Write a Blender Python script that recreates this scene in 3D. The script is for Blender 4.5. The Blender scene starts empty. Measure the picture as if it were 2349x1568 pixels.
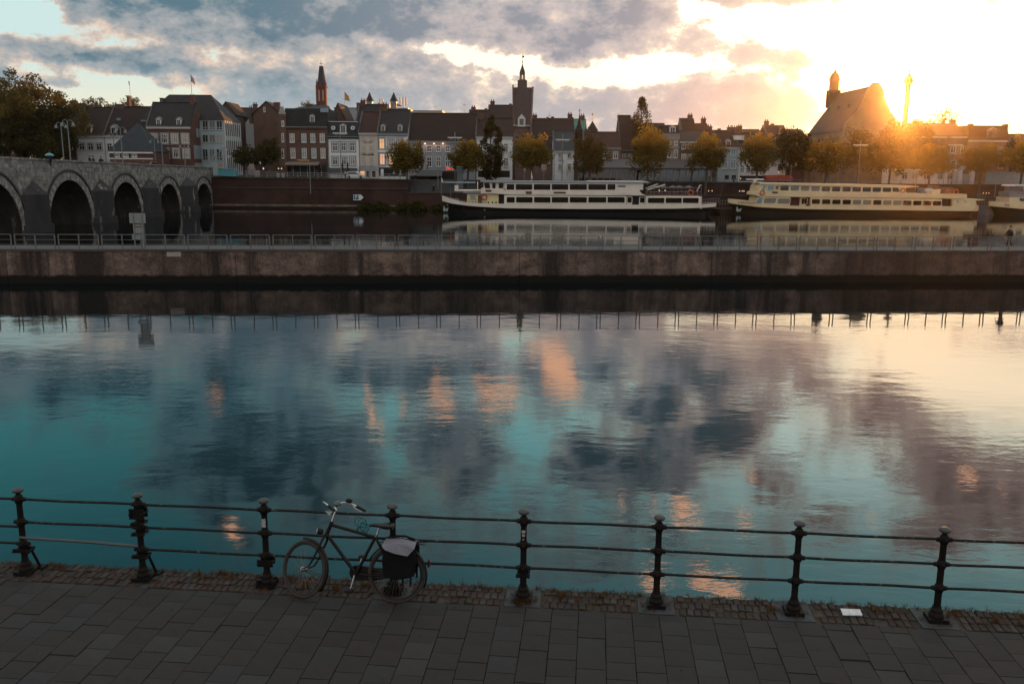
import bpy, math, random
from mathutils import Vector, Matrix, noise as mnoise
rnd = random.Random(11)
S = bpy.context.scene
COL = S.collection
R_ = math.radians

# ------------------------------------------------------------------ camera
FOC, CX, CY, HC = 2040.0, 1174.0, 784.0, 8.5
PITCH, ROLL = math.atan(400 / 2040.0), R_(0.45)
vX = Vector((1, 0, 0)); vF = Vector((0, math.cos(PITCH), -math.sin(PITCH))); vU0 = Vector((0, math.sin(PITCH), math.cos(PITCH)))
vR = math.cos(ROLL) * vX + math.sin(ROLL) * vU0
vU = math.cos(ROLL) * vU0 - math.sin(ROLL) * vX
CAM = Vector((0, 0, HC))
cam_d = bpy.data.cameras.new('camera'); cam = bpy.data.objects.new('camera', cam_d); COL.objects.link(cam)
cam_d.sensor_width = 36; cam_d.lens = 36 * FOC / 2348.0
cam_d.clip_start = 0.1; cam_d.clip_end = 6000
cam.matrix_world = Matrix(((vR.x, vU.x, -vF.x, CAM.x), (vR.y, vU.y, -vF.y, CAM.y), (vR.z, vU.z, -vF.z, CAM.z), (0, 0, 0, 1)))
S.camera = cam
def ray(u, v): return vR * ((u - CX) / FOC) - vU * ((v - CY) / FOC) + vF
def onz(u, v, z=0.0):
    d = ray(u, v); return CAM + d * ((z - HC) / d.z)
def at(u, v, Y):
    d = ray(u, v); return CAM + d * (Y / d.y)
def X_(u, v, Y): return at(u, v, Y).x
def Z_(u, v, Y): return at(u, v, Y).z
def azel(u, v, mirror=False):
    d = ray(u, v).normalized(); e = math.degrees(math.asin(d.z))
    return math.degrees(math.atan2(d.x, d.y)), (-e if mirror else e)

# ------------------------------------------------------------------ light
SUN_AZ, SUN_EL = 22.4, 4.05
sun_dir = Vector((math.sin(R_(SUN_AZ)) * math.cos(R_(SUN_EL)), math.cos(R_(SUN_AZ)) * math.cos(R_(SUN_EL)), math.sin(R_(SUN_EL))))
sd = bpy.data.lights.new('sun', 'SUN'); sun = bpy.data.objects.new('sun', sd); COL.objects.link(sun)
sd.energy = 5.0; sd.angle = R_(0.6); sd.color = (1.0, 0.36, 0.06)
sun.rotation_euler = (-sun_dir).to_track_quat('-Z', 'Y').to_euler()
S.view_settings.view_transform = 'Standard'; S.view_settings.look = 'None'
S.view_settings.exposure = 0.0; S.view_settings.gamma = 1.0; S.view_settings.use_curve_mapping = False
S.render.engine = 'CYCLES'
S.cycles.use_denoising = True
S.cycles.max_bounces = 6; S.cycles.diffuse_bounces = 2; S.cycles.glossy_bounces = 4
S.cycles.transmission_bounces = 3; S.cycles.transparent_max_bounces = 6; S.cycles.volume_bounces = 0
S.cycles.sample_clamp_indirect = 6.0
S.cycles.caustics_reflective = False; S.cycles.caustics_refractive = False

W = bpy.data.worlds.new('World'); S.world = W; W.use_nodes = True
wt = W.node_tree; wt.nodes.clear()
class V:                                    # a float socket with arithmetic
    def __init__(s, k): s.k = k
def _in(sock, v):
    if isinstance(v, V): wt.links.new(v.k, sock)
    elif v is not None: sock.default_value = v
def mth(op, a, b=None, c=None, clamp=False):
    n = wt.nodes.new('ShaderNodeMath'); n.operation = op; n.use_clamp = clamp
    _in(n.inputs[0], a); _in(n.inputs[1], b); _in(n.inputs[2], c); return V(n.outputs[0])
V.__add__ = lambda s, o: mth('ADD', s, o); V.__radd__ = V.__add__
V.__sub__ = lambda s, o: mth('SUBTRACT', s, o); V.__rsub__ = lambda s, o: mth('SUBTRACT', o, s)
V.__mul__ = lambda s, o: mth('MULTIPLY', s, o); V.__rmul__ = V.__mul__
V.__truediv__ = lambda s, o: mth('DIVIDE', s, o)
def sstep(x, a, b):
    n = wt.nodes.new('ShaderNodeMapRange'); n.interpolation_type = 'SMOOTHSTEP'
    _in(n.inputs[0], x); n.inputs[1].default_value = a; n.inputs[2].default_value = b
    n.inputs[3].default_value = 0; n.inputs[4].default_value = 1; return V(n.outputs[0])
def comb(x, y, z):
    n = wt.nodes.new('ShaderNodeCombineXYZ'); _in(n.inputs[0], x); _in(n.inputs[1], y); _in(n.inputs[2], z); return V(n.outputs[0])
def fbm(vec, scale, detail=5, rough=0.55, seed=0.0, dist=0.0):
    n = wt.nodes.new('ShaderNodeTexNoise'); n.noise_dimensions = '4D'; _in(n.inputs['Vector'], vec)
    n.inputs['W'].default_value = seed; n.inputs['Scale'].default_value = scale; n.inputs['Detail'].default_value = detail
    n.inputs['Roughness'].default_value = rough; n.inputs['Distortion'].default_value = dist
    return V(n.outputs[0]) - 0.5
def mixc(f, a, b):
    n = wt.nodes.new('ShaderNodeMix'); n.data_type = 'RGBA'; n.clamp_factor = True
    _in(n.inputs[0], f)
    for s, v in ((n.inputs[6], a), (n.inputs[7], b)):
        if isinstance(v, V): wt.links.new(v.k, s)
        else: s.default_value = (v[0], v[1], v[2], 1)
    return V(n.outputs[2])
def cop(op, a, b):
    n = wt.nodes.new('ShaderNodeMix'); n.data_type = 'RGBA'; n.blend_type = op; n.clamp_factor = True; n.inputs[0].default_value = 1.0
    for s, v in ((n.inputs[6], a), (n.inputs[7], b)):
        if isinstance(v, V): wt.links.new(v.k, s)
        else: s.default_value = (v[0], v[1], v[2], 1)
    return V(n.outputs[2])
def scol(c, f): return cop('MULTIPLY', c, comb(f, f, f))
geo = wt.nodes.new('ShaderNodeTexCoord')
DIR = V(geo.outputs['Generated'])
sep = wt.nodes.new('ShaderNodeSeparateXYZ'); wt.links.new(DIR.k, sep.inputs[0])
dx, dy, dz = V(sep.outputs[0]), V(sep.outputs[1]), V(sep.outputs[2])
AZ = mth('ARCTAN2', dx, dy) * 57.29578
EL = mth('ARCSINE', dz) * 57.29578
den = mth('MAXIMUM', dz, 0.0) + 0.16
PL = comb(dx / den, dy / den, 0.37)         # flat cloud layer seen in perspective
AE1 = comb(AZ * .13, EL * .20, 0.0); AE2 = comb(AZ * .50, EL * .75, 0.0)
wz1 = fbm(AE1, 1.0, 4, .6, 1.0); wz2 = fbm(AE1, 1.0, 4, .6, 7.0)
wz3 = fbm(AE2, 1.0, 5, .62, 3.0); wz4 = fbm(AE2, 1.0, 5, .62, 5.0)
AW = AZ + wz1 * 5.0 + wz3 * 3.0             # warped angles: ragged cloud edges
EW = EL + wz2 * 2.0 + wz4 * 1.7
AE = comb(AW, EW, 0.0)
def blob(a, e, sa, se, w):
    n = wt.nodes.new('ShaderNodeVectorMath'); n.operation = 'SUBTRACT'; wt.links.new(AE.k, n.inputs[0]); n.inputs[1].default_value = (a, e, 0)
    m = wt.nodes.new('ShaderNodeVectorMath'); m.operation = 'MULTIPLY'; wt.links.new(n.outputs[0], m.inputs[0]); m.inputs[1].default_value = (1 / sa, 1 / se, 0)
    d = wt.nodes.new('ShaderNodeVectorMath'); d.operation = 'DOT_PRODUCT'; wt.links.new(m.outputs[0], d.inputs[0]); wt.links.new(m.outputs[0], d.inputs[1])
    return mth('POWER', 0.3679, V(d.outputs['Value'])) * w
def blobs(lst, mirror):
    tot = None
    for (u, v, su, sv, w) in lst:
        a, e = azel(u, v, mirror)
        b = blob(a, e, max(su * 0.0281, .2), max(sv * 0.0281, .12), w)
        tot = b if tot is None else tot + b
    return tot
# clouds: (u, v, half width, half height, thickness) in units of about 1/36 degree
CX_LOW = [0, 100, 200, 300, 400, 500, 600, 700, 800, 900, 1000, 1100, 1200, 1300, 1400, 1500, 1600, 1700, 1800, 1900, 2000, 2100, 2200, 2348]
LOW = [(0, [-.2, .4, 1.1, .7, 1.1, 1.1, 1.1, 1.1, 1.0, 1.1, 1.1, 1.1, 1.0, 1.1, 1.0, .9, .2, .8, .9, .7, .2, .1, .3, .4]),
       (40, [-.5, .4, 1.1, .6, 1.1, 1.2, 1.2, 1.1, 1.1, 1.1, 1.0, .9, 1.1, .7, 1.1, .9, .1, .2, .1, .1, .2, .2, .3, .3]),
       (80, [-.4, .0, 1.0, .9, .7, .9, 1.2, 1.1, 1.1, 1.2, .8, .8, .9, 1.1, 1.0, .5, .5, .1, .1, .1, .2, .1, .1, .1]),
       (110, [.4, .3, .5, .8, .8, .7, .8, .8, .8, .6, .1, .3, .7, 1.0, .9, .5, .6, .4, .2, .1, .1, .1, .1, .1]),
       (135, [.9, .8, .5, .45, .5, .5, .5, .6, .7, .7, .4, .0, .2, .5, .3, .2, .3, .6, .6, .2, .1, .1, .1, .1]),
       (160, [.7, .9, 1.1, .9, .8, .7, .6, .6, .7, .8, .8, .5, -.1, .1, -.1, .0, .2, .4, .3, .1, 0, 0, 0, 0]),
       (185, [.6, .4, .5, .9, 1.0, 1.0, .9, .8, .6, .6, .6, .5, .4, .3, .2, .3, .5, .7, .5, .2, 0, 0, 0, 0]),
       (210, [.9, .7, .1, .1, .6, .9, 1.0, 1.0, .9, .8, .8, .7, .8, .7, .7, .7, .8, .9, .7, .3, 0, 0, 0, 0]),
       (235, [.5, .2, -.1, .0, .3, .8, .9, .9, .9, .8, .8, .8, .8, .8, .8, .8, .9, .9, .8, .4, 0, 0, 0, 0]),
       (275, [.1, .1, -.1, .0, .3, .6, .7, .8, .8, .8, .8, .8, .8, .8, .8, .8, .9, .9, .8, .4, 0, 0, 0, 0]),
       (330, [.1, .1, .1, .1, .2, .3, .4, .4, .5, .5, .5, .5, .5, .5, .5, .5, .5, .4, .3, .1, 0, 0, 0, 0])]
CX_HI = [80 + 160 * k for k in range(15)]
HIGH = [(745, [.5, .45, .75, .8, .8, .8, .75, .6, .75, .7, .75, .7, .2, -.5, -.4]),
        (790, [.8, .8, .9, .9, .9, .9, .85, .55, .85, .9, .9, .8, .2, -.7, -.6]),
        (840, [.8, .9, .9, 1.0, 1.0, .9, .9, .5, .8, .9, .8, .5, .6, -.5, -.7]),
        (900, [.15, .4, .7, .8, .6, .5, .6, .45, .4, .9, .75, .3, .7, .6, .1]),
        (965, [.05, .1, .7, 1.2, .9, .3, .85, .35, .5, .85, 1.2, .2, .3, 1.2, .8]),
        (1030, [.0, .0, .8, 1.3, 1.2, .45, .95, .2, .85, 1.1, .65, .2, .15, 1.0, 1.2]),
        (1095, [.0, .0, .5, 1.1, .9, .4, .85, .15, .65, .65, .15, .35, .2, .5, 1.0]),
        (1150, [.0, .0, .2, .5, .55, .45, .4, .2, .3, .35, .35, .4, .2, .45, .2]),
        (1240, [-.1, -.1, .0, .15, .25, .25, .2, .25, .4, .25, .1, .05, .0, .0, .0]),
        (1360, [-.2, -.1, .0, .0, .0, .0, .0, .0, .1, .0, -.1, -.1, -.1, -.1, -.1])]
PEACH = [(1300, 880, 42, 40, 1.1), (1265, 800, 40, 70, .65), (1005, 925, 28, 26, 1.1), (848, 955, 9, 75, 1.0), (1140, 905, 40, 28, 1.0), (925, 935, 16, 12, .9), (500, 905, 26, 22, .65), (548, 1222, 26, 26, .8), (1562, 1172, 52, 26, 1.0),
         (1702, 1182, 26, 14, 1.0), (1650, 1350, 70, 22, .95), (1500, 1320, 40, 20, .6), (1415, 1147, 18, 9, .9), (2012, 1195, 18, 14, .6), (2210, 1090, 16, 24, .7), (2290, 1118, 14, 18, .7), (1720, 1085, 30, 10, .7), (1560, 930, 20, 30, .5), (880, 1195, 10, 20, .6), (1130, 905, 120, 26, .40), (1200, 820, 140, 50, .34), (980, 900, 160, 40, .30), (1330, 960, 80, 20, .3), (1600, 1180, 120, 30, .35), (1560, 1340, 160, 30, .38), (2250, 1090, 90, 26, .4), (1480, 1050, 100, 20, .25)]
tex1 = fbm(PL, 3.2, 7, .58, 11.0); tex2 = fbm(comb(AZ * .75, EL * 1.1, 0.0), 1.0, 7, .62, 13.0); tex3 = fbm(PL, 1.3, 3, .5, 17.0)
puff = fbm(comb(AZ * 0.13, EL * 0.22, 0.0), 2.6, 9, .68, 21.0)
hi_f = sstep(EL, 9.4, 10.6)
out_f = mth('MAXIMUM', sstep(EL, 29, 38), sstep(mth('ABSOLUTE', AZ), 33, 48))   # beyond what is in view: broken cloud, set brighter to light the facades
AZ01 = (AW + 40.0) * (1 / 80.0)
def rows(lst, cols, mirror):                # coverage read along azimuth, row by row up the sky
    tot = None; last = None
    items = []
    for v, vals in lst:
        e = azel(1174, v, mirror)[1]; n = wt.nodes.new('ShaderNodeValToRGB'); cr = n.color_ramp; cr.interpolation = 'B_SPLINE' if False else 'EASE'; wt.links.new(AZ01.k, n.inputs[0])
        pos = [((azel(u, v, mirror)[0]) + 40) / 80 for u in cols]
        while len(cr.elements) < len(vals): cr.elements.new(.5)
        for el_, p_, x in sorted(zip(range(len(vals)), pos, vals)): cr.elements[el_].position = p_
        for el_, x in enumerate(vals): g = (x + 1) / 2.5; cr.elements[el_].color = (g, g, g, 1)
        items.append((e, V(n.outputs[0])))
    items.sort(key=lambda a: a[0])
    for e, c in items:
        tot = c if tot is None else mixc(sstep(EW, last, e), tot, c); last = e
    sp_ = wt.nodes.new('ShaderNodeSeparateColor'); wt.links.new(tot.k, sp_.inputs[0])
    return V(sp_.outputs[0]) * 2.5 - 1.0
low_T = rows(LOW, CX_LOW, False); high_T = rows(HIGH, CX_HI, True)
T = low_T * (1.0 - hi_f) + high_T * hi_f
T = T * (1.0 - out_f) + (tex3 * 2.2 + 0.55) * out_f
mot = fbm(comb(AZ * .30, EL * .50, 0.0), 1.0, 7, .60, 31.0, .4)
nse = tex1 * .25 + tex2 * .65 + puff * 1.15 + mot * (hi_f * 1.7 + .8)
T = T + nse
cover = mth('ADD', sstep(T, .30, .50) * (1.0 - hi_f), sstep(T, .04, .68) * hi_f)
peach = sstep(blobs(PEACH, True) * 1.15 + tex2 * 1.6 + wz3 * .8 + mot * 1.5 + puff * .6, .46, 1.10) * hi_f * (1.0 - out_f)
side = sstep(AZ, -24, 22)                   # towards the sun
sdot = wt.nodes.new('ShaderNodeVectorMath'); sdot.operation = 'DOT_PRODUCT'; wt.links.new(DIR.k, sdot.inputs[0]); sdot.inputs[1].default_value = sun_dir
ANG = mth('ARCCOSINE', mth('MINIMUM', V(sdot.outputs['Value']), 0.999999)) * 57.29578
nish = wt.nodes.new('ShaderNodeTexSky'); nish.sky_type = 'NISHITA'; nish.sun_disc = False
nish.sun_elevation = R_(SUN_EL); nish.sun_rotation = R_(SUN_AZ); nish.air_density = 1.0; nish.dust_density = 1.6; nish.ozone_density = 1.6
HAZE_D, HAZE_G = 0.000082, 0.94
K = 0.10                                    # background strength; colours below are divided by it
NSKY = V(nish.outputs[0])
hor = 1.0 - sstep(EL, 0.0, 7.0)
clear_lo = mixc(side, mixc(hor, (.56, .74, .74), (.95, .80, .56)), mixc(hor, (1.5, 1.30, .98), (1.25, .98, .66)))
clear_hi = mixc(sstep(AZ, -22, 0), (.09, .52, .56), mixc(sstep(AZ, 0, 17), (.50, 1.35, 1.40), (1.45, 2.05, 1.95)))
clear_top = mixc(sstep(AZ, -24, 20), (.065, .36, .45), (.42, 1.05, 1.14))
warm = sstep(AZ, 15, 24) * (1.0 - sstep(EL, 12.0, 18.0)); clear_hi = mixc(warm, clear_hi, (2.6, 2.15, 1.55))
clear = mixc(sstep(EL, 9.0, 12.5), clear_lo, mixc(sstep(EL, 15, 26), clear_hi, clear_top))
clear = mixc(out_f, clear, (.92, .98, 1.02))
clear = cop('ADD', clear, scol(NSKY, K * .30))
azm = sstep(AZ, -20, 2); azr = sstep(AZ, 4, 17)
def az3(a, b, c): return mixc(azr, mixc(azm, a, b), c)
elm = sstep(EL, 3.2, 6.5)                   # low clouds are veiled and paler
li_lo = az3((.86, .66, .52), (1.0, .80, .63), (1.15, .92, .70))
mi_lo = mixc(elm, az3((.37, .45, .49), (.47, .46, .48), (.80, .57, .48)), az3((.36, .39, .41), (.58, .51, .50), (.88, .66, .55)))
sh_lo = mixc(elm, az3((.25, .36, .42), (.40, .42, .45), (.72, .50, .43)), az3((.105, .195, .25), (.30, .315, .36), (.68, .52, .47)))
li_hi = az3((.24, .42, .44), (.80, .66, .56), (1.0, .78, .62))
mi_hi = mixc(sstep(AZ, 7, 19), mixc(azm, (.17, .36, .44), (.40, .50, .57)), (.70, .53, .49))
sh_hi = mixc(sstep(AZ, 12.5, 21), mixc(azm, (.055, .135, .175), (.105, .195, .24)), (.40, .285, .265))
shade = T + nse * .6
s1 = sstep(shade, .22, .78); s2 = sstep(shade, .70, 1.25)
cl_lo = mixc(s2, mixc(s1, li_lo, mi_lo), sh_lo)
cl_hi = mixc(s2, mixc(s1, li_hi, mi_hi), sh_hi)
cloud = mixc(sstep(EL, 9.2, 13.5), cl_lo, cl_hi)
cloud = mixc(out_f, cloud, (.80, .72, .67))
skyc = mixc(cover, clear, cloud)
skyc = mixc(peach, skyc, scol(mixc(side, (1.7, .90, .56), (2.2, 1.2, .74)), sstep(EL, 12, 27) * 1.2 + 1.0))
g1 = mth('POWER', 0.3679, ANG * ANG * (1 / (0.75 * .75))) * 40.0
g2 = mth('POWER', 0.3679, ANG * (1 / 1.8)) * 1.6
g3 = mth('POWER', 0.3679, ANG * (1 / 5.0)) * .16
skyc = cop('ADD', skyc, scol(mixc(0.0, (1, .80, .45), (1, 1, 1)), g1 + g2))
skyc = cop('ADD', skyc, scol(mixc(0.0, (1, .72, .42), (1, 1, 1)), g3))
low = sstep(EL, -3.0, -.5)                  # below the horizon: dim ground bounce
skyc = mixc(low, (.05, .055, .06), skyc)
bg = wt.nodes.new('ShaderNodeBackground'); bg.inputs['Strength'].default_value = K
wt.links.new(scol(skyc, 1.0 / K).k, bg.inputs['Color'])
wo = wt.nodes.new('ShaderNodeOutputWorld'); wt.links.new(bg.outputs[0], wo.inputs['Surface'])
W.cycles.sampling_method = 'MANUAL'; W.cycles.sample_map_resolution = 1024

# ------------------------------------------------------------------ materials
def nmat(name):
    m = bpy.data.materials.new(name); m.use_nodes = True
    return m, m.node_tree, m.node_tree.nodes['Principled BSDF']
def setin(node, **kw):
    for k, v in kw.items():
        k = k.replace('_', ' ')
        if k in node.inputs: node.inputs[k].default_value = v
def mat(name, base, rough=.8, var=.25, scale=1.2, bump=0.0, bscale=None, base2=None, spec=.3, metal=0.0, stretch=(1, 1, 1), detail=6, dist=0.02, wear=None):
    """colour mottled by noise between base*(1-var) and base*(1+var) (or base2); optional bump; wear = (colour, threshold, scale)"""
    m, t, b = nmat(name); N, L = t.nodes, t.links
    tc = N.new('ShaderNodeTexCoord'); mp = N.new('ShaderNodeMapping'); mp.inputs['Scale'].default_value = stretch
    L.new(tc.outputs['Object'], mp.inputs[0])
    nz = N.new('ShaderNodeTexNoise'); nz.inputs['Scale'].default_value = scale; nz.inputs['Detail'].default_value = detail; nz.inputs['Roughness'].default_value = .62
    L.new(mp.outputs[0], nz.inputs['Vector'])
    rp = N.new('ShaderNodeValToRGB'); L.new(nz.outputs[0], rp.inputs[0])
    lo = [c * (1 - var) for c in base]; hi = base2 if base2 else [c * (1 + var) for c in base]
    rp.color_ramp.elements[0].position = .32; rp.color_ramp.elements[0].color = (*lo, 1)
    rp.color_ramp.elements[1].position = .68; rp.color_ramp.elements[1].color = (*hi, 1)
    col = rp.outputs[0]
    if wear:
        wc, th, ws = wear
        n2 = N.new('ShaderNodeTexNoise'); n2.inputs['Scale'].default_value = ws; n2.inputs['Detail'].default_value = 8; n2.inputs['Roughness'].default_value = .7
        L.new(mp.outputs[0], n2.inputs['Vector'])
        mr = N.new('ShaderNodeMapRange'); mr.inputs[1].default_value = th; mr.inputs[2].default_value = th + .08; L.new(n2.outputs[0], mr.inputs[0])
        mx = N.new('ShaderNodeMix'); mx.data_type = 'RGBA'; L.new(mr.outputs[0], mx.inputs[0]); L.new(col, mx.inputs[6]); mx.inputs[7].default_value = (*wc, 1)
        col = mx.outputs[2]
    L.new(col, b.inputs['Base Color'])
    setin(b, Roughness=rough, Metallic=metal, Specular_IOR_Level=spec)
    if bump:
        bn = N.new('ShaderNodeTexNoise'); bn.inputs['Scale'].default_value = bscale or scale * 6; bn.inputs['Detail'].default_value = 5
        L.new(mp.outputs[0], bn.inputs['Vector'])
        bp = N.new('ShaderNodeBump'); bp.inputs['Strength'].default_value = bump; bp.inputs['Distance'].default_value = dist
        L.new(bn.outputs[0], bp.inputs['Height']); L.new(bp.outputs[0], b.inputs['Normal'])
    return m
def brickmat(name, c1, c2, mortar, bw=.22, bh=.065, mort=.012, rough=.85, bump=.4, var=.3, axis='xz', nscale=.35):
    m, t, b = nmat(name); N, L = t.nodes, t.links
    tc = N.new('ShaderNodeTexCoord'); sp = N.new('ShaderNodeSeparateXYZ'); L.new(tc.outputs['Object'], sp.inputs[0])
    ad = N.new('ShaderNodeMath'); ad.operation = 'ADD'; L.new(sp.outputs[0], ad.inputs[0]); L.new(sp.outputs[1], ad.inputs[1])
    cb = N.new('ShaderNodeCombineXYZ'); L.new(ad.outputs[0], cb.inputs[0]); L.new(sp.outputs[2], cb.inputs[1])
    br = N.new('ShaderNodeTexBrick'); L.new(cb.outputs[0], br.inputs['Vector'])
    br.inputs['Color1'].default_value = (*c1, 1); br.inputs['Color2'].default_value = (*c2, 1); br.inputs['Mortar'].default_value = (*mortar, 1)
    br.inputs['Scale'].default_value = 1; br.inputs['Mortar Size'].default_value = mort; br.inputs['Brick Width'].default_value = bw; br.inputs['Row Height'].default_value = bh
    nz = N.new('ShaderNodeTexNoise'); nz.inputs['Scale'].default_value = nscale; nz.inputs['Detail'].default_value = 9; nz.inputs['Roughness'].default_value = .68; L.new(tc.outputs['Object'], nz.inputs['Vector'])
    mr = N.new('ShaderNodeMapRange'); mr.inputs[1].default_value = .3; mr.inputs[2].default_value = .7; mr.inputs[3].default_value = 1 - var; mr.inputs[4].default_value = 1 + var; L.new(nz.outputs[0], mr.inputs[0])
    cm = N.new('ShaderNodeCombineXYZ')
    for i in range(3): L.new(mr.outputs[0], cm.inputs[i])
    mx = N.new('ShaderNodeMix'); mx.data_type = 'RGBA'; mx.blend_type = 'MULTIPLY'; mx.inputs[0].default_value = 1
    L.new(br.outputs['Color'], mx.inputs[6]); L.new(cm.outputs[0], mx.inputs[7]); L.new(mx.outputs[2], b.inputs['Base Color'])
    setin(b, Roughness=rough, Specular_IOR_Level=.25)
    bp = N.new('ShaderNodeBump'); bp.inputs['Strength'].default_value = bump; bp.inputs['Distance'].default_value = .01; bp.invert = True
    L.new(br.outputs['Fac'], bp.inputs['Height']); L.new(bp.outputs[0], b.inputs['Normal'])
    return m
def emit(name, col, st):
    m, t, b = nmat(name); setin(b, Roughness=.5); b.inputs['Base Color'].default_value = (*col, 1)
    b.inputs['Emission Color'].default_value = (*col, 1); b.inputs['Emission Strength'].default_value = st
    return m

# ------------------------------------------------------------------ mesh tools
class MB:
    def __init__(s): s.v = []; s.f = []; s.sm = []; s.mi = []; s.m = 0
    def add(s, vs, fs, smooth=False):
        o = len(s.v); s.v += [tuple(p) for p in vs]; s.f += [[i + o for i in f] for f in fs]
        s.sm += [smooth] * len(fs); s.mi += [s.m] * len(fs); return s
    def box(s, x0, x1, y0, y1, z0, z1):
        return s.add([(x0, y0, z0), (x1, y0, z0), (x1, y1, z0), (x0, y1, z0), (x0, y0, z1), (x1, y0, z1), (x1, y1, z1), (x0, y1, z1)],
                     [(0, 3, 2, 1), (4, 5, 6, 7), (0, 1, 5, 4), (1, 2, 6, 5), (2, 3, 7, 6), (3, 0, 4, 7)])
    def quad(s, a, b, c, d): return s.add([a, b, c, d], [(0, 1, 2, 3)])
    def poly(s, pts): return s.add(pts, [tuple(range(len(pts)))])
    def prism(s, pts, d):                   # polygon (3-D points) pushed along vector d
        n = len(pts); d = Vector(d); a = [Vector(p) for p in pts]; b = [p + d for p in a]
        return s.add(a + b, [tuple(range(n))[::-1], tuple(range(n, 2 * n))] + [(i, (i + 1) % n, (i + 1) % n + n, i + n) for i in range(n)])
    def tube(s, pts, r, seg=8, closed=False, cap=True):
        P = [Vector(p) for p in pts]; n = len(P); rs = r if isinstance(r, (list, tuple)) else [r] * n; vs = []; fs = []
        up = None
        for i, p in enumerate(P):
            t = (P[(i + 1) % n] - P[i - 1]) if closed else (P[min(i + 1, n - 1)] - P[max(i - 1, 0)])
            t.normalize()
            if up is None: up = Vector((0, 0, 1)) if abs(t.z) < .9 else Vector((1, 0, 0))
            a = up - t * up.dot(t)
            if a.length < 1e-4: a = t.orthogonal()
            a.normalize(); up = a; b = t.cross(a)
            for k in range(seg):
                w = 2 * math.pi * k / seg; vs.append(p + (a * math.cos(w) + b * math.sin(w)) * rs[i])
        for i in range(n if closed else n - 1):
            j = (i + 1) % n
            for k in range(seg): fs.append((i * seg + k, i * seg + (k + 1) % seg, j * seg + (k + 1) % seg, j * seg + k))
        s.add(vs, fs, True)
        if cap and not closed: s.add(vs[:seg], [tuple(range(seg))[::-1]]); s.add(vs[-seg:], [tuple(range(seg))])
        return s
    def lathe(s, prof, c=(0, 0, 0), seg=16, smooth=True):  # profile of (radius, z)
        vs = []; fs = []; n = len(prof)
        for r, z in prof:
            for k in range(seg):
                w = 2 * math.pi * k / seg; vs.append((c[0] + r * math.cos(w), c[1] + r * math.sin(w), c[2] + z))
        for i in range(n - 1):
            for k in range(seg): fs.append((i * seg + k, i * seg + (k + 1) % seg, (i + 1) * seg + (k + 1) % seg, (i + 1) * seg + k))
        s.add(vs, fs, smooth)
        s.add(vs[:seg], [tuple(range(seg))[::-1]]); s.add(vs[-seg:], [tuple(range(seg))]); return s
    def ball(s, c, rx, ry, rz, seg=12, rings=8):
        pr = [(max(math.sin(math.pi * i / rings), .001), -math.cos(math.pi * i / rings)) for i in range(rings + 1)]
        o = len(s.v); s.lathe(pr, (0, 0, 0), seg)
        for i in range(o, len(s.v)): p = s.v[i]; s.v[i] = (c[0] + p[0] * rx, c[1] + p[1] * ry, c[2] + p[2] * rz)
        return s
    def xf(s, M, start=0):
        for i in range(start, len(s.v)): s.v[i] = tuple(M @ Vector(s.v[i]))
        return s
    def build(s, name, m=None, parent=None, local=False):
        me = bpy.data.meshes.new(name)
        off = Vector((0, 0, 0)) if (parent is None or local) else ORG[parent.name]
        vs = [(p[0] - off.x, p[1] - off.y, p[2] - off.z) for p in s.v] if off.length else s.v
        me.from_pydata(vs, [], s.f); me.polygons.foreach_set('use_smooth', s.sm)
        if m is not None:
            for q in (m if isinstance(m, (list, tuple)) else [m]): me.materials.append(q)
            if isinstance(m, (list, tuple)): me.polygons.foreach_set('material_index', s.mi)
        me.update()
        return link(name, me, parent)
ORG = {}
def link(name, me, parent=None):
    o = bpy.data.objects.new(name, me); COL.objects.link(o)
    if parent is not None: o.parent = parent; ORG[o.name] = ORG.get(parent.name, Vector())
    else: ORG[o.name] = Vector()
    return o
def tag(o, label=None, cat=None, group=None, kind=None):
    if label: o['label'] = label
    if cat: o['category'] = cat
    if group: o['group'] = group
    if kind: o['kind'] = kind
    return o
def thing(name, label, cat, loc=(0, 0, 0), group=None):
    o = bpy.data.objects.new(name, None); COL.objects.link(o); o.location = loc; o.empty_display_size = .2
    ORG[o.name] = Vector(loc); return tag(o, label, cat, group)
KIDS = {}
def dup(o, parent=None):                    # a thing, its parts and their sub-parts
    c = o.copy(); COL.objects.link(c)
    if parent is not None: c.parent = parent
    for ch in list(o.children): dup(ch, c)
    return c
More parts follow.
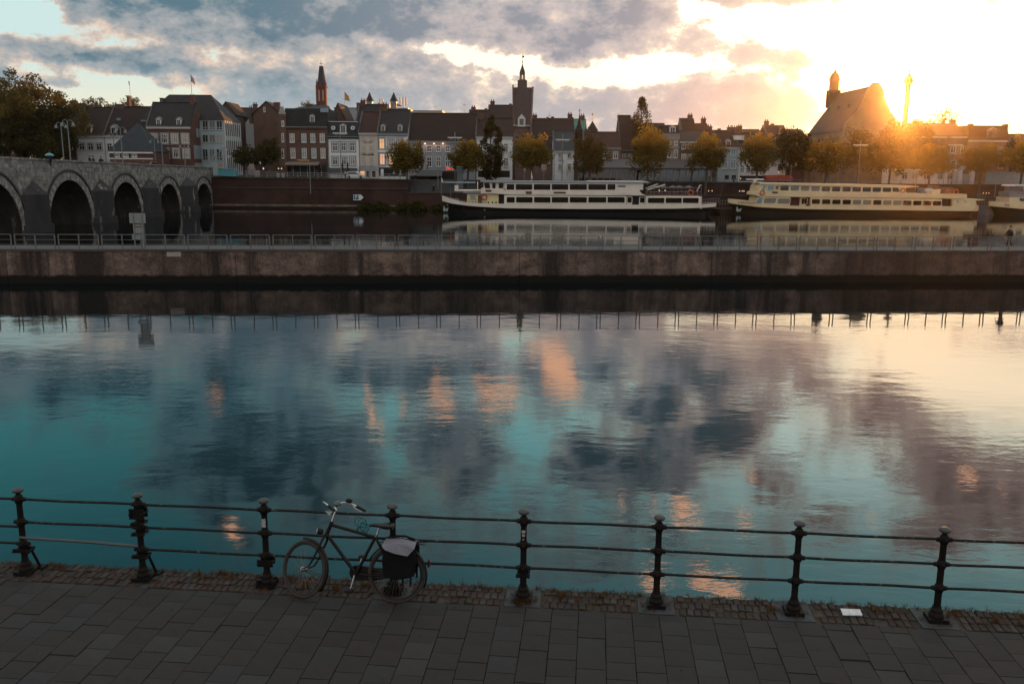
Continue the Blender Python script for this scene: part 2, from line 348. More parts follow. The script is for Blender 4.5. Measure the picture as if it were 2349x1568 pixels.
# ------------------------------------------------------------------ water
def watermat():
    m, t, b = nmat('river water'); N, L = t.nodes, t.links
    b.inputs['Base Color'].default_value = (.0015, .005, .0055, 1)
    setin(b, Roughness=.03, IOR=1.38, Specular_IOR_Level=.5)
    tc = N.new('ShaderNodeTexCoord')
    def nz(scale, sx, sy, det, rot=0.0, dist=0.0, seed=0.0):
        mp = N.new('ShaderNodeMapping'); mp.inputs['Scale'].default_value = (sx, sy, 1); mp.inputs['Rotation'].default_value = (0, 0, rot); mp.inputs['Location'].default_value = (seed, seed * .7, 0)
        L.new(tc.outputs['Object'], mp.inputs[0])
        n = N.new('ShaderNodeTexNoise'); n.inputs['Scale'].default_value = scale; n.inputs['Detail'].default_value = det; n.inputs['Roughness'].default_value = .5; n.inputs['Distortion'].default_value = dist
        L.new(mp.outputs[0], n.inputs['Vector']); return n.outputs[0]
    def bump(h, st, d, prev=None):
        bp = N.new('ShaderNodeBump'); bp.inputs['Strength'].default_value = st; bp.inputs['Distance'].default_value = d; L.new(h, bp.inputs['Height'])
        if prev is not None: L.new(prev, bp.inputs['Normal'])
        return bp.outputs[0]
    # patches of ripples and of calm water
    cl = nz(.06, 1, 1.6, 2, .3, .6, 3.0)
    mr = N.new('ShaderNodeMapRange'); mr.inputs[1].default_value = .38; mr.inputs[2].default_value = .62; mr.inputs[3].default_value = .25; mr.inputs[4].default_value = 1.15; L.new(cl, mr.inputs[0])
    def mul(a, bb):
        x = N.new('ShaderNodeMath'); x.operation = 'MULTIPLY'; L.new(a, x.inputs[0]); L.new(bb, x.inputs[1]); return x.outputs[0]
    n1 = bump(nz(.35, 1, 1.5, 2, .15, .3, 1.0), 1.0, WAVE[0])
    n2 = bump(mul(nz(1.35, .75, 1.7, 3, -.12, .5, 2.0), mr.outputs[0]), 1.0, WAVE[1], n1)
    n3 = bump(mul(nz(5.5, 1, 1.6, 2, .1, .2, 5.0), mr.outputs[0]), 1.0, WAVE[2], n2)
    L.new(n3, b.inputs['Normal'])
    return m
WAVE = (.009, .0046, .0010)
M_water = watermat()
w = MB()
w.quad((-420, -300, 0), (420, -300, 0), (420, 184, 0), (-420, 184, 0))
tag(w.build('river', M_water), kind='structure')
# ------------------------------------------------------------------ shared materials
M_white = mat('white painted render', (.60, .63, .64), .75, .08, .6)
M_offw = mat('cream render', (.46, .42, .36), .8, .08, .5)
M_greyw = mat('grey blue render', (.24, .27, .30), .8, .10, .4)
M_ltgrey = mat('pale grey panel', (.28, .34, .35), .6, .10, .5)
M_frame = mat('white window frame', (.50, .50, .48), .5, .05, 2)
M_stone = mat('pale stone trim', (.27, .26, .24), .85, .15, 2)
M_glass = None
def glassm(name, c, r=.06):
    m, t, b = nmat(name); b.inputs['Base Color'].default_value = (*c, 1); setin(b, Roughness=r, Specular_IOR_Level=.7); return m
M_glass = glassm('dark window glass', (.012, .013, .015))
M_curt = mat('window with pale curtain', (.26, .21, .17), .25, .35, 1.6, base2=(.34, .29, .25), spec=.6)
M_bluep = mat('window with blue blind', (.16, .23, .28), .3, .2, 1.5, spec=.6)
M_glowpane = emit('glowing orange glass', (1.0, .50, .22), .55)  # orange glow put into the panes themselves, nothing behind them
M_brownb = brickmat('brown brick', (.105, .052, .036), (.080, .042, .030), (.10, .075, .06))
M_redb = brickmat('red brick', (.105, .038, .028), (.085, .032, .024), (.10, .07, .06))
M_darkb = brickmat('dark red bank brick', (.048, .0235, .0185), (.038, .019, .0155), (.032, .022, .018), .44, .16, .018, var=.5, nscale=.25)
M_pinkb = brickmat('pinkish brick', (.17, .105, .085), (.14, .085, .07), (.16, .12, .10))
M_slate = brickmat('dark slate roof', (.018, .019, .021), (.013, .014, .016), (.010, .010, .011), .30, .22, .03, .7, .5, .35, nscale=.7)
M_slateb = brickmat('blue slate roof', (.022, .034, .042), (.018, .028, .036), (.010, .014, .017), .30, .22, .03, .6, .5, .3, nscale=.7)
M_brtile = brickmat('dark brown tile roof', (.026, .016, .013), (.020, .0125, .0105), (.014, .009, .008), .30, .26, .04, .8, .6, .35, nscale=.6)
M_retile = brickmat('red brown tile roof', (.050, .021, .015), (.040, .017, .012), (.020, .010, .008), .30, .26, .04, .8, .6, .3, nscale=.6)
M_copper = mat('green copper roof', (.050, .16, .125), .6, .2, .5)
M_zinc = mat('weathered zinc', (.16, .17, .18), .5, .25, 1.0)
M_dark = mat('dark shop interior', (.012, .011, .010), .7, .4, 1.0)
M_black = mat('black paint', (.010, .010, .011), .45, .3, 5)
M_awn = mat('grey awning cloth', (.075, .085, .09), .8, .1, 1)
M_conc = mat('weathered concrete', (.060, .053, .047), .95, .3, .8, bump=.3, spec=0.0)
M_asph = mat('asphalt', (.045, .046, .048), .95, .2, 1.2, bump=.3, spec=0.0)
M_steel = mat('galvanised steel', (.20, .21, .22), .45, .2, 3, metal=.6)
M_lampgrey = mat('grey lamp paint', (.13, .155, .16), .5, .1, 3)

def gz(x): return 5.6 - .0075 * max(-75, min(75, x))
def bankY(x): return 181.3 + .012 * (x + 20)

# ------------------------------------------------------------------ far bank, ground, horizon land
g = MB()
xs = [-420, -140, -75, -60, -40, -21]
for a, b in zip(xs, xs[1:]):
    g.quad((a, 181.4, gz(a)), (b, 181.4, gz(b)), (b, 330, gz(b)), (a, 330, gz(a)))
xs = [-21, 0, 40, 75, 140, 420]
for a, b in zip(xs, xs[1:]):
    g.quad((a, 189.4, gz(a)), (b, 189.4, gz(b)), (b, 330, gz(b)), (a, 330, gz(a)))
for a, b in ((-140, -75), (-75, -60), (-60, -40), (-40, -21)): g.quad((a, 181.45, -1), (b, 181.45, -1), (b, 181.45, gz(b)), (a, 181.45, gz(a)))
g.quad((-21, 181.4, -1), (-21, 189.6, -1), (-21, 189.6, gz(-21)), (-21, 181.4, gz(-21)))
tag(g.build('far_bank_street', M_asph), kind='structure')
g = MB(); g.quad((-420, 329, 5.45), (420, 329, 5.45), (420, 640, 5.45), (-420, 640, 5.45)); tag(g.build('far_ground', mat('dark far land', (.03, .03, .026), 1.0, .3, .02, spec=0.0)), kind='structure')
lq = MB(); lq.box(-21, 420, 181.4, 189.4, -2, 3.2)
tag(lq.build('lower_quay', mat('quay setts', (.040, .038, .037), .95, .3, 1.5, bump=.3, spec=0.0)), kind='structure')
rm = MB(); rm.prism([(-21, 182.3, 3.204), (-21, 189.42, gz(-21) + .01), (-21, 189.42, 3.0), (-21, 182.3, 3.0)], (13.5, 0, 0))
tag(rm.build('ramp_road', M_asph), kind='structure')

# retaining wall of dark brick with a stone band and a concrete foot
rw = thing('river_wall', 'long dark red brick river wall with a pale stone band left of the boats', 'wall', (-60, 181, 0))
q = MB(); q.box(-75, -21, 181.0, 182.2, -1, 6.0)
for v in q.v: pass
q.v = [(x, y, (gz(x) if z > 5 else z)) for x, y, z in q.v]
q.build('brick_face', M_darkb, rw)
q = MB(); q.box(-61, -21, 180.86, 181.0, 4.02, 4.16); q.build('stone_band', mat('dull stone band', (.075, .06, .05), .9, .3, 2), rw)
q = MB(); q.box(-61, -21, 180.75, 181.0, .42, .85); q.build('concrete_foot', mat('stained concrete foot', (.12, .10, .075), .9, .4, .7), rw)
q = MB(); q.box(-60, -20.6, 180.8, 182.3, 0, .22); q.v = [(x, y, gz(x) + z) for x, y, z in q.v]; q.build('coping', M_conc, rw)
rw2 = thing('river_wall', 'low dark brick quay wall behind the moored boats', 'wall', (20, 181, 0))
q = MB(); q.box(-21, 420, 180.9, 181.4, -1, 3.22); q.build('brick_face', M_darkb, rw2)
q = MB(); q.box(-21, 420, 180.8, 181.45, 3.22, 3.42); q.build('coping', M_conc, rw2)
rw3 = thing('promenade_wall', 'upper brick wall with small lights between the boats and the houses', 'wall', (30, 189, 3))
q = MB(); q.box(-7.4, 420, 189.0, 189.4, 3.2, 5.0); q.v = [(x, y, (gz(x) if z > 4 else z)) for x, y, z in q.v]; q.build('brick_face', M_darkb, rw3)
q = MB(); q.box(-7.4, 420, 188.85, 189.6, 0, .25); q.v = [(x, y, gz(x) + z) for x, y, z in q.v]; q.build('coping', M_conc, rw3)
M_wlamp = emit('small wall light', (1, .75, .45), .5)
for u in (1512, 1525, 1625, 1633, 1696, 1702, 1706, 1790, 2255, 2262, 2268, 2291, 2300, 2319):
    p = at(u, 437 + (u - 1500) * .008, 188.9); q = MB(); q.ball((p.x, 188.95, p.z),   .12, .1, .16, 8, 6); q.build('wall_light', M_wlamp, rw3)
rl = thing('railing', 'grey metal railing along the top of the river wall by the cafes', 'railing', (-40, 181.5, 6))
def railing(root, x0, x1, Y, zf, h=1.0, step=2.0, nr=3, m=M_steel):
    n = int(round((x1 - x0) / step))
    base = MB(); base.box(-.035, .035, -.035, .035, 0, h); me = None
    for i in range(n + 1):
        x = x0 + (x1 - x0) * i / n
        q = MB(); q.box(x - .05, x + .05, Y - .05, Y + .05, zf(x), zf(x) + h); q.build('post', m, root)
    for k in range(nr):
        q = MB(); zz = h * (k + 1) / nr
        q.tube([(x0, Y, zf(x0) + zz), ((x0 + x1) / 2, Y, zf((x0 + x1) / 2) + zz), (x1, Y, zf(x1) + zz)], .035, 5); q.build('rail', m, root)
railing(rl, -55.5, -20.8, 181.5, lambda x: gz(x) + .22, 1.0, 2.1)
rl2 = thing('railing', 'metal railing on the promenade wall above the landing of the right boat', 'railing', (45, 189.2, 5))
railing(rl2, 31, 110, 189.2, lambda x: gz(x) + .25, 1.0, 2.6)
# the "P" arrow sign on the wall and the shrubs at its foot
ps = thing('parking_sign', 'blue and white P sign with an arrow point fixed on the brick river wall', 'sign', tuple(at(822, 453, 180.5)))
def pix(u, v, Y): p = at(u, v, Y); return (p.x, p.y, p.z)
q = MB(); Ys = 180.45
q.prism([pix(810, 459.5, Ys), pix(827, 459.5, Ys), pix(833.5, 453, Ys), pix(827, 446.5, Ys), pix(810, 446.5, Ys)], (0, .12, 0)); q.build('panel', mat('sign white', (.55, .60, .60), .5, .05, 3), ps)
q = MB(); a = pix(811.2, 457.6, Ys); b = pix(822, 447.6, Ys); q.box(a[0], b[0], Ys - .03, Ys - .002, a[2], b[2]); q.build('blue_field', mat('sign blue', (.02, .075, .15), .5, .1, 3), ps)
def text(name, s, m, parent, c, size, ext=.01, rz=0.0, bold=0.0, sx=1.0):
    cu = bpy.data.curves.new(name, 'FONT'); cu.body = s; cu.size = size; cu.extrude = ext; cu.align_x = 'CENTER'; cu.align_y = 'CENTER'; cu.offset = bold; cu.resolution_u = 2
    ob = bpy.data.objects.new('tmp', cu); COL.objects.link(ob)
    bpy.context.view_layer.update()
    me = bpy.data.meshes.new_from_object(ob.evaluated_get(bpy.context.evaluated_depsgraph_get())); bpy.data.objects.remove(ob); bpy.data.curves.remove(cu)
    M = Matrix.Translation(Vector(c)) @ Matrix.Rotation(rz, 4, 'Z') @ Matrix.Rotation(R_(90), 4, 'X') @ Matrix.Diagonal((sx, 1, 1, 1))
    off = ORG[parent.name] if parent is not None else Vector()
    me.transform(Matrix.Translation(-off) @ M); me.materials.clear(); me.materials.append(m)
    return link(name, me, parent)
text('letter', 'P', M_frame, ps, ((a[0] + b[0]) / 2, Ys - .04, (a[2] + b[2]) / 2), .95, .01, 0, .03)

# ------------------------------------------------------------------ stone arch bridge on the left
FX = -60.5
def faceY(u, v): d = ray(u, v); return FX / d.x * d.y
def ptop(y): return 9.45 - .0 * y - (y - 100) / 82.0 * 1.55 if y > 100 else 9.45 + (100 - y) * .006
M_bst = mat('grey bridge stone', (.10, .10, .094), .9, .35, .9, base2=(.19, .195, .19), bump=.5, bscale=5, wear=((.045, .045, .045), .60, .35))
M_bst2 = mat('weathered grey bridge stone', (.085, .085, .08), .9, .4, 1.3, base2=(.27, .275, .265), bump=.5, bscale=6, wear=((.04, .04, .04), .58, .5))
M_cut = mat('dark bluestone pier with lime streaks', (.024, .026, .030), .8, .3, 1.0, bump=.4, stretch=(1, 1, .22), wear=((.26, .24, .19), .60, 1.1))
M_barrel = mat('dark vault stone with lime streaks', (.032, .029, .025), .9, .4, .8, stretch=(1, 1, .25), bump=.4, wear=((.13, .11, .085), .575, 1.0))  # vault stone set darker than the bridge face, with lime streaks
br = thing('stone_bridge', 'old grey stone bridge with round arches and pointed piers crossing the river', 'bridge', (FX - 6, 140, 0))
arches = [(98.0, 110.3), (116.9, 128.9), (135.3, 146.2), (153.5, 163.2), (171.6, 180.8)]
def low(y):                                  # underside of the face
    for a, b in arches:
        if a < y < b:
            c, r = (a + b) / 2, (b - a) / 2; return .35 + math.sqrt(max(r * r - (y - c) ** 2, 0)) * 1.0
    return -1.0
ys = set([70, 182.4])
for a, b in arches:
    for k in range(33): ys.add((a + b) / 2 - (b - a) / 2 * math.cos(math.pi * k / 32))
ys = sorted(ys); q = MB()
ED = 1e-4
for y0, y1 in zip(ys, ys[1:]):
    q.quad((FX, y1, low(y1 - ED)), (FX, y0, low(y0 + ED)), (FX, y0, ptop(y0)), (FX, y1, ptop(y1)))
    q.quad((FX, y0, ptop(y0)), (FX - .5, y0, ptop(y0)), (FX - .5, y1, ptop(y1)), (FX, y1, ptop(y1)))
    q.quad((FX - .5, y0, ptop(y0)), (FX - .5, y0, ptop(y0) - 1), (FX - .5, y1, ptop(y1) - 1), (FX - .5, y1, ptop(y1)))
    q.quad((FX - 10.5, y1, low(y1 - ED)), (FX - 10.5, y0, low(y0 + ED)), (FX - 10.5, y0, ptop(y0)), (FX - 10.5, y1, ptop(y1)))
q.quad((FX, 182.4, -1), (FX, 182.4, ptop(182.4)), (FX - 10.5, 182.4, ptop(182.4)), (FX - 10.5, 182.4, -1))
q.build('spandrel_wall', M_bst, br)
q = MB(); q.quad((FX - .5, 70, ptop(70) - 1), (FX - 10, 70, ptop(70) - 1), (FX - 10, 182.4, ptop(182.4) - 1), (FX - .5, 182.4, ptop(182.4) - 1)); q.build('roadway', M_asph, br)
q = MB(); q.prism([(FX + .14, 70, ptop(70)), (FX - .6, 70, ptop(70)), (FX - .6, 70, ptop(70) + .2), (FX + .14, 70, ptop(70) + .2)], (0, .01, 0))
q.v = [(x, (70 if i % 8 < 4 else 182.5), z) for i, (x, y, z) in enumerate(q.v)]; q.v = [(x, y, z + ptop(y) - ptop(70)) for x, y, z in q.v]
q.build('parapet_coping', M_bst2, br)
for a, b in arches:
    c, r = (a + b) / 2, (b - a) / 2; q = MB()
    for k in range(24):
        t0, t1 = math.pi * k / 24, math.pi * (k + 1) / 24
        p = [(c - r * math.cos(t), .35 + r * math.sin(t)) for t in (t0, t1)]
        q.quad((FX, p[0][0], p[0][1]), (FX, p[1][0], p[1][1]), (FX - 10.5, p[1][0], p[1][1]), (FX - 10.5, p[0][0], p[0][1]))
    for yy in (a, b): q.quad((FX, yy, -1), (FX, yy, .35), (FX - 10.5, yy, .35), (FX - 10.5, yy, -1))
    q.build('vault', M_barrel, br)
    n = 23                                   # arch ring, stone by stone
    for k in range(n):
        t0, t1 = math.pi * (k + .04) / n, math.pi * (k + .96) / n; th = 1.05 + rnd.uniform(-.06, .06); pr = .06 + rnd.random() * .05
        pts = [(FX - .05, c - rr * math.cos(t), .35 + rr * math.sin(t)) for rr, t in ((r, t0), (r, t1), (r + th, t1), (r + th, t0))]
        q = MB(); q.prism(pts, (pr + .05, 0, 0)); q.build('arch_stone', M_bst2, br)
    q = MB(); ro, ri = r + 1.42, r + 1.16
    for k in range(24):
        t0, t1 = math.pi * k / 24, math.pi * (k + 1) / 24
        pts = [(FX - .05, c - rr * math.cos(t), .35 + rr * math.sin(t)) for rr, t in ((ri, t0), (ri, t1), (ro, t1), (ro, t0))]; q.prism(pts, (.25, 0, 0))
    q.build('hood_mould', mat('dark moulding stone', (.035, .034, .034), .9, .3, 2), br)
# coursed blocks of the spandrels: nearest ones singly, the rest joined
blocks = []; z = .2
row = 0
while z < 9.2:
    hgt = .42 + rnd.random() * .14; y = 100 + rnd.random()
    while y < 182:
        ln = .7 + rnd.random() * .8; y1 = min(y + ln, 182.3); ok = z + hgt < ptop(y1) - .12
        for a, b in arches:
            c, r = (a + b) / 2, (b - a) / 2; R = r + 1.46
            for yy in (y, y1):
                for zz in (z, z + hgt):
                    if (yy - c) ** 2 + max(zz - .35, 0) ** 2 < R * R: ok = False
        if ok and y1 - y > .3: blocks.append((y, y1 - .035, z, z + hgt - .035))
        y = y1
    z += hgt
blocks.sort(key=lambda t: t[0]); q = MB()
for i, (y0, y1, z0, z1) in enumerate(blocks):
    pr = .012 + rnd.random() * .06
    if i < 150:
        s = MB(); s.box(FX - .02, FX + pr, y0, y1, z0, z1); s.build('stone_block', M_bst2 if rnd.random() < .5 else M_bst, br)
    else: q.box(FX - .02, FX + pr, y0, y1, z0, z1)
tag(q.build('stone_blocks', M_bst2, br), kind='stuff')
for a, b in ((110.3, 116.9), (128.9, 135.3), (146.2, 153.5), (163.2, 171.6)):
    q = MB(); m_ = (a + b) / 2; tip = FX + 1.95; zb, zt = 4.7, 6.5
    P0, P1, P2 = (FX - .1, a + .3, 0), (tip, m_, 0), (FX - .1, b - .3, 0)
    def up(p, z): return (p[0], p[1], z)
    q.poly([up(P0, -1), up(P1, -1), up(P1, zb), up(P0, zb)]); q.poly([up(P1, -1), up(P2, -1), up(P2, zb), up(P1, zb)])
    top = (FX - .05, m_, zt); q.poly([up(P0, zb), up(P1, zb), top]); q.poly([up(P1, zb), up(P2, zb), top])
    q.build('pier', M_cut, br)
    q = MB(); q.prism([(FX - .1, a - .1, -1), (tip + .35, m_, -1), (FX - .1, b + .1, -1)], (0, 0, 2.0)); q.build('pier_foot', M_cut, br)
tb = thing('steel_box_girder', 'pale turquoise steel box at the far end of the stone bridge', 'girder', (-57, 181, 6))
q = MB(); a = at(499, 386, 180.2); b = at(538.5, 390, 180.2); c = at(538.5, 405, 180.2); d = at(500, 403, 180.2)
M_turq = mat('turquoise paint', (.07, .24, .28), .5, .12, 1.0)
q.prism([(a.x, 180.2, a.z), (b.x, 180.2, b.z), (c.x, 180.2, c.z), (d.x, 180.2, d.z)], (0, 2.4, 0)); q.build('plate', M_turq, tb)
q = MB(); q.tube([(a.x, 180.1, a.z + .05), (b.x, 180.1, b.z + .05)], .08, 6); q.build('top_edge', M_turq, tb)
for k in range(1, 6):
    q = MB(); t = k / 6; x = a.x + (b.x - a.x) * t; q.box(x - .04, x + .04, 180.1, 180.2, d.z + (c.z - d.z) * t, a.z + (b.z - a.z) * t); q.build('stiffener', M_turq, tb)
# ------------------------------------------------------------------ houses
def window(root, Y, u0, v0, u1, v1, nx=2, nz=(.38,), pane=None, frame=None, fw=.13, sur=None, sw=.22, grp=None):
    """one window: frame ring with its bars, the pane a child, an optional stone surround a child"""
    a = at(u0, v0, Y); b = at(u1, v1, Y); x0, x1 = min(a.x, b.x), max(a.x, b.x); z1, z0 = max(a.z, b.z), min(a.z, b.z)
    frame = frame or M_frame; pane = pane or M_glass
    q = MB(); y0, y1 = Y - .10, Y + .02
    q.box(x0, x0 + fw, y0, y1, z0, z1); q.box(x1 - fw, x1, y0, y1, z0, z1); q.box(x0 + fw, x1 - fw, y0, y1, z1 - fw, z1); q.box(x0 + fw, x1 - fw, y0, y1, z0, z0 + fw)
    q.box(x0 - .05, x1 + .05, Y - .2, Y + .02, z0 - .1, z0 - .003)
    for k in range(1, nx):
        x = x0 + (x1 - x0) * k / nx; q.box(x - .055, x + .055, y0 + .02, y1, z0 + fw, z1 - fw)
    for f in nz:
        z = z1 - (z1 - z0) * f; q.box(x0 + fw, x1 - fw, y0 + .03, y1, z - .055, z + .055)
    w = q.build('window', frame, root)
    q = MB(); q.quad((x0 + fw * .5, Y - .03, z0 + fw * .5), (x1 - fw * .5, Y - .03, z0 + fw * .5), (x1 - fw * .5, Y - .03, z1 - fw * .5), (x0 + fw * .5, Y - .03, z1 - fw * .5)); q.build('pane', pane, w)
    if sur:
        q = MB(); s = sw; e = .004
        q.box(x0 - s, x0 - e, Y - .06, Y + .02, z0 - s, z1 + s); q.box(x1 + e, x1 + s, Y - .06, Y + .02, z0 - s, z1 + s); q.box(x0 - e, x1 + e, Y - .06, Y + .02, z1 + e, z1 + s); q.box(x0 - e, x1 + e, Y - .06, Y + .02, z0 - s, z0 - .12)
        q.build('surround', sur, w)
    return w
def winrow(root, Y, xs, v0, v1, w, **kw):
    for u in xs: window(root, Y, u, v0, u + w, v1, **kw)
def slabroof(q, x0, x1, y0, y1, ze, ym, zr, t=.22, o=.3):
    k = (zr - ze) / (ym - y0)
    k2 = (zr - ze) / max(y1 - ym, .1)
    pts = [(x0, y0 - o, ze - k * o), (x0, ym, zr), (x0, y1 + o, ze - k2 * o), (x0, y1 + o, ze - k2 * o + t), (x0, ym, zr + t), (x0, y0 - o, ze - k * o + t)]
    q.prism(pts, (x1 - x0, 0, 0)); return q
def house(name, label, u0, u1, Y, ve, vr, depth, wall, roof, cat='house', rtype='gable', base=None, cornice=None, ym=None, group=None, vb=None, bandz=None, o=.3, hipin=None):
    um = (u0 + u1) / 2; x0, x1 = X_(u0, ve, Y), X_(u1, ve, Y); ze = Z_(um, ve, Y)
    ymid = Y + (ym if ym else depth / 2); zr = Z_(um, vr, ymid); zb = base if base is not None else gz((x0 + x1) / 2) - .3
    r = thing(name, label, cat, ((x0 + x1) / 2, Y, zb), group); x0 += .015; x1 -= .015
    q = MB(); Y1 = Y + depth
    if rtype == 'gable':
        q.prism([(x0, Y, zb), (x0, Y1, zb), (x0, Y1, ze), (x0, ymid, zr), (x0, Y, ze)], (x1 - x0, 0, 0)); q.build('wall', wall, r)
        q = MB(); slabroof(q, x0 - .05, x1 + .02, Y, Y1, ze, ymid, zr, o=o); R = q.build('roof', roof, r)
        q = MB(); q.tube([(x0, ymid, zr + .25), (x1, ymid, zr + .25)], .14, 6); q.build('ridge_cap', roof, R)
        k = (zr - ze) / (ymid - Y); q = MB(); q.prism([(x0 - .16, Y - o - .02, ze - k * o - .1), (x0 - .16, ymid, zr - .05), (x0 - .16, ymid, zr + .42), (x0 - .16, Y - o - .02, ze - k * o + .42)], (.30, 0, 0)); q.build('party_wall', M_verge, r)
        if hr.random() < .6:
            s_ = hr.choice((0, 1)); xx = (x0 + .9) if s_ == 0 else (x1 - .9); q = MB(); hh = hr.uniform(.9, 1.7); q.box(xx - .55, xx + .55, ymid - .4, ymid + .4, zr - .6, zr + hh); q.box(xx - .62, xx + .62, ymid - .47, ymid + .47, zr + hh - .3, zr + hh - .14); cst = q.build('chimney', hr.choice((M_brownb, M_redb)), r)
            for t_ in (-.28, .28): q = MB(); q.lathe([(.13, 0), (.1, .45)], (xx + t_, ymid, zr + hh), 7); q.build('chimney_pot', M_retile, cst)
    elif rtype == 'gablefront':            # ridge runs away from us
        xm = (x0 + x1) / 2; zr = Z_(um, vr, Y)
        q.prism([(x0, Y, zb), (x1, Y, zb), (x1, Y, ze), (xm, Y, zr), (x0, Y, ze)][::-1], (0, depth, 0)); q.build('wall', wall, r)
        q = MB(); t = .22; k = (zr - ze) / (xm - x0)
        q.prism([(x0 - .3, Y - .25, ze - .3 * k), (xm, Y - .25, zr), (x1 + .3, Y - .25, ze - .3 * k), (x1 + .3, Y - .25, ze - .3 * k + t), (xm, Y - .25, zr + t), (x0 - .3, Y - .25, ze - .3 * k + t)], (0, depth + .5, 0)); R = q.build('roof', roof, r)
    elif rtype == 'mansard':
        q.box(x0, x1, Y, Y1, zb, ze); q.build('wall', wall, r); zr = Z_(um, vr, Y + .9); zt = zr + .0
        q = MB(); i = .9
        v = [(x0, Y - .05, ze), (x1, Y - .05, ze), (x1, Y1, ze), (x0, Y1, ze), (x0 + .05, Y + i, zr), (x1 - .05, Y + i, zr), (x1 - .05, Y1 - i, zr), (x0 + .05, Y1 - i, zr)]
        q.add(v, [(0, 1, 5, 4), (1, 2, 6, 5), (2, 3, 7, 6), (3, 0, 4, 7), (4, 5, 6, 7)]); R = q.build('roof', roof, r)
    elif rtype == 'hip':
        q.box(x0, x1, Y, Y1, zb, ze); q.build('wall', wall, r); h = hipin or min(depth / 2, (x1 - x0) / 2 - .2); oo = .3
        v = [(x0 - oo, Y - oo, ze), (x1 + oo, Y - oo, ze), (x1 + oo, Y1 + oo, ze), (x0 - oo, Y1 + oo, ze), (x0 + h, ymid, zr), (x1 - h, ymid, zr)]
        q = MB(); q.add(v, [(0, 1, 5, 4), (1, 2, 5), (2, 3, 4, 5), (3, 0, 4), (0, 3, 2, 1)]); R = q.build('roof', roof, r)
    else:
        q.box(x0, x1, Y, Y1, zb, ze); q.build('wall', wall, r); q = MB(); q.box(x0 - .1, x1 + .1, Y - .1, Y1, ze, ze + .3); R = q.build('roof', roof, r)
    if cornice: q = MB(); q.box(x0 - .02, x1 + .02, Y - .38, Y - .002, ze - .42, ze - .1); q.build('cornice', cornice, r)
    if rtype in ('gable', 'mansard'):
        q = MB(); q.tube([(x0 + .12, Y - .09, zb), (x0 + .12, Y - .09, ze - .2)], .055, 5); q.build('downpipe', M_zinc, r); q = MB(); q.tube([(x0, Y - .42, ze - .08), (x1, Y - .42, ze - .08)], .08, 6); q.build('gutter', M_zinc, r)
    INFO[r.name] = (x0, x1, Y, Y1, zb, ze, zr, ymid, R); return r
INFO = {}
hr = random.Random(55)
M_verge = mat('grey leaded verge', (.062, .062, .064), .7, .3, 1.5)
def chimney(r, u0, v0, u1, dy=None, h=2.0, m=None, pots=0):
    x0, x1, Y, Y1, zb, ze, zr, ym, R = INFO[r.name]; yy = ym if dy is None else Y + dy
    a = at(u0, v0, yy); b = at(u1, v0, yy); q = MB(); q.box(a.x, b.x, yy - .45, yy + .45, a.z - h, a.z); q.box(a.x - .08, b.x + .08, yy - .53, yy + .53, a.z - .3, a.z - .15)
    c = q.build('chimney', m or M_brownb, r)
    for k in range(pots):
        x = a.x + (b.x - a.x) * (k + .5) / pots; q = MB(); q.lathe([(.13, 0), (.11, .5)], (x, yy, a.z), 8); q.build('chimney_pot', M_retile, c)
def dormer(r, u0, v0, u1, v1, inset=1.2, body=None, roofm=None, pane=None, peak=.45, flat=False):
    x0, x1, Y, Y1, zb, ze, zr, ym, R = INFO[r.name]; yy = Y + inset; a = at(u0, v0, yy); b = at(u1, v1, yy); zt = a.z; zz = b.z; xm = (a.x + b.x) / 2; pk = (b.x - a.x) * peak
    q = MB(); q.prism([(a.x, yy, zz), (b.x, yy, zz), (b.x, yy, zt - pk), (xm, yy, zt), (a.x, yy, zt - pk)][::-1] if not flat else [(a.x, yy, zt), (b.x, yy, zt), (b.x, yy, zz), (a.x, yy, zz)], (0, 2.6, 0))
    d = q.build('dormer', body or M_frame, r)
    q = MB(); t = .1
    if not flat: q.prism([(a.x - .12, yy - .12, zt - pk), (xm, yy - .12, zt + .02), (b.x + .12, yy - .12, zt - pk), (b.x + .12, yy - .12, zt - pk + t), (xm, yy - .12, zt + .14), (a.x - .12, yy - .12, zt - pk + t)][::-1], (0, 2.8, 0))
    else: q.box(a.x - .1, b.x + .1, yy - .15, yy + 2.6, zt + .002, zt + .12)
    q.build('dormer_roof', roofm or M_zinc, d)
    w = (b.x - a.x); q = MB(); zc = zt - pk - .08
    for s in (0, 1): q.box(a.x + w * (.16 + .37 * s), a.x + w * (.47 + .37 * s), yy - .03, yy - .004, zz + (zc - zz) * .12, zc)
    q.build('pane', pane or M_glass, d)
def boxpart(r, name, Y, u0, v0, u1, v1, m, y0=-.1, y1=.02):
    a = at(u0, v0, Y); b = at(u1, v1, Y); q = MB(); q.box(min(a.x, b.x), max(a.x, b.x), Y + y0, Y + y1, min(a.z, b.z), max(a.z, b.z)); return q.build(name, m, r)

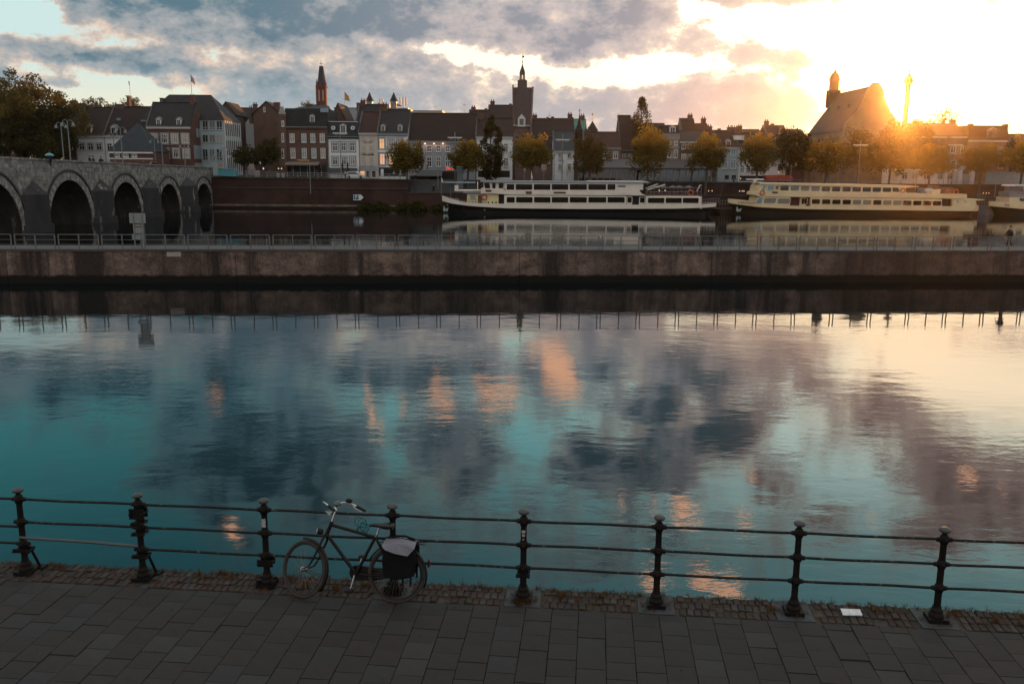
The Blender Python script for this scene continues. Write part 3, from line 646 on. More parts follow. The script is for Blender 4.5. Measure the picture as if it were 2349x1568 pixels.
# -- left cluster by the bridge
h = house('brick_house', 'narrow brown brick house at the left end of the row beside the big tree', 139, 172, 206, 290, 241, 11, M_brownb, M_brtile, cornice=M_frame)
for v0, v1 in ((297.5, 314), (327.6, 343)): winrow(h, 206, (144.5, 159), v0, v1, 8.5)
h = house('white_house', 'low white house with a single dormer above three windows by the bridge', 171, 238, 206, 310.5, 249, 13, M_white, M_brtile, cornice=M_frame)
winrow(h, 206, (181, 201, 220.5), 328.5, 345, 14, sur=M_greyw, sw=.18); dormer(h, 195.6, 286.5, 209.3, 309.5, .15); chimney(h, 206, 243, 216)
h = house('white_house', 'white house half hidden by the hipped slate pavilion roof, wide chimney on its ridge', 238, 341, 206, 310.5, 247.5, 13, M_white, M_brtile, cornice=M_frame)
winrow(h, 206, (245, 262), 328.5, 345, 13); dormer(h, 253, 286.5, 267, 309.5, .15); chimney(h, 265, 239, 285); boxpart(h, 'skylight', 209, 274, 272, 281, 277, M_bluep, -1.6, -.9)
chimney(h, 196, 240.5, 223, dy=9, h=1.5)
h = house('pavilion', 'low brick pavilion with a dark teal hipped slate roof at the bridge end', 250, 351, 192, 347.5, 283, 9, M_redb, M_slateb, rtype='hip', cornice=M_frame)
for u in (262, 282, 302): window(h, 192, u, 352, u + 13, 361, nx=3, nz=())
boxpart(h, 'white_band', 192, 250, 362.5, 351, 366, M_frame)
tw = thing('stone_tower', 'square stone church tower stump behind the roofs with a flagpole on it', 'tower', tuple(at(296, 330, 250)))
q = MB(); a = at(290, 222, 250); b = at(303, 330, 250); q.box(a.x, b.x, 250, 251.6, 5, a.z); q.build('shaft', M_brownb, tw); q = MB(); q.box(a.x - .2, b.x + .2, 249.8, 251.8, a.z + .003, a.z + .3); q.build('cap', M_stone, tw)
q = MB(); p = at(299, 221, 250.5); q.tube([(p.x, 250.5, p.z - .3), (p.x, 250.5, p.z + 4)], .05, 6); q.build('flagpole', M_steel, tw); q = MB(); q.prism([(p.x, 250.5, p.z + 2.2), (p.x - .3, 250.5, p.z + 3.8), (p.x, 250.5, p.z + 3.9)], (0, .05, 0)); q.build('flag', M_black, tw)

Yb = 203
h = house('brick_house', 'red brick house with eight stone framed windows and white toothed eaves', 336, 437, Yb, 290, 238, 9.5, M_redb, M_slate, cornice=M_frame)
cur = [M_bluep, M_glass, M_curt, M_glowpane]
for i, u in enumerate((346, 370, 393, 417)): window(h, Yb, u, 308, u + 15, 329, nx=3, nz=(.35,), sur=M_stone, sw=.32, pane=[M_bluep, M_glass, M_curt, M_curt][i])
for i, u in enumerate((349, 373, 397, 420)): window(h, Yb, u, 342, u + 14, 362, nx=3, nz=(.35,), sur=M_stone, sw=.32, pane=[M_bluep, M_glass, M_glass, M_curt][i])
dormer(h, 357, 269, 369, 288.5, .15); dormer(h, 403.6, 269.5, 415.5, 289, .15)
x0, x1 = INFO[h.name][:2]
for k in range(24): x = x0 + (x1 - x0) * (k + .5) / 24; q = MB(); q.box(x - .1, x + .1, Yb - .3, Yb - .004, INFO[h.name][5] - .62, INFO[h.name][5] - .425); q.build('eaves_block', M_frame, h)
def sidewin(r, xw, y0, y1, z0, z1, n=1, m=None):      # windows on a wall that faces +X
    q = MB(); q.box(xw - .02, xw + .1, y0, y1, z0, z1); w = q.build('window', M_stone, r)
    q = MB()
    for k in range(n): a = y0 + (y1 - y0) * (k + .12) / n; b = y0 + (y1 - y0) * (k + .88) / n; q.box(xw + .1, xw + .12, a, b, z0 + .15, z1 - .15)
    q.build('pane', m or M_bluep, w)
xw = x1
for z0, z1 in ((6.4, 8.9), (9.8, 12.8)): sidewin(h, xw, Yb + 1.2, Yb + 7.5, z0, z1, 3)
sidewin(h, xw, Yb + 3.4, Yb + 4.6, 14.6, 16.6); sidewin(h, xw, Yb + 5.2, Yb + 6.2, 14.6, 16.6)
# modern office with a great hipped slate roof
Ym = 209
h = house('office_building', 'office block of pale panels and glass under a tall dark hipped roof', 322, 513, Ym, 275, 217.5, 12.5, M_ltgrey, M_slate, cat='building', rtype='hip', ym=6.2, hipin=4.6)
for r0, r1, mm in ((277, 298, M_dark), (309, 327, M_curt), (342, 368, M_dark)):
    for k, (u0, u1) in enumerate(((464, 478), (480, 494), (496, 510.5))): window(h, Ym, u0, r0, u1, r1, nx=2, nz=(.75,) if r0 != 309 else (), pane=[M_dark, M_glass, mm][k], fw=.1, frame=M_ltgrey)
x0, x1, Y, Y1, zb, ze, zr, ym, R = INFO[h.name]
for k in range(9):
    y = Ym + .3 + k * 1.45; q = MB(); q.box(x1, x1 + .16, y, y + .2, zb, ze - .1); q.build('fin', M_white, h)
for k in range(8):
    y = Ym + .7 + k * 1.45
    for z0, z1 in ((zb + 1, zb + 4.2), (zb + 5, zb + 8.2), (zb + 9.3, ze - .6)):
        q = MB(); q.box(x1 - .02, x1 + .05, y, y + .95, z0, z1); q.build('side_pane', M_glass, h)
q = MB(); p = at(440, 218, Ym + 6.2); q.tube([(p.x, Ym + 6.2, p.z - .5), (p.x, Ym + 6.2, p.z + 4.6)], .06, 6); q.build('flagpole', M_steel, h)
q = MB(); q.prism([(p.x + .05, Ym + 6.2, p.z + 3.0), (p.x + .9, Ym + 6.3, p.z + 2.2), (p.x + .7, Ym + 6.3, p.z + 3.6), (p.x + .05, Ym + 6.2, p.z + 4.5)], (0, .04, 0)); q.build('flag', mat('red and white flag', (.35, .10, .09), .8, .2, 3, base2=(.5, .48, .46)), h)
dormer(h, 366, 226, 373, 240, 3.6, body=M_brownb, flat=True)
# the narrow street between the office and the cafe
def sidehouse(label, xw, y0, y1, face, eave, ridge, wall, roof, wn=3, name='town_house', nz=2, z0=5.6, fw=None):
    """house on a side street: its front is the wall x = xw and faces +X (face=1) or -X"""
    d = 8.0; xa, xb = (xw - d, xw) if face > 0 else (xw, xw + d); r = thing(name, label, 'house', ((xa + xb) / 2, (y0 + y1) / 2, z0), 'houses in the side street')
    xm = (xa + xb) / 2; q = MB(); q.prism([(xa, y0, z0 - .3), (xb, y0, z0 - .3), (xb, y0, eave), (xm, y0, ridge), (xa, y0, eave)][::-1], (0, y1 - y0, 0)); q.build('wall', wall, r)
    q = MB(); k = (ridge - eave) / (d / 2); t = .2
    q.prism([(xa - .3, y0 - .1, eave - .3 * k), (xm, y0 - .1, ridge), (xb + .3, y0 - .1, eave - .3 * k), (xb + .3, y0 - .1, eave - .3 * k + t), (xm, y0 - .1, ridge + t), (xa - .3, y0 - .1, eave - .3 * k + t)][::-1], (0, y1 - y0 + .1, 0)); q.build('roof', roof, r)
    for j in range(nz):
        for k in range(wn):
            ya = y0 + (y1 - y0) * (k + .22) / wn; yb = y0 + (y1 - y0) * (k + .78) / wn; za = z0 + 1.0 + (eave - z0 - 1) * j / nz; zc = za + (eave - z0 - 1) / nz * .68
            q = MB(); q.box(xw - .02 * face, xw + .08 * face, min(ya, yb), max(ya, yb), za, zc) if face > 0 else q.box(xw - .08, xw + .02, ya, yb, za, zc); w = q.build('window', fw or M_frame, r)
            q = MB(); c = (ya + yb) / 2; e = (yb - ya) * .09; X0, X1 = (xw + .08, xw + .1) if face > 0 else (xw - .1, xw - .08)
            for a, b in ((ya + e, c - e / 2), (c + e / 2, yb - e)): q.box(X0, X1, a, b, za + .12, zc - .12)
            q.build('pane', M_glass, w)
    return r
sidehouse('white rendered house on the left of the side street', -62.0, 236, 252, 1, 18.5, 22.5, M_white, M_brtile, 4, nz=3)
sidehouse('brown house deep in the side street', -60.5, 252.3, 270, 1, 17.5, 23.5, M_brownb, M_brtile, 4, nz=3)
sidehouse('tall white house on the right of the side street', -53.0, 221, 240, -1, 17.0, 21.0, M_white, M_brtile, 5, nz=3)
sidehouse('pale house at the bend of the side street', -55.0, 240.5, 262, -1, 16.5, 20.5, M_ltgrey, M_brtile, 5, nz=3)
h = house('brick_house', 'dark brick gable house closing the side street, small white window high up', 580, 642, 232, 262, 234, 10, M_brownb, M_brtile, rtype='gablefront'); window(h, 232, 604, 246, 609, 257, nx=1, nz=())
chimney(h, 628, 235, 642, dy=1, h=3); chimney(h, 571, 247, 579, dy=1, h=4, pots=2)
h = house('town_house', 'low dark roofed house glimpsed behind the office roof', 515, 580, 240, 275, 250, 12, M_brownb, M_brtile); chimney(h, 528, 238, 534); chimney(h, 548, 250, 553)
h = house('brick_house', 'dark gable house rising right behind the office roof', 498, 540, 228, 262, 235, 10, M_brownb, M_brtile, rtype='gablefront')

# -- cafe row
Yc = 200
h = house('cafe_building', 'brown brick corner cafe with mansard roof, awning and gold lettering', 652, 751, Yc, 291, 249, 12, M_brownb, M_slate, rtype='mansard', cornice=M_brownb)
for i, u in enumerate((664, 691, 711.5, 733)): window(h, Yc, u, 306.7, u + 12, 327, nx=2, nz=(.3,), pane=[M_curt, M_bluep, M_bluep, M_curt][i])
for i, u in enumerate((666, 692, 714, 734.8)): window(h, Yc, u, 340, u + 12, 363, nx=2, nz=(.3,), pane=[M_curt, M_bluep, M_bluep, M_curt][i])
for u, v0, v1, w in ((666, 278, 287, 6), (692, 279, 287, 6), (734, 278, 287, 6)): dormer(h, u, v0, u + w, v1, .4, peak=.2, pane=M_bluep)
dormer(h, 710, 263, 722, 288, .2, peak=.3)
x0, x1, Y, Y1, zb, ze, zr, ym, R = INFO[h.name]
q = MB(); a = at(712, 240, Yc + 6); b = at(758, 240, Yc + 6); q.prism([(x0 + 2, Yc + 1, zr), (x0 + 3, Yc + 6, zr + .8), (a.x, Yc + 6, a.z), (b.x - 1.2, Yc + 6, a.z), (x1 - .1, Yc + 1, zr)][::-1], (0, 4, 0)); q.build('upper_roof', M_slate, h)
boxpart(h, 'skylight', Yc + 1, 735, 248.5, 753, 258, M_bluep, -.35, -.05); chimney(h, 704, 238, 711, dy=4)
q = MB(); a = at(640, 300, Yc - .3); b = at(656, 300, Yc - .3); q.box(a.x, b.x, Yc - .35, Yc + 1.5, zb, Z_(648, 262, Yc)); tu = q.build('corner_turret', M_brownb, h)
q = MB(); zt = Z_(648, 262, Yc); q.prism([(a.x, Yc - .35, zt), (b.x, Yc - .35, zt), (b.x - .35, Yc - .35, Z_(648, 251, Yc)), (b.x - .5, Yc - .35, Z_(648, 245, Yc)), (a.x + .5, Yc - .35, Z_(648, 245, Yc)), (a.x + .35, Yc - .35, Z_(648, 251, Yc))][::-1], (0, .6, 0)); q.build('turret_gable', M_stone, h)
for v0, v1 in ((277, 290), (306, 326), (342, 363)): window(h, Yc - .35, 645.5, v0, 652, v1, nx=1, nz=(.3,))
text('sign_lettering', "'t Pispenhoes", emit('gold letters', (.55, .30, .10), .35), h, tuple(at(695, 367.5, Yc - .25)), .52, .03)
boxpart(h, 'shop_front', Yc, 655, 377, 749, 404, M_dark, -.06, .01)
for u in (658, 672, 688, 704, 720, 736): boxpart(h, 'shop_post', Yc, u, 377, u + 2, 404, M_stone, -.2, -.07)
q = MB(); a = at(657, 371, Yc); b = at(733, 371, Yc); q.prism([(a.x, Yc - .05, a.z), (a.x, Yc - 1.7, a.z - .55), (a.x, Yc - 1.7, a.z - .8), (a.x, Yc - .05, a.z - .5)], (b.x - a.x, 0, 0)); q.build('awning', mat('beige awning', (.16, .14, .12), .8, .1, 1), h)

h = house('white_house', 'white house with slate mansard, round shield windows and tall white dormer', 751.5, 822, Yc, 313.7, 279.5, 11, M_white, M_slateb, rtype='mansard', cornice=M_slate)
for u in (762, 781.5, 801.5): window(h, Yc, u, 327, u + 12.5, 347, nx=2, nz=(.38,), sur=M_greyw, sw=.3); 
for i, u in enumerate((762.5, 782.5, 802.5)): window(h, Yc, u, 360, u + 12, 378.5, nx=2, nz=(.32,), sur=M_greyw, sw=.3, pane=[M_glass, M_glass, M_curt][i])
dormer(h, 779, 284, 794, 309, -.1, peak=.25); boxpart(h, 'terrace_screen', Yc, 753, 385, 822, 399, M_awn, -1.2, -1.1); boxpart(h, 'roof_edge', Yc + .9, 753, 278.6, 821, 280.5, M_frame, -.2, .3)
for u in (764.4, 809):
    p = at(u, 294, Yc + .25); q = MB(); q.tube([(p.x, p.y - .25, p.z), (p.x, p.y + .4, p.z)], [.46, .46], 12); w = q.build('round_window', M_frame, h); q = MB(); q.tube([(p.x, p.y - .29, p.z), (p.x, p.y - .252, p.z)], .2, 10); q.build('pane', M_zinc, w)
h = house('shop_house', 'narrow cream house lettered CARL KRAMP with blind windows', 822, 865.5, Yc, 304.7, 259.4, 12, M_offw, M_retile, cornice=M_frame)
M_blind = mat('blind window panel', (.36, .34, .31), .8, .06, 1)
for v0, v1 in ((308.7, 321.5), (334, 349), (360.5, 378)):
    for u in (829, 847): window(h, Yc, u, v0, u + 9.5, v1, nx=2, nz=(.38,), pane=M_blind, frame=M_offw, fw=.12)
text('lettering', 'o p t i e k', M_black, h, tuple(at(843, 326.6, Yc - .1)), .46, .02, 0, .004); text('lettering', 'CARL KRAMP', M_black, h, tuple(at(843, 355, Yc - .1)), .46, .02, 0, .008, 1.0)
for i, (u0, u1) in enumerate(((826, 836), (840, 847), (853, 861))): boxpart(h, 'doorway', Yc, u0, 393, u1, 406, M_glowpane if i == 0 else M_dark, -.05, .02)
boxpart(h, 'blue_band', Yc, 822.5, 381.5, 865, 392, M_greyw, -.05, .02)
h = house('white_house', 'white house with blue grey trim, two white dormers and tall windows behind a plane tree', 865.5, 935.5, Yc, 306, 254.4, 12, M_white, M_slate, cornice=M_greyw)
for i, u in enumerate((869.5, 890.5, 911)): window(h, Yc, u, 318, u + 12.5, 341.5, nx=2, nz=(.3,), pane=[M_glowpane, M_curt, M_curt][i], sur=M_greyw, sw=.25)
for i, u in enumerate((870.5, 890.5, 911)): window(h, Yc, u, 352.5, u + 12.5, 378, nx=2, nz=(.3,), pane=[M_glowpane, M_glowpane, M_glowpane][i], sur=M_greyw, sw=.25)
boxpart(h, 'blue_band', Yc, 866, 308, 935, 313.5, M_greyw, -.12, .02); boxpart(h, 'string_course', Yc, 866, 344, 935, 350, M_white, -.12, .02)
dormer(h, 873, 285.6, 883, 302, .3, peak=.3); dormer(h, 912, 285.6, 922, 302, .3, peak=.3); boxpart(h, 'shop_front', Yc, 868, 384, 934, 405, M_dark, -.05, .02); boxpart(h, 'door', Yc, 873, 388, 880, 405, M_white, -.15, -.06)
chimney(h, 868, 243, 876)
h = house('long_house', 'long grey blue house with small white windows and wall lamps glowing under its eaves', 936, 1090, Yc, 324, 263, 11, M_greyw, M_brtile, cornice=M_greyw)
for u in (957, 978.5, 999.6, 1020.5, 1042): window(h, Yc, u, 334, u + 11, 348.5, nx=2, nz=(.5,)); 
for u in (957, 978.5, 999.6, 1020.5, 1042): window(h, Yc, u, 360, u + 11.5, 383, nx=2, nz=(.38,))
for i, u in enumerate((974.5, 995, 1015.5)):
    p = at(u, 329.5, Yc - .35); q = MB(); q.lathe([(.16, -.1), (.05, .12)], tuple(p), 8); q.build('wall_lamp', emit('lamp glow', (1, .55, .3), 3.0), h)
    l = bpy.data.lights.new('lamp_light', 'POINT'); l.energy = 14; l.color = (1, .5, .3); l.shadow_soft_size = .1; lo = bpy.data.objects.new('lamp_light', l); COL.objects.link(lo); lo.location = (p.x, p.y - .25, p.z - .3)
q = MB(); a = at(941, 390, Yc - .1); b = at(1015, 390, Yc - .1); q.prism([(a.x, Yc - .05, a.z), (a.x, Yc - 2.0, a.z - 1.2), (a.x, Yc - 2.0, a.z - 1.35), (a.x, Yc - .05, a.z - .3)], (b.x - a.x, 0, 0)); q.build('awning', M_awn, h); boxpart(h, 'shop_front', Yc, 940, 392, 1056, 412, M_dark, -.04, .02)
text('neon_sign', 'Onix', emit('red neon', (1, .12, .06), 1.2), h, tuple(at(1031, 387, Yc - .25)), .8, .02)
h = house('town_house', 'gabled house with pale bargeboards standing behind the long grey house', 1012, 1078, 214, 318, 272, 14, M_brownb, M_zinc, rtype='gablefront')
h = house('white_house', 'white house with big windows behind the dark tapering tree', 1091, 1175.6, Yc, 313, 274, 12, M_white, M_brtile, cornice=M_frame)
for u in (1097, 1116, 1136, 1155): window(h, Yc, u, 329, u + 10, 350, nx=2, nz=(.3,)); window(h, Yc, u, 362, u + 10.5, 383, nx=2, nz=(.3,))
boxpart(h, 'shop_front', Yc, 1096, 391, 1169, 407, M_dark, -.05, .02)
for u0, v0, u1, ve, vr, Y, d, wm, rmm, lab in ((1074, 0, 1121, 295, 255, 222, 14, M_brownb, M_brtile, 'brown roofed house left of the high ridge beside the tall dark tower'), (1119, 0, 1177, 288, 244, 226, 16, M_brownb, M_brtile, 'higher brown ridge leaning against the tall dark tower'),
        (1000, 0, 1040, 300, 284, 216, 10, M_brownb, M_brtile, 'small brown roof behind the long grey house'), (1048, 0, 1078, 310, 278, 216, 10, M_brownb, M_brtile, 'brown roof right of the pale bargeboards'),
        (1218, 0, 1262, 316, 275, 214, 12, M_brownb, M_brtile, 'brown roofed house just right of the tall tower'), (1258, 0, 1318, 312, 275, 220, 12, M_brownb, M_brtile, 'brown house with chimneys left of the green copper roof'),
        (1422, 0, 1452, 345, 268, 206, 13, M_brownb, M_brtile, 'tall brown gabled house behind the golden plane tree'), (1448, 0, 1532, 318, 286, 216, 12, M_brownb, M_brtile, 'dark roof behind the tall pointed tree'),
        (1566.5, 0, 1600, 320, 275, 214, 12, M_pinkb, M_brtile, 'narrow house with steep brown roof above the brown front'), (1599.5, 0, 1632, 318, 287, 214, 12, M_pinkb, M_retile, 'red brown roof beside the steep narrow roof'),
        (1640, 0, 1700, 312, 302, 232, 10, M_brownb, M_brtile, 'low far roof on the skyline right of the last tall house'), (1698, 0, 1752, 312, 300, 234, 10, M_brownb, M_brtile, 'second low far roof on the pink skyline'),
        (1762, 0, 1812, 318, 291, 230, 12, M_brownb, M_brtile, 'stepped dark roofs left of the church'), (1808, 0, 1850, 316, 300, 236, 10, M_brownb, M_brtile, 'low dark roof at the foot of the church'),
        (1180, 0, 1300, 352, 318, 206, 9, M_pinkb, M_brtile, 'low brown house under the tall tower behind the plane tree')):
    h = house('town_house', lab, u0, u1, Y, ve, vr, d, wm, rmm)
    if u0 in (1074, 1119, 1258, 1218): chimney(h, u1 - 9, vr - 6, u1 - 4)
    if u0 in (1258, 1640, 1762): chimney(h, u0 + 6, vr - 7, u0 + 12)
    winrow(h, Y, [u0 + (u1 - u0) * t for t in (.15, .6)], ve + 8, ve + 24, 9)
h = house('white_house', 'white house with a dark blue slate roof between two round plane trees', 1270, 1317, Yc, 345.8, 303, 11, M_white, M_slateb, cornice=M_frame)
for u in (1280, 1301): window(h, Yc, u, 351, u + 8.5, 363.5, nx=2, nz=()); window(h, Yc, u - .5, 375, u + 8.5, 391, nx=2, nz=(.3,))
text('lettering', "l'A-mi", M_black, h, tuple(at(1287, 369.5, Yc - .1)), .55, .02)
h = house('town_house', 'building with a green copper roof', 1317, 1347, 226, 315, 276, 12, M_brownb, M_copper)
sp = thing('spire', 'small dark pointed spire with a cross in front of the green copper roof', 'spire', tuple(at(1328, 300, 222)))
p = at(1328, 298, 222); q = MB(); q.lathe([(1.0, -3), (1.0, 0), (.75, .4), (.5, 1.2), (.22, 2.4), (.05, 3.9)], tuple(p), 8, False); q.build('spire_roof', M_slate, sp); q = MB(); q.box(p.x - .05, p.x + .05, p.y - .05, p.y + .05, p.z + 3.8, p.z + 5.0); q.box(p.x - .3, p.x + .3, p.y - .04, p.y + .04, p.z + 4.4, p.z + 4.5); q.build('cross', M_black, sp)
h = thing('tower', 'small square tower with a brown pyramid roof and a bright ball on top', 'tower', tuple(at(1360, 300, 232)))
a = at(1348, 300, 230); b = at(1372, 300, 230); tp = at(1359, 277, 232); q = MB(); q.box(a.x + .2, b.x - .2, 230.2, 235, 5, a.z); q.build('shaft', M_pinkb, h)
q = MB(); xm = tp.x; q.add([(a.x, 230, a.z), (b.x, 230, a.z), (b.x, 235.2, a.z), (a.x, 235.2, a.z), (xm, 232.6, tp.z)], [(0, 1, 4), (1, 2, 4), (2, 3, 4), (3, 0, 4), (3, 2, 1, 0)]); q.build('pyramid_roof', M_brtile, h)
q = MB(); q.tube([(xm, 232.6, tp.z - .2), (xm, 232.6, tp.z + 1.5)], .05, 5); q.ball((xm, 232.6, tp.z + 1.6), .28, .28, .28, 10, 6); q.build('finial', mat('gilded ball', (.5, .4, .2), .3, .1, 2, metal=1.0), h)
h = house('town_house', 'stone fronted house with a red brown roof beside the tall brown gable', 1340, 1424, Yc, 338.5, 306, 10, M_pinkb, M_retile, cornice=M_stone)
for u in (1362, 1384, 1406.5): window(h, Yc, u, 348, u + 9.5, 364.5, nx=2, nz=(.3,), sur=M_stone, sw=.18)
h = house('town_house', 'ornate narrow stone house with a white dormer and carved cornice', 1526, 1558, Yc, 306, 287, 12, mat('carved stone front', (.24, .20, .165), .85, .2, 1.5), M_slate, rtype='mansard', cornice=M_stone)
for v0, v1 in ((324, 333), (345, 362), (376, 392)):
    for u in (1531, 1545.5): window(h, Yc, u, v0, u + 7.5, v1, nx=2, nz=(.3,), sur=M_stone, sw=.15)
dormer(h, 1536, 288, 1549, 306, .1, peak=.3); boxpart(h, 'frieze', Yc, 1526, 309, 1558, 320, M_stone, -.15, .02); boxpart(h, 'string_course', Yc, 1526, 336, 1558, 339, M_stone, -.12, .02)
h = house('town_house', 'dark brown house with white shuttered windows and a white gutter', 1558, 1646, Yc, 324, 303.5, 10, M_brownb, M_slate, cornice=M_frame)
for u in (1563, 1577, 1592, 1607, 1622): window(h, Yc, u, 330.5, u + 9.5, 342.5, nx=2, nz=()); window(h, Yc, u - .5, 353, u + 10, 370.5, nx=2, nz=(.3,), pane=M_curt)
pv = thing('glass_pavilion', 'long low glass pavilion with a flat grey roof behind the left boat', 'building', (30, 193, 5)); Yp = 194
M_pgl = glassm('tinted glass wall', (.016, .014, .013), .05)
a = at(1326, 384, Yp); b = at(1632, 384, Yp); zt = Z_(1480, 365.5, Yp + 4); ze = a.z
q = MB(); q.prism([(a.x, Yp - .6, ze), (a.x, Yp + 4.6, zt), (a.x, Yp + 5, zt - .4), (a.x, Yp - .6, ze - .35)], (b.x - a.x, 0, 0)); q.build('roof', mat('grey roof sheet', (.062, .060, .062), .6, .15, .4), pv)
q = MB(); q.box(a.x, b.x, Yp + .05, Yp + 4.5, 4.9, ze - .2); q.build('glass_wall', M_pgl, pv); q = MB(); q.box(a.x - .4, a.x - .01, Yp - .1, Yp + 4.6, 4.9, ze - .2); q.build('end_wall', M_brownb, pv)
for k in range(22): x = a.x + (b.x - a.x) * k / 21; q = MB(); q.box(x - .06, x + .06, Yp - .12, Yp + .04, 4.9, ze - .2); q.build('mullion', M_steel, pv)
h = house('town_house', 'blue grey fronted house with shutters and a white curved dormer', 1646, 1694, Yc, 337, 303, 11, M_ltgrey, M_brtile, cornice=M_frame)
for u in (1657, 1676): window(h, Yc, u, 342, u + 11, 357, nx=2, nz=(), pane=M_bluep); window(h, Yc, u - 1, 366, u + 11, 387, nx=2, nz=(.25,), pane=M_bluep)
for u in (1662, 1678): boxpart(h, 'shop_window', Yc, u, 402, u + 9, 412, M_dark, -.05, .02)
dormer(h, 1666, 320, 1675, 337, .3, peak=.4)
h = house('white_house', 'white plastered house with dark ground floor shop behind a golden tree', 1694, 1752, Yc, 336, 308, 11, M_white, M_brtile)
for u in (1697, 1711, 1725, 1739): window(h, Yc, u, 380, u + 9, 396, nx=2, nz=(.3,)); window(h, Yc, u, 346, u + 9, 362, nx=2, nz=(.3,))
boxpart(h, 'shop_front', Yc, 1696, 403, 1750, 416, M_dark, -.05, .02); dormer(h, 1685, 311, 1706, 321, 1.5, body=M_white, flat=True)
h = house('white_house', 'low white end house with a red awning over its terrace', 1752, 1803, Yc, 361, 350, 9, M_white, M_brtile)
for u in (1757, 1783): window(h, Yc, u, 376, u + 8, 392, nx=2, nz=(.3,))
q = MB(); a = at(1752, 401.7, Yc - .1); b = at(1812, 402, Yc - .1); q.prism([(a.x, Yc - .05, a.z), (a.x, Yc - 2.6, a.z - .55), (a.x, Yc - 2.6, a.z - 1.3), (a.x, Yc - .05, a.z - 1.2)], (b.x - a.x, 0, 0)); q.build('awning', mat('red awning cloth', (.34, .055, .03), .8, .12, 1), h)
# -- right hand block
h = house('brick_house', 'left wing of the pink brick block beyond the glare of the sun', 2100, 2221, 198, 312, 287, 12, M_pinkb, M_retile, cornice=M_frame); chimney(h, 2148, 284, 2158)
winrow(h, 198, (2130, 2155, 2180, 2203), 335, 352, 11, nz=(.3,)); winrow(h, 198, (2130, 2155, 2180, 2203), 368, 388, 11, nz=(.3,))
h = house('brick_house', 'pink brick house with a mansard roof and rounded central dormer at the right', 2221, 2313, 197, 321, 288, 13, M_pinkb, M_retile, rtype='mansard', cornice=M_frame)
dormer(h, 2265, 294, 2288, 322, .1, body=M_pinkb, peak=.25); winrow(h, 197, (2230, 2256, 2290), 338, 353, 9, nz=(.3,)); winrow(h, 197, (2230, 2256, 2290), 366, 386, 9, nz=(.3,)); chimney(h, 2222, 284, 2230, dy=3); chimney(h, 2301, 285, 2310, dy=3)
pt = thing('stone_portal', 'white arched portal with steps at the right end of the promenade', 'gateway', tuple(at(2214, 420, 195)))
a = at(2197, 396, 195); b = at(2230, 430, 195); q = MB(); zb = gz(100); pz = a.z
q.box(a.x, a.x + .8, 194.6, 195.6, zb, pz); q.box(b.x - .8, b.x, 194.6, 195.6, zb, pz); xm = (a.x + b.x) / 2; rr = (b.x - a.x) / 2
for k in range(10):
    t0, t1 = math.pi * k / 10, math.pi * (k + 1) / 10
    q.prism([(xm - r_ * math.cos(t), 194.6, pz + r_ * math.sin(t)) for r_, t in ((rr - .8, t0), (rr - .8, t1), (rr, t1), (rr, t0))], (0, 1, 0))
q.build('arch', M_white, pt); q = MB(); q.box(a.x - .6, b.x + .6, 194.4, 195.8, pz + rr, pz + rr + .5); q.build('cornice', M_white, pt); boxpart(pt, 'door', 195.3, 2201, 399, 2226, 429, M_ltgrey, -.1, 0)
h = house('low_house', 'low pale house half hidden by trees left of the white portal', 2058, 2197, 197, 388, 384, 8, M_white, M_zinc, rtype='flat'); winrow(h, 197, (2068, 2092, 2118, 2150, 2172), 396, 412, 12, nz=(.3,))
ct = thing('pale_screen', 'pale blue slatted screen with letters H and O at the right edge', 'screen', tuple(at(2305, 420, 191)))
a = at(2261, 396, 191); b = at(2362, 423, 191); M_pblue = mat('pale blue boards', (.22, .30, .33), .6, .1, .8)
n = 14
for k in range(n): x = a.x + (b.x - a.x) * k / n; q = MB(); q.box(x, x + (b.x - a.x) / n - .05, 191, 191.2, b.z, a.z); q.build('panel', M_pblue, ct)
q = MB(); q.box(a.x - .2, b.x, 190.9, 191.3, a.z + .003, a.z + .25); q.box(a.x - .2, b.x, 190.9, 191.3, b.z - .3, b.z - .003); q.build('rail', M_steel, ct)
text('lettering', 'H O', mat('dull letter grey', (.36, .40, .42), .6, .1, 1), ct, tuple(at(2340, 404, 190.95)), 1.6, .03)
h = house('town_house', 'pale house at the far right edge behind trees', 2313, 2400, 204, 332, 311, 11, M_pinkb, M_brtile, cornice=M_frame); winrow(h, 204, (2318, 2334), 345, 362, 8, nz=(.3,))
# far filler roofs on the left skyline and the flat white building with aerials
h = house('apartment_block', 'long flat pale building on the skyline behind the cafe row', 925, 1014, 262, 256, 254, 14, M_offw, M_zinc, rtype='flat', cat='building')
h = house('apartment_block', 'grey flat roofed block behind the white mansard house', 766, 935, 240, 250, 248, 12, M_greyw, M_zinc, rtype='flat', cat='building'); boxpart(h, 'roof_plant', 240, 840, 238, 892, 250, mat('blue grey plant room', (.11, .18, .21), .6, .1, .5), .3, 3)
h = house('brick_house', 'brown gable with a white verge right behind the cafe roof', 752, 800, 214, 290, 238, 12, M_brownb, M_retile, rtype='gablefront')
h = house('town_house', 'dark roof between the mansard house and the cafe gable', 815, 872, 212, 290, 243, 12, M_brownb, M_slate); chimney(h, 818, 236, 828)
for (u, v0, v1, lab) in ((874.5, 227, 250, 'pair of white aerial panels on the flat roof, left one'), (925, 224, 252, 'tall cluster of white aerial panels above the pale flat building')):
    t = thing('aerial_mast', lab, 'aerial', tuple(at(u, v1, 240))); p = at(u, v1, 243); tz = Z_(u, v0, 243)
    q = MB(); q.tube([(p.x, 243, p.z - 2), (p.x, 243, tz)], .08, 6); q.build('mast', M_steel, t)
    for dxx in ((-.35, .35) if u < 900 else (-.8, 0, .75)): q = MB(); q.box(p.x + dxx - .2, p.x + dxx + .2, 242.7, 242.95, tz - 2.4 + abs(dxx) * .3, tz); q.build('panel', M_frame, t)
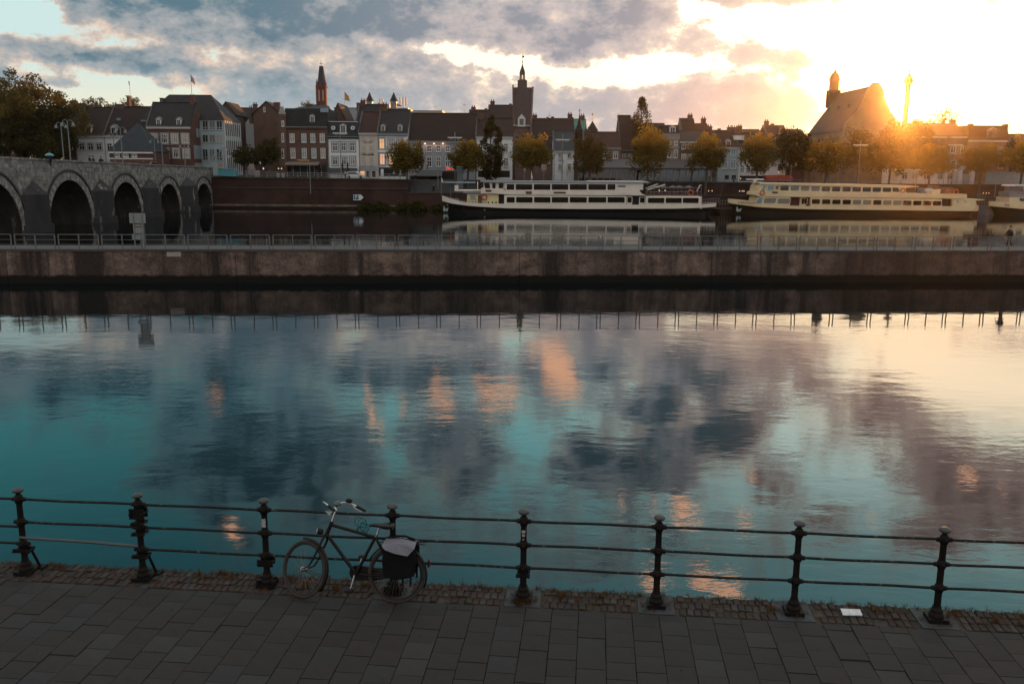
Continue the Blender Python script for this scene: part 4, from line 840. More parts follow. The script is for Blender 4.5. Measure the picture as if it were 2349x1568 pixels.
for (u, v0, v1, lab) in ((998, 238, 262, 'thin aerial at the right end of the flat pale roof'), (1064.6, 233, 270, 'tall lattice aerial left of the high tower'), (1259.5, 258, 278, 'thin rod aerial on the brown roofs right of the tower'), (840.5, 222, 246, 'thin rod aerial left of the twin church spires'), (1613, 270, 290, 'thin aerial on the red brown roof')):
    t = thing('aerial', lab, 'aerial', tuple(at(u, v1, 236))); p = at(u, v1, 236); tz = Z_(u, v0, 236); q = MB(); q.tube([(p.x, 236, p.z - 4), (p.x, 236, tz)], [.07, .04], 5); q.build('rod', M_steel, t)
    q = MB(); q.box(p.x - .5, p.x + .5, 235.97, 236.03, tz - .9, tz - .82); q.build('crossbar', M_steel, t)
for (u, v0, v1, c, lab) in ((791, 211, 250, (.45, .22, .05), 'orange yellow flag on a white pole above the cafe gable'), (866, 236, 250, (.38, .08, .07), 'red and white flag beside the left twin spire'), (910, 238, 250, (.38, .08, .07), 'red and white flag beside the right twin spire')):
    t = thing('flag', lab, 'flag', tuple(at(u, v1, 235))); p = at(u, v1, 235); tz = Z_(u, v0, 235); q = MB(); q.tube([(p.x, 235, p.z - 1.5), (p.x, 235, tz)], .09, 6); q.build('pole', M_frame, t)
    hh = (tz - p.z); q = MB(); q.prism([(p.x + .1, 235, tz), (p.x + 1.0, 235.2, tz - hh * .25), (p.x + 1.3, 235.2, tz - hh * .55), (p.x + .1, 235, tz - hh * .5)], (0, .05, 0)); q.build('cloth', mat('flag cloth', c, .8, .2, 2), t)

# ------------------------------------------------------------------ towers and church
rt = thing('church_tower', 'slender red church tower with a dark pointed spire', 'church tower', tuple(at(735, 300, 300))); Yt = 300
a = at(724, 195, Yt); b = at(747, 195, Yt); M_redst = mat('red painted stone', (.125, .034, .022), .85, .25, .6)
xm = (a.x + b.x) / 2; wv = b.x - a.x; q = MB(); q.box(a.x + .35, b.x - .35, Yt, Yt + wv, 5, a.z); q.build('shaft', M_redst, rt)
for sx in (a.x, b.x - .7):
    q = MB(); q.box(sx, sx + .7, Yt - .35, Yt + .4, 5, a.z - .6); q.lathe([(.45, 0), (.05, 2.4)], (sx + .35, Yt, a.z - .6), 4, False); q.build('buttress', M_redst, rt)
q = MB(); zz = Z_(735, 238, Yt)
for dxx in (-.8, .8):
    q.box(xm + dxx - .38, xm + dxx + .38, Yt - .1, Yt - .004, Z_(735, 232, Yt), Z_(735, 207, Yt))
q.build('belfry_opening', mat('pale louvres', (.30, .27, .24), .8, .1, 1), rt)
q = MB(); q.box(a.x, b.x, Yt - .4, Yt + wv, Z_(735, 200, Yt), Z_(735, 198, Yt)); q.build('string_course', M_redst, rt)
q = MB(); q.lathe([(wv * .52, 0), (wv * .40, 1.6), (wv * .20, 6.0), (.12, Z_(735, 157, Yt) - a.z)], (xm, Yt + wv / 2, a.z), 8, False); q.build('spire', M_slateb, rt)
q = MB(); zt = Z_(735, 157, Yt); q.tube([(xm, Yt + wv / 2, zt - .5), (xm, Yt + wv / 2, zt + 2.6)], .08, 5); q.box(xm - .5, xm + .5, Yt + wv / 2 - .06, Yt + wv / 2 + .06, zt + 1.5, zt + 1.65); q.build('cross', M_black, rt)
for (u, v0, vm, lab) in ((847.7, 205, 232, 'left one of two small grey pointed church spires on the skyline'), (903, 206, 232, 'right one of two small grey pointed church spires on the skyline')):
    t = thing('church_spire', lab, 'spire', tuple(at(u, 250, 290))); p = at(u, vm, 290); tz = Z_(u, v0 + 6, 290); q = MB(); q.box(p.x - .9, p.x + .9, 289, 291, 5, p.z); q.build('shaft', M_zinc, t)
    q = MB(); q.lathe([(1.35, -.1), (.7, 1.2), (.04, tz - p.z)], (p.x, 290, p.z), 8, False); q.build('spire_roof', M_slate, t); q = MB(); q.box(p.x - .05, p.x + .05, 289.95, 290.05, tz - .1, tz + 1.0); q.build('finial', M_black, t)
M_lead = mat('dark lead sheet', (.075, .060, .052), .6, .25, 2)
dg = thing('town_hall_tower', 'tall narrow building with a huge steep dark roof and open lantern turret', 'tower', tuple(at(1197, 310, 218))); Yd = 218
a = at(1174, 289, Yd); b = at(1219, 289, Yd); zt = Z_(1197, 200.5, Yd + 3); q = MB(); q.box(a.x + .3, b.x - .3, Yd + .3, Yd + 9, 5, a.z + .2); q.build('wall', M_pinkb, dg)
x0, x1 = a.x, b.x; x0t, x1t = X_(1175, 202, Yd + 3.5), X_(1220.5, 202, Yd + 3.5)
q = MB(); q.add([(x0 + .6, Yd, a.z), (x1 - .4, Yd, a.z), (x1 - .4, Yd + 9.3, a.z), (x0 + .6, Yd + 9.3, a.z), (x0t + .15, Yd + 3.5, zt), (x1t - .1, Yd + 3.5, zt), (x1t - .1, Yd + 5.8, zt), (x0t + .15, Yd + 5.8, zt)], [(0, 1, 5, 4), (1, 2, 6, 5), (2, 3, 7, 6), (3, 0, 4, 7), (4, 5, 6, 7)]); q.build('steep_roof', mat('old plum slate', (.040, .030, .032), .6, .25, .5, bump=.3, stretch=(3, 3, .6)), dg)
q = MB(); q.prism([(x1 - .38, Yd - .1, a.z - .8), (x1 - .38, Yd + 9.4, a.z - .8), (x1t - .05, Yd + 6.2, zt + .2), (x1t - .05, Yd + 3.1, zt + .2)], (.4, 0, 0)); q.build('gable_wall', M_pinkb, dg)
q = MB(); q.prism([(x0 + .2, Yd - .1, a.z - .8), (x0 + .2, Yd + 9.4, a.z - .8), (x0t - .05, Yd + 6.2, zt + .6), (x0t - .05, Yd + 3.1, zt + .6)], (.35, 0, 0)); q.build('gable_wall', M_brownb, dg)
q = MB(); p = at(1196, 281, Yd); q.prism([(p.x - .9, Yd - .3, p.z - 1), (p.x + .9, Yd - .3, p.z - 1), (p.x + .9, Yd - .3, p.z + .9), (p.x, Yd - .3, p.z + 1.9), (p.x - .9, Yd - .3, p.z + .9)][::-1], (0, 2, 0)); d = q.build('dormer', M_frame, dg); q = MB(); q.box(p.x - .5, p.x + .5, Yd - .34, Yd - .304, p.z - .6, p.z + .8); q.build('pane', M_glass, d)
q = MB(); q.box(x0 + .3, x1, Yd - .2, Yd - .002, a.z - .1, a.z + .25); q.build('cornice', M_stone, dg)
c = at(1197.5, 201, Yd + 4.6); U1 = (Yd + 4.6) / 2040.0
q = MB(); q.box(c.x - 36 * U1 / 4.0 - .15, c.x + 36 * U1 / 4.0 + .15, c.y - 1, c.y + 1, c.z - .4, c.z + 1.6); q.build('lantern_base', M_lead, dg)
for k in range(6):
    w = math.pi * 2 * k / 6 + .2; q = MB(); q.tube([(c.x + .62 * math.cos(w), c.y + .62 * math.sin(w), c.z + 1.6), (c.x + .55 * math.cos(w), c.y + .55 * math.sin(w), c.z + 3.0)], .1, 6); q.build('lantern_column', M_lead, dg)
q = MB(); q.lathe([(.95, 0), (.95, .15), (.8, .2)], (c.x, c.y, c.z + 1.6), 10); q.lathe([(.72, 0), (.72, .2)], (c.x, c.y, c.z + 2.95), 10); q.build('lantern_ring', M_lead, dg)
q = MB(); q.lathe([(.72, 0), (.66, .5), (.40, 1.2), (.16, 1.9), (.06, 2.4)], (c.x, c.y, c.z + 3.15), 10); q.build('lantern_dome', mat('dull dark copper', (.030, .058, .048), .6, .2, 1), dg)
q = MB(); q.tube([(c.x, c.y, c.z + 5.3), (c.x, c.y, c.z + 7.6)], .05, 5); q.ball((c.x, c.y, c.z + 5.9), .16, .16, .16, 8, 6); q.box(c.x - .1, c.x + .4, c.y - .02, c.y + .02, c.z + 6.9, c.z + 7.3); q.build('weather_vane', M_black, dg)

ch = thing('church', 'big church with a steep plain roof and small domed turret beside the sun', 'church', (88, 214, 5))
M_chroof = mat('church slate roof', (.050, .038, .034), .75, .2, .4, bump=.2); M_chwall = mat('church marl stone', (.20, .15, .11), .9, .2, .4)
y0, y1 = 214.0, 238.5; xl, xr, xm = 77.0, 91.0, 83.95; ze = 17.5; zr = 27.9
q = MB(); q.box(xl, xr, y0, y1, 4.9, ze); q.build('nave_wall', M_chwall, ch)
q = MB(); q.prism([(xl, y0, ze), (xr, y0, ze), (xr - .6, y0, ze + 1.6), (xr - 3.2, y0, ze + 4.6), (xr - 4.6, y0, ze + 7.4), (xm + 2.0, y0, zr - 1.2), (xm + .7, y0, zr + .5), (xm - .7, y0, zr + .5), (xm - 2.0, y0, zr - 1.2), (xl + 4.6, y0, ze + 7.4), (xl + 3.2, y0, ze + 4.6), (xl + .6, y0, ze + 1.6)][::-1], (0, .8, 0)); q.build('facade_gable', M_chwall, ch)
q = MB(); q.add([(xl - .3, y0 + .8, ze), (xr + .3, y0 + .8, ze), (xr + .3, y1, ze), (xl - .3, y1, ze), (xm, y0 + .8, zr), (xm, y1 - .5, zr), (xm - 4.2, y1 + 5.5, ze), (xm + 4.2, y1 + 5.5, ze)], [(0, 4, 5, 3), (1, 2, 5, 4), (0, 1, 4), (3, 5, 6), (6, 5, 7), (7, 5, 2)]); q.build('roof', M_chroof, ch)
q = MB(); q.prism([(xl, y1, 4.9), (xm - 4.2, y1 + 5.3, 4.9), (xm + 4.2, y1 + 5.3, 4.9), (xr, y1, 4.9)], (0, 0, ze - 5)); q.build('apse_wall', M_chwall, ch)
for k in range(5):
    y = y0 + 3.5 + k * 5.2; q = MB(); q.box(xl - .12, xl + .02, y, y + 2.2, 9, 16); q.build('tall_window', M_dark, ch)
    q = MB(); q.box(xl - .9, xl - .003, y - 1.9, y - 1.1, 4.9, 16.5); q.build('buttress', M_chwall, ch)
for k in range(3):
    y = y0 + 7 + k * 7; q = MB(); zz = ze + 5.5; xx = xl + (xm - xl) * 5.5 / (zr - ze); q.prism([(xx - .1, y, zz - .3), (xx - .1, y + 1.2, zz - .3), (xx - .1, y + .6, zz + 1.0)], (1.4, 0, 0)); q.build('roof_vent', M_chroof, ch)
tc_ = at(1911, 216, 240.5); q = MB(); q.box(tc_.x - 1.4, tc_.x + 1.4, 239.1, 241.9, zr - 3.5, Z_(1911, 208, 240.5)); tur = q.build('turret', M_chroof, ch)
zt0 = Z_(1911, 208, 240.5); zt1 = Z_(1911, 186, 240.5); q = MB(); q.lathe([(1.45, 0), (1.32, .1), (1.25, zt1 - zt0)], (tc_.x, 240.5, zt0), 8, False); q.build('turret_shaft', M_chroof, tur)
q = MB(); q.lathe([(1.48, 0), (1.4, .3), (1.25, 1.0), (.85, 1.7), (.35, 2.2), (.08, 2.9)], (tc_.x, 240.5, zt1), 12); q.tube([(tc_.x, 240.5, zt1 + 2.6), (tc_.x, 240.5, zt1 + 4.8)], .05, 5); q.build('turret_dome', M_chroof, tur)
st = thing('church_spire', 'slim onion topped spire right of the sun', 'spire', (108, 262, 5)); p = at(2079.5, 230, 262)
zz = Z_(2079, 196, 262); q = MB(); q.box(p.x - .55, p.x + .55, 261.4, 262.6, 5, zz); q.build('shaft', M_chwall, st); q = MB(); q.lathe([(.6, -.2), (1.35, .9), (1.2, 1.7), (.5, 2.6), (.15, 3.3), (.28, 3.7), (.1, 4.4)], (p.x, 262, zz), 10); q.build('onion_dome', M_chroof, st)
# ------------------------------------------------------------------ concrete river pier with its railing
PA, PB = Vector((-36.98, 63.76, 0)), Vector((39.95, 69.15, 0)); PD = (PB - PA).normalized(); PN = Vector((-PD.y, PD.x, 0))
def pp(s, n, z): p = PA + PD * s + PN * n; return (p.x, p.y, z)
PH = 2.32; SL, SR = -90.0, 170.0
def piermat():
    m, t, b = nmat('stained pier concrete'); N, L = t.nodes, t.links
    tc = N.new('ShaderNodeTexCoord')
    def nz(sc, st, det=8, loc=0):
        mp = N.new('ShaderNodeMapping'); mp.inputs['Scale'].default_value = st; mp.inputs['Location'].default_value = (loc, loc, loc); L.new(tc.outputs['Object'], mp.inputs[0])
        n = N.new('ShaderNodeTexNoise'); n.inputs['Scale'].default_value = sc; n.inputs['Detail'].default_value = det; n.inputs['Roughness'].default_value = .66; L.new(mp.outputs[0], n.inputs['Vector']); return n.outputs[0]
    def ramp(f, a, b_, c0, c1):
        r = N.new('ShaderNodeValToRGB'); L.new(f, r.inputs[0]); e = r.color_ramp.elements; e[0].position = a; e[0].color = (*c0, 1); e[1].position = b_; e[1].color = (*c1, 1); return r.outputs[0]
    def mixx(f, a, b_):
        x = N.new('ShaderNodeMix'); x.data_type = 'RGBA'; L.new(f, x.inputs[0]); L.new(a, x.inputs[6])
        if isinstance(b_, tuple): x.inputs[7].default_value = (*b_, 1)
        else: L.new(b_, x.inputs[7])
        return x.outputs[2]
    base = ramp(nz(.9, (1, 1, 1.3)), .34, .70, (.085, .058, .048), (.30, .215, .175))
    streak = ramp(nz(.55, (1, 1, .07), 7, 4), .46, .60, (0, 0, 0), (1, 1, 1))
    big = ramp(nz(.16, (1, 1, .25), 4, 9), .44, .56, (0, 0, 0), (1, 1, 1))
    fine = ramp(nz(7, (1, 1, 1), 6, 2), .35, .75, (.4, .4, .4), (1.2, 1.2, 1.2))
    c = mixx(streak, base, (.040, .029, .025)); mm = N.new('ShaderNodeMath'); mm.operation = 'MULTIPLY'; L.new(big, mm.inputs[0]); mm.inputs[1].default_value = .65; c = mixx(mm.outputs[0], c, (.055, .042, .035))
    x = N.new('ShaderNodeMix'); x.data_type = 'RGBA'; x.blend_type = 'MULTIPLY'; x.inputs[0].default_value = .8; L.new(c, x.inputs[6]); L.new(fine, x.inputs[7]); c = x.outputs[2]
    sp = N.new('ShaderNodeSeparateXYZ'); L.new(tc.outputs['Object'], sp.inputs[0])          # wet algae band by the water
    ad = N.new('ShaderNodeMath'); ad.operation = 'MULTIPLY_ADD'; L.new(nz(1.6, (1, 1, 1), 6, 5), ad.inputs[0]); ad.inputs[1].default_value = .45; L.new(sp.outputs[2], ad.inputs[2])
    wet = ramp(ad.outputs[0], .74, .90, (1, 1, 1), (0, 0, 0)); c = mixx(wet, c, (.006, .006, .004))
    L.new(c, b.inputs['Base Color']); setin(b, Roughness=.88, Specular_IOR_Level=.25)
    bp = N.new('ShaderNodeBump'); bp.inputs['Strength'].default_value = .5; bp.inputs['Distance'].default_value = .03; L.new(nz(4, (1, 1, 1), 8, 7), bp.inputs['Height']); L.new(bp.outputs[0], b.inputs['Normal'])
    return m
M_pier = piermat(); M_deck = mat('pale pier deck', (.060, .060, .058), .85, .2, .8, bump=.2)
pw = thing('river_pier', 'long stained concrete pier wall crossing the water in front of the boats', 'pier', tuple(PA))
cuts = [-90, -62, -31, 0.6 + 0, 16.8, 37.6, 52.2, 77.5, 110, 170]
for a, b in zip(cuts, cuts[1:]):
    off = rnd.uniform(0, .03); q = MB(); q.prism([pp(a, -off, -1.5), pp(b - .035, -off, -1.5), pp(b - .035, 3.0, -1.5), pp(a, 3.0, -1.5)], (0, 0, PH + 1.5)); o = q.build('wall_section', M_pier, pw)
q = MB(); q.prism([pp(SL, -.07, PH + .003), pp(SR, -.07, PH + .003), pp(SR, 3.1, PH + .003), pp(SL, 3.1, PH + .003)], (0, 0, .16)); q.build('coping', M_deck, pw)
q = MB(); s = 11.9; q.prism([pp(s, -.05, 1.95), pp(s + 1.0, -.05, 1.95), pp(s + 1.0, -.05, 2.28), pp(s, -.05, 2.28)], (PN * .1).to_tuple()); q.build('patch', mat('fresh mortar patch', (.30, .27, .25), .9, .15, 3), pw)
pr = thing('pier_railing', 'grey steel railing in panels with paired posts along the pier', 'railing', tuple(PA + Vector((0, 0, PH))))
M_rail = mat('dull steel rail', (.12, .118, .118), .55, .25, 2, metal=.3)
zt = PH + .16; s0 = 1.15 - 3.04 * 12; PW = 3.04; npan = 60
for k in range(npan):
    s = s0 + k * PW
    if s < -34 or s > 118: continue
    for d in (.1, PW / 2, PW - .16):
        q = MB(); c0, c1 = pp(s + d - .035, .12, zt), pp(s + d + .035, .12, zt); q.prism([c0, c1, pp(s + d + .035, .19, zt), pp(s + d - .035, .19, zt)], (0, 0, 1.02)); q.build('post', M_rail, pr)
    q = MB(); q.tube([pp(s + .1, .15, zt + 1.03), pp(s + PW - .16, .15, zt + 1.03)], .028, 6); q.build('top_rail', M_rail, pr)
    for z in (.32, .66): q = MB(); q.tube([pp(s + .1, .15, zt + z), pp(s + PW - .16, .15, zt + z)], .018, 5); q.build('bar', M_rail, pr)
sb = thing('board_sign', 'back of a rectangular grey notice board on two poles behind the pier railing', 'sign', pp(10.6, 1.6, zt))
M_bd = mat('grey sheet', (.20, .215, .22), .5, .12, 2)
def ppix(u, v, n=1.8):                        # point of the board plane seen at a photo position
    d = ray(u, v); t = ((PA + PN * n) - CAM).dot(PN) / d.dot(PN); return CAM + d * t
a = ppix(296, 489); b = ppix(334, 512); sa = (a - PA).dot(PD); sbb = (b - PA).dot(PD)
def sbox(q, s_0, s_1, n0, n1, z0, z1): q.prism([pp(s_0, n0, z0), pp(s_1, n0, z0), pp(s_1, n1, z0), pp(s_0, n1, z0)], (0, 0, z1 - z0)); return q
sbox(MB(), sa, sbb, 1.75, 1.83, b.z, a.z).build('panel', M_bd, sb)
sbox(MB(), sa + .27, sbb - .18, 1.75, 1.8, b.z - .27, b.z - .06).build('small_panel', mat('yellowish sheet', (.19, .18, .14), .6, .1, 2), sb)
sbox(MB(), sa + .27, sbb - .18, 1.75, 1.8, b.z - .75, b.z - .32).build('small_panel', M_bd, sb); sbox(MB(), sa + .1, sa + .85, 1.75, 1.8, b.z - 1.2, b.z - .8).build('small_panel', M_bd, sb)
for s in (sa + .3, sbb - .22): q = MB(); q.tube([pp(s, 1.69, zt - .01), pp(s, 1.69, a.z)], .045, 8); q.build('pole', M_steel, sb)

# ------------------------------------------------------------------ boats
M_hull = mat('black hull paint', (.010, .009, .008), .35, .4, .5, spec=.4); M_bwht = mat('white boat paint', (.62, .575, .50), .45, .07, .5, wear=((.34, .30, .25), .70, 1.2)); M_bcrm = mat('cream boat paint', (.60, .49, .30), .45, .07, .5)
M_byel = mat('pale yellow cabin paint', (.66, .56, .30), .5, .06, .5); M_bglass = glassm('boat window glass', (.014, .010, .008), .05); M_bgl2 = glassm('boat window with pale blind', (.15, .14, .12), .2); M_bblue = glassm('sky blue wheelhouse glass', (.13, .25, .33), .08)
M_wood = mat('varnished wood', (.10, .040, .020), .5, .3, 3); M_brplate = mat('brown name plate', (.095, .035, .020), .5, .2, 3); M_rust = mat('orange tarpaulin', (.16, .055, .028), .7, .2, 1)
M_buoy = mat('orange and white lifebuoy', (.42, .10, .05), .5, .1, 4)
M_anch = mat('pale painted anchor', (.28, .36, .37), .5, .1, 3); M_rubber = mat('brown waterline band', (.030, .018, .013), .7, .3, 1)
def boatbox(root, name, Y, u0, v0, u1, v1, m, depth, y0=0.0, par=None):
    a = at(u0, v0, Y); b = at(u1, v1, Y); q = MB(); q.box(min(a.x, b.x), max(a.x, b.x), Y + y0, Y + y0 + depth, min(a.z, b.z), max(a.z, b.z)); return q.build(name, m, par or root)
def boatwin(root, Y, u0, v0, u1, v1, frame, glass=None, skew=0.0, r=.16):
    a = at(u0, v0, Y); b = at(u1, v1, Y); x0, x1, z0, z1 = a.x, b.x, b.z, a.z
    P = []
    for cx_, cz_, a0 in ((x1 - r, z1 - r, 0), (x0 + r, z1 - r, 90), (x0 + r, z0 + r, 180), (x1 - r, z0 + r, 270)):
        for k in range(4): w = R_(a0 + 30 * k); P.append((cx_ + r * math.cos(w), cz_ + r * math.sin(w)))
    P = [(x + skew * (z - z0), z) for x, z in P]; n = len(P); cx_ = sum(p[0] for p in P) / n; cz_ = sum(p[1] for p in P) / n
    O = [(cx_ + (x - cx_) * (1 + .22 / (x1 - x0)), cz_ + (z - cz_) * (1 + .22 / (z1 - z0))) for x, z in P]
    q = MB(); vs = [(x, Y - .045, z) for x, z in P] + [(x, Y - .045, z) for x, z in O] + [(x, Y + .01, z) for x, z in O] + [(x, Y - .01, z) for x, z in P]
    q.add(vs, [((i + 1) % n, i, i + n, (i + 1) % n + n) for i in range(n)] + [((i + 1) % n + n, i + n, i + 2 * n, (i + 1) % n + 2 * n) for i in range(n)] + [(i, (i + 1) % n, (i + 1) % n + 3 * n, i + 3 * n) for i in range(n)])
    w = q.build('window', frame, root); q = MB(); q.poly([(x, Y - .012, z) for x, z in P][::-1]); q.build('pane', glass or M_bglass, w); return w
def hull(root, Yc, half, prof_top, prof_mid, keel, m_top, m_bot, bowpow=.55, bow_u=None):
    """lofted hull; prof_* are (u, v) lines at the near side, sections narrow towards both ends"""
    def interp(pr, u):
        for (a, va), (b, vb) in zip(pr, pr[1:]):
            if a <= u <= b: return va + (vb - va) * (u - a) / (b - a)
        return pr[0][1] if u < pr[0][0] else pr[-1][1]
    U0, U1 = prof_top[0][0], prof_top[-1][0]; us = [U0 + (U1 - U0) * (.5 - .5 * math.cos(math.pi * k / 40)) for k in range(41)]
    secs = []
    Yn = Yc - half
    for u in us:
        t = (u - U0) / (U1 - U0); w = half * min(1, (max(t, 0) * 9) ** bowpow if t < .5 else (max(1 - t, 0) * 14) ** .5); w = max(w, .06)
        p = at(u, interp(prof_mid, u), Yn); T = at(u, interp(prof_top, u), Yn).z; Mz = p.z; x = p.x
        ww = w * (.80 if t > .12 else .80 * (t / .12) ** .8 + .0) + .02; rake = keel if t < .1 else 0.0
        xb = x + (1.5 * max(0, 1 - t / .08)) - (2.0 * max(0, 1 - (1 - t) / .05))
        secs.append((x, w, ww, T, Mz, xb))
    qt, qb, qd = MB(), MB(), MB()
    def strip(q, fa, fb):
        for s in (-1, 1):
            A = [fa(c, s) for c in secs]; B = [fb(c, s) for c in secs]; n = len(A)
            q.add(A + B, [((i, i + 1, n + i + 1, n + i) if s > 0 else (i + 1, i, n + i, n + i + 1)) for i in range(n - 1)], True)
    strip(qt, lambda c, s: (c[0], Yc + s * (c[1] + .02), c[3]), lambda c, s: (c[0], Yc + s * c[1], c[4]))
    strip(qt, lambda c, s: (c[0], Yc + s * max(c[1] - .16, .01), c[3]), lambda c, s: (c[0], Yc + s * (c[1] + .02), c[3]))
    strip(qb, lambda c, s: (c[0], Yc + s * (c[1] - .01), c[4] + .02), lambda c, s: (c[0] * .4 + c[5] * .6, Yc + s * (c[1] * .35 + c[2] * .65), c[4] * .45))
    strip(qb, lambda c, s: (c[0] * .4 + c[5] * .6, Yc + s * (c[1] * .35 + c[2] * .65), c[4] * .45), lambda c, s: (c[5], Yc + s * c[2], -.6))
    n = len(secs); qd.add([(c[0], Yc - max(c[1] - .05, .01), min(c[3] - .25, c[4] + .5)) for c in secs] + [(c[0], Yc + max(c[1] - .05, .01), min(c[3] - .25, c[4] + .5)) for c in secs], [(i, i + 1, n + i + 1, n + i) for i in range(n - 1)])
    c = secs[-1]; qt.quad((c[0], Yc - c[1], c[4]), (c[0], Yc + c[1], c[4]), (c[0], Yc + c[1], c[3]), (c[0], Yc - c[1], c[3]))
    qb.build('hull', m_bot, root); qt.build('strake', m_top, root); qd.build('deck', M_rubber, root)
def lifebuoy(label, u, v, Y, r=.42):
    p = at(u, v, Y); q = MB(); q.tube([(p.x + r * math.cos(k * math.pi / 8), Y, p.z + r * math.sin(k * math.pi / 8)) for k in range(16)], .10, 6, True)
    t = tag(q.build('lifebuoy', M_buoy), label, 'lifebuoy', 'lifebuoys on the boats'); return t
def anchor(root, u0, v0, u1, v1, Y):
    a = at(u0, v0, Y); b = at(u1, v1, Y); w = b.x - a.x; h = a.z - b.z; z = b.z; x = a.x; q = MB()
    q.prism([(x + w * .30, Y, z), (x + w * .50, Y, z + h * .25), (x + w * .72, Y, z), (x + w, Y, z + h * .72), (x + w * .66, Y, z + h * .50), (x + w * .52, Y, z + h * .42), (x + w * .42, Y, z + h * .50), (x + w * .22, Y, z + h), (x + w * .12, Y, z + h * .3)], (0, .3, 0)); q.build('anchor', M_anch, root)
def rails(root, Y, u0, v0, u1, v1, h, n, m=None):
    a = at(u0, v0, Y); b = at(u1, v1, Y); m = m or M_steel
    for k in range(n + 1):
        t = k / n; x = a.x + (b.x - a.x) * t; z = a.z + (b.z - a.z) * t; q = MB(); q.tube([(x, Y, z), (x, Y, z + h)], .03, 5); q.build('rail_post', m, root)
    for f in (.5, 1): q = MB(); q.tube([(a.x, Y, a.z + h * f), (b.x, Y, b.z + h * f)], .03, 5); q.build('rail', m, root)
def z6(X, Y): return 974.5 + X * .3051, 389.8 + Y * .3051
# left boat
B1 = 170.2; YN = B1 - 3.3
b1 = thing('river_boat', 'long white two deck passenger boat with black hull and yellow fore cabin', 'boat', tuple(at(1330, 492, B1)))
L = lambda *p: [z6(*q) for q in p]
hull(b1, B1, 3.4, L((118, 197), (170, 213), (250, 236), (330, 248), (600, 256), (1500, 262), (2080, 264), (2218, 251)), L((118, 238), (200, 256), (320, 270), (590, 288), (1200, 294), (1900, 291), (2218, 281)), .5, M_bwht, M_hull)
def bx(root, nm, X0, Y0, X1, Y1, m, d=6.2, y0=.0, Y=YN): (u0, v0), (u1, v1) = z6(X0, Y0), z6(X1, Y1); return boatbox(root, nm, Y, u0, v0, u1, v1, m, d, y0)
def bw(root, X0, Y0, X1, Y1, fr, gl=None, sk=0.0, Y=YN): (u0, v0), (u1, v1) = z6(X0, Y0), z6(X1, Y1); return boatwin(root, Y, u0, v0, u1, v1, fr, gl, sk)
bx(b1, 'fore_cabin', 315, 179, 552, 262, M_byel, 5.0, .5); bx(b1, 'cabin_roof', 285, 166, 425, 178, M_zinc, 6.0, .1); bx(b1, 'doorway', 553, 184, 594, 262, M_dark, 4, .8)
bx(b1, 'cabin_window', 341, 189, 378, 221, M_greyw, .1, .38); bx(b1, 'cabin_door', 398, 189, 425, 252, M_wood, .1, .38)
for X in (472, 502, 529): bx(b1, 'porthole', X, 239, X + 9, 252, M_black, .06, .42)
bx(b1, 'lower_cabin', 595, 191, 1512, 290, M_bwht, 6.4, .05)
for a, b in ((615, 674), (685, 808), (820, 943), (953, 1076), (1088, 1216), (1228, 1362), (1372, 1500)): bw(b1, a, 204, b, 247, M_bwht)
bx(b1, 'doorway', 1513, 195, 1660, 268, M_dark, 5, .8); bx(b1, 'door_panel', 1520, 200, 1558, 268, M_bwht, .08, .5); bx(b1, 'door_panel', 1612, 204, 1658, 268, M_bwht, .08, .5)
bw(b1, 1523, 206, 1553, 247, M_bwht, None, 0, YN + .48); bw(b1, 1616, 208, 1650, 247, M_bwht, None, 0, YN + .48)
bx(b1, 'bulwark', 1512, 268, 2080, 292, M_bwht, .3, .02); bx(b1, 'aft_cabin', 1661, 198, 2078, 268, M_bwht, 6.2, .06)
for a, b in ((1676, 1798), (1810, 1928), (1938, 2055)): bw(b1, a, 210, b, 250, M_bwht)
# upper deck, its front sweeps down in a curve
def poly6(root, nm, pts, m, d, y0=0.0, Y=YN):
    q = MB(); P = [at(*z6(*p), Y) for p in pts]; q.prism([(p.x, Y + y0, p.z) for p in P][::-1], (0, d, 0)); return q.build(nm, m, root)
poly6(b1, 'upper_band', [(420, 140), (560, 142), (600, 150), (1612, 151), (1618, 165), (1632, 180), (1655, 188), (1655, 193), (640, 187), (580, 182), (520, 178), (420, 178)], M_bwht, 6.6, -.06)
bx(b1, 'upper_cabin', 600, 97, 1440, 151, M_bwht, 6.0, .05); bx(b1, 'upper_cabin', 1440, 97, 1640, 151, M_bwht, 5.8, .1)
for a, b in ((614, 671), (682, 806), (818, 942), (953, 1076), (1088, 1216), (1228, 1360), (1372, 1430)): bw(b1, a, 107, b, 151, M_bwht)
bx(b1, 'wheelhouse', 440, 95, 600, 141, M_bwht, 5.2, .3)
for a, b, s in ((450, 492, -.18), (505, 531, 0), (554, 590, 0)): bw(b1, a, 97, b, 140, M_bwht, None, s, YN + .28)
poly6(b1, 'upper_roof', [(414, 82), (1660, 90), (1705, 98), (1640, 100), (600, 98), (414, 90)], M_greyw, 6.4, -.15)
poly6(b1, 'roof_edge', [(1230, 84), (1660, 86), (1700, 95), (1660, 91), (1230, 89)], M_bwht, 5, .8)
poly6(b1, 'canopy_arm', [(1655, 138), (1750, 104), (1758, 107), (1665, 142)], M_bwht, .25, .3); poly6(b1, 'canopy_arm', [(1668, 147), (1804, 107), (1810, 112), (1680, 152)], M_bwht, .25, .1)
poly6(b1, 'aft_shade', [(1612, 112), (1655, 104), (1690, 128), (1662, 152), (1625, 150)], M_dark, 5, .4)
bx(b1, 'vent_panel', 1450, 114, 1508, 130, M_zinc, .06, .02); bx(b1, 'vent_panel', 1443, 163, 1540, 184, M_bwht, .06, -.11)
for X0, Y0, X1, Y1 in ((455, 149, 500, 165), (757, 161, 802, 181), (967, 164, 1058, 178)): bx(b1, 'name_plate', X0, Y0, X1, Y1, M_brplate, .06, -.13)
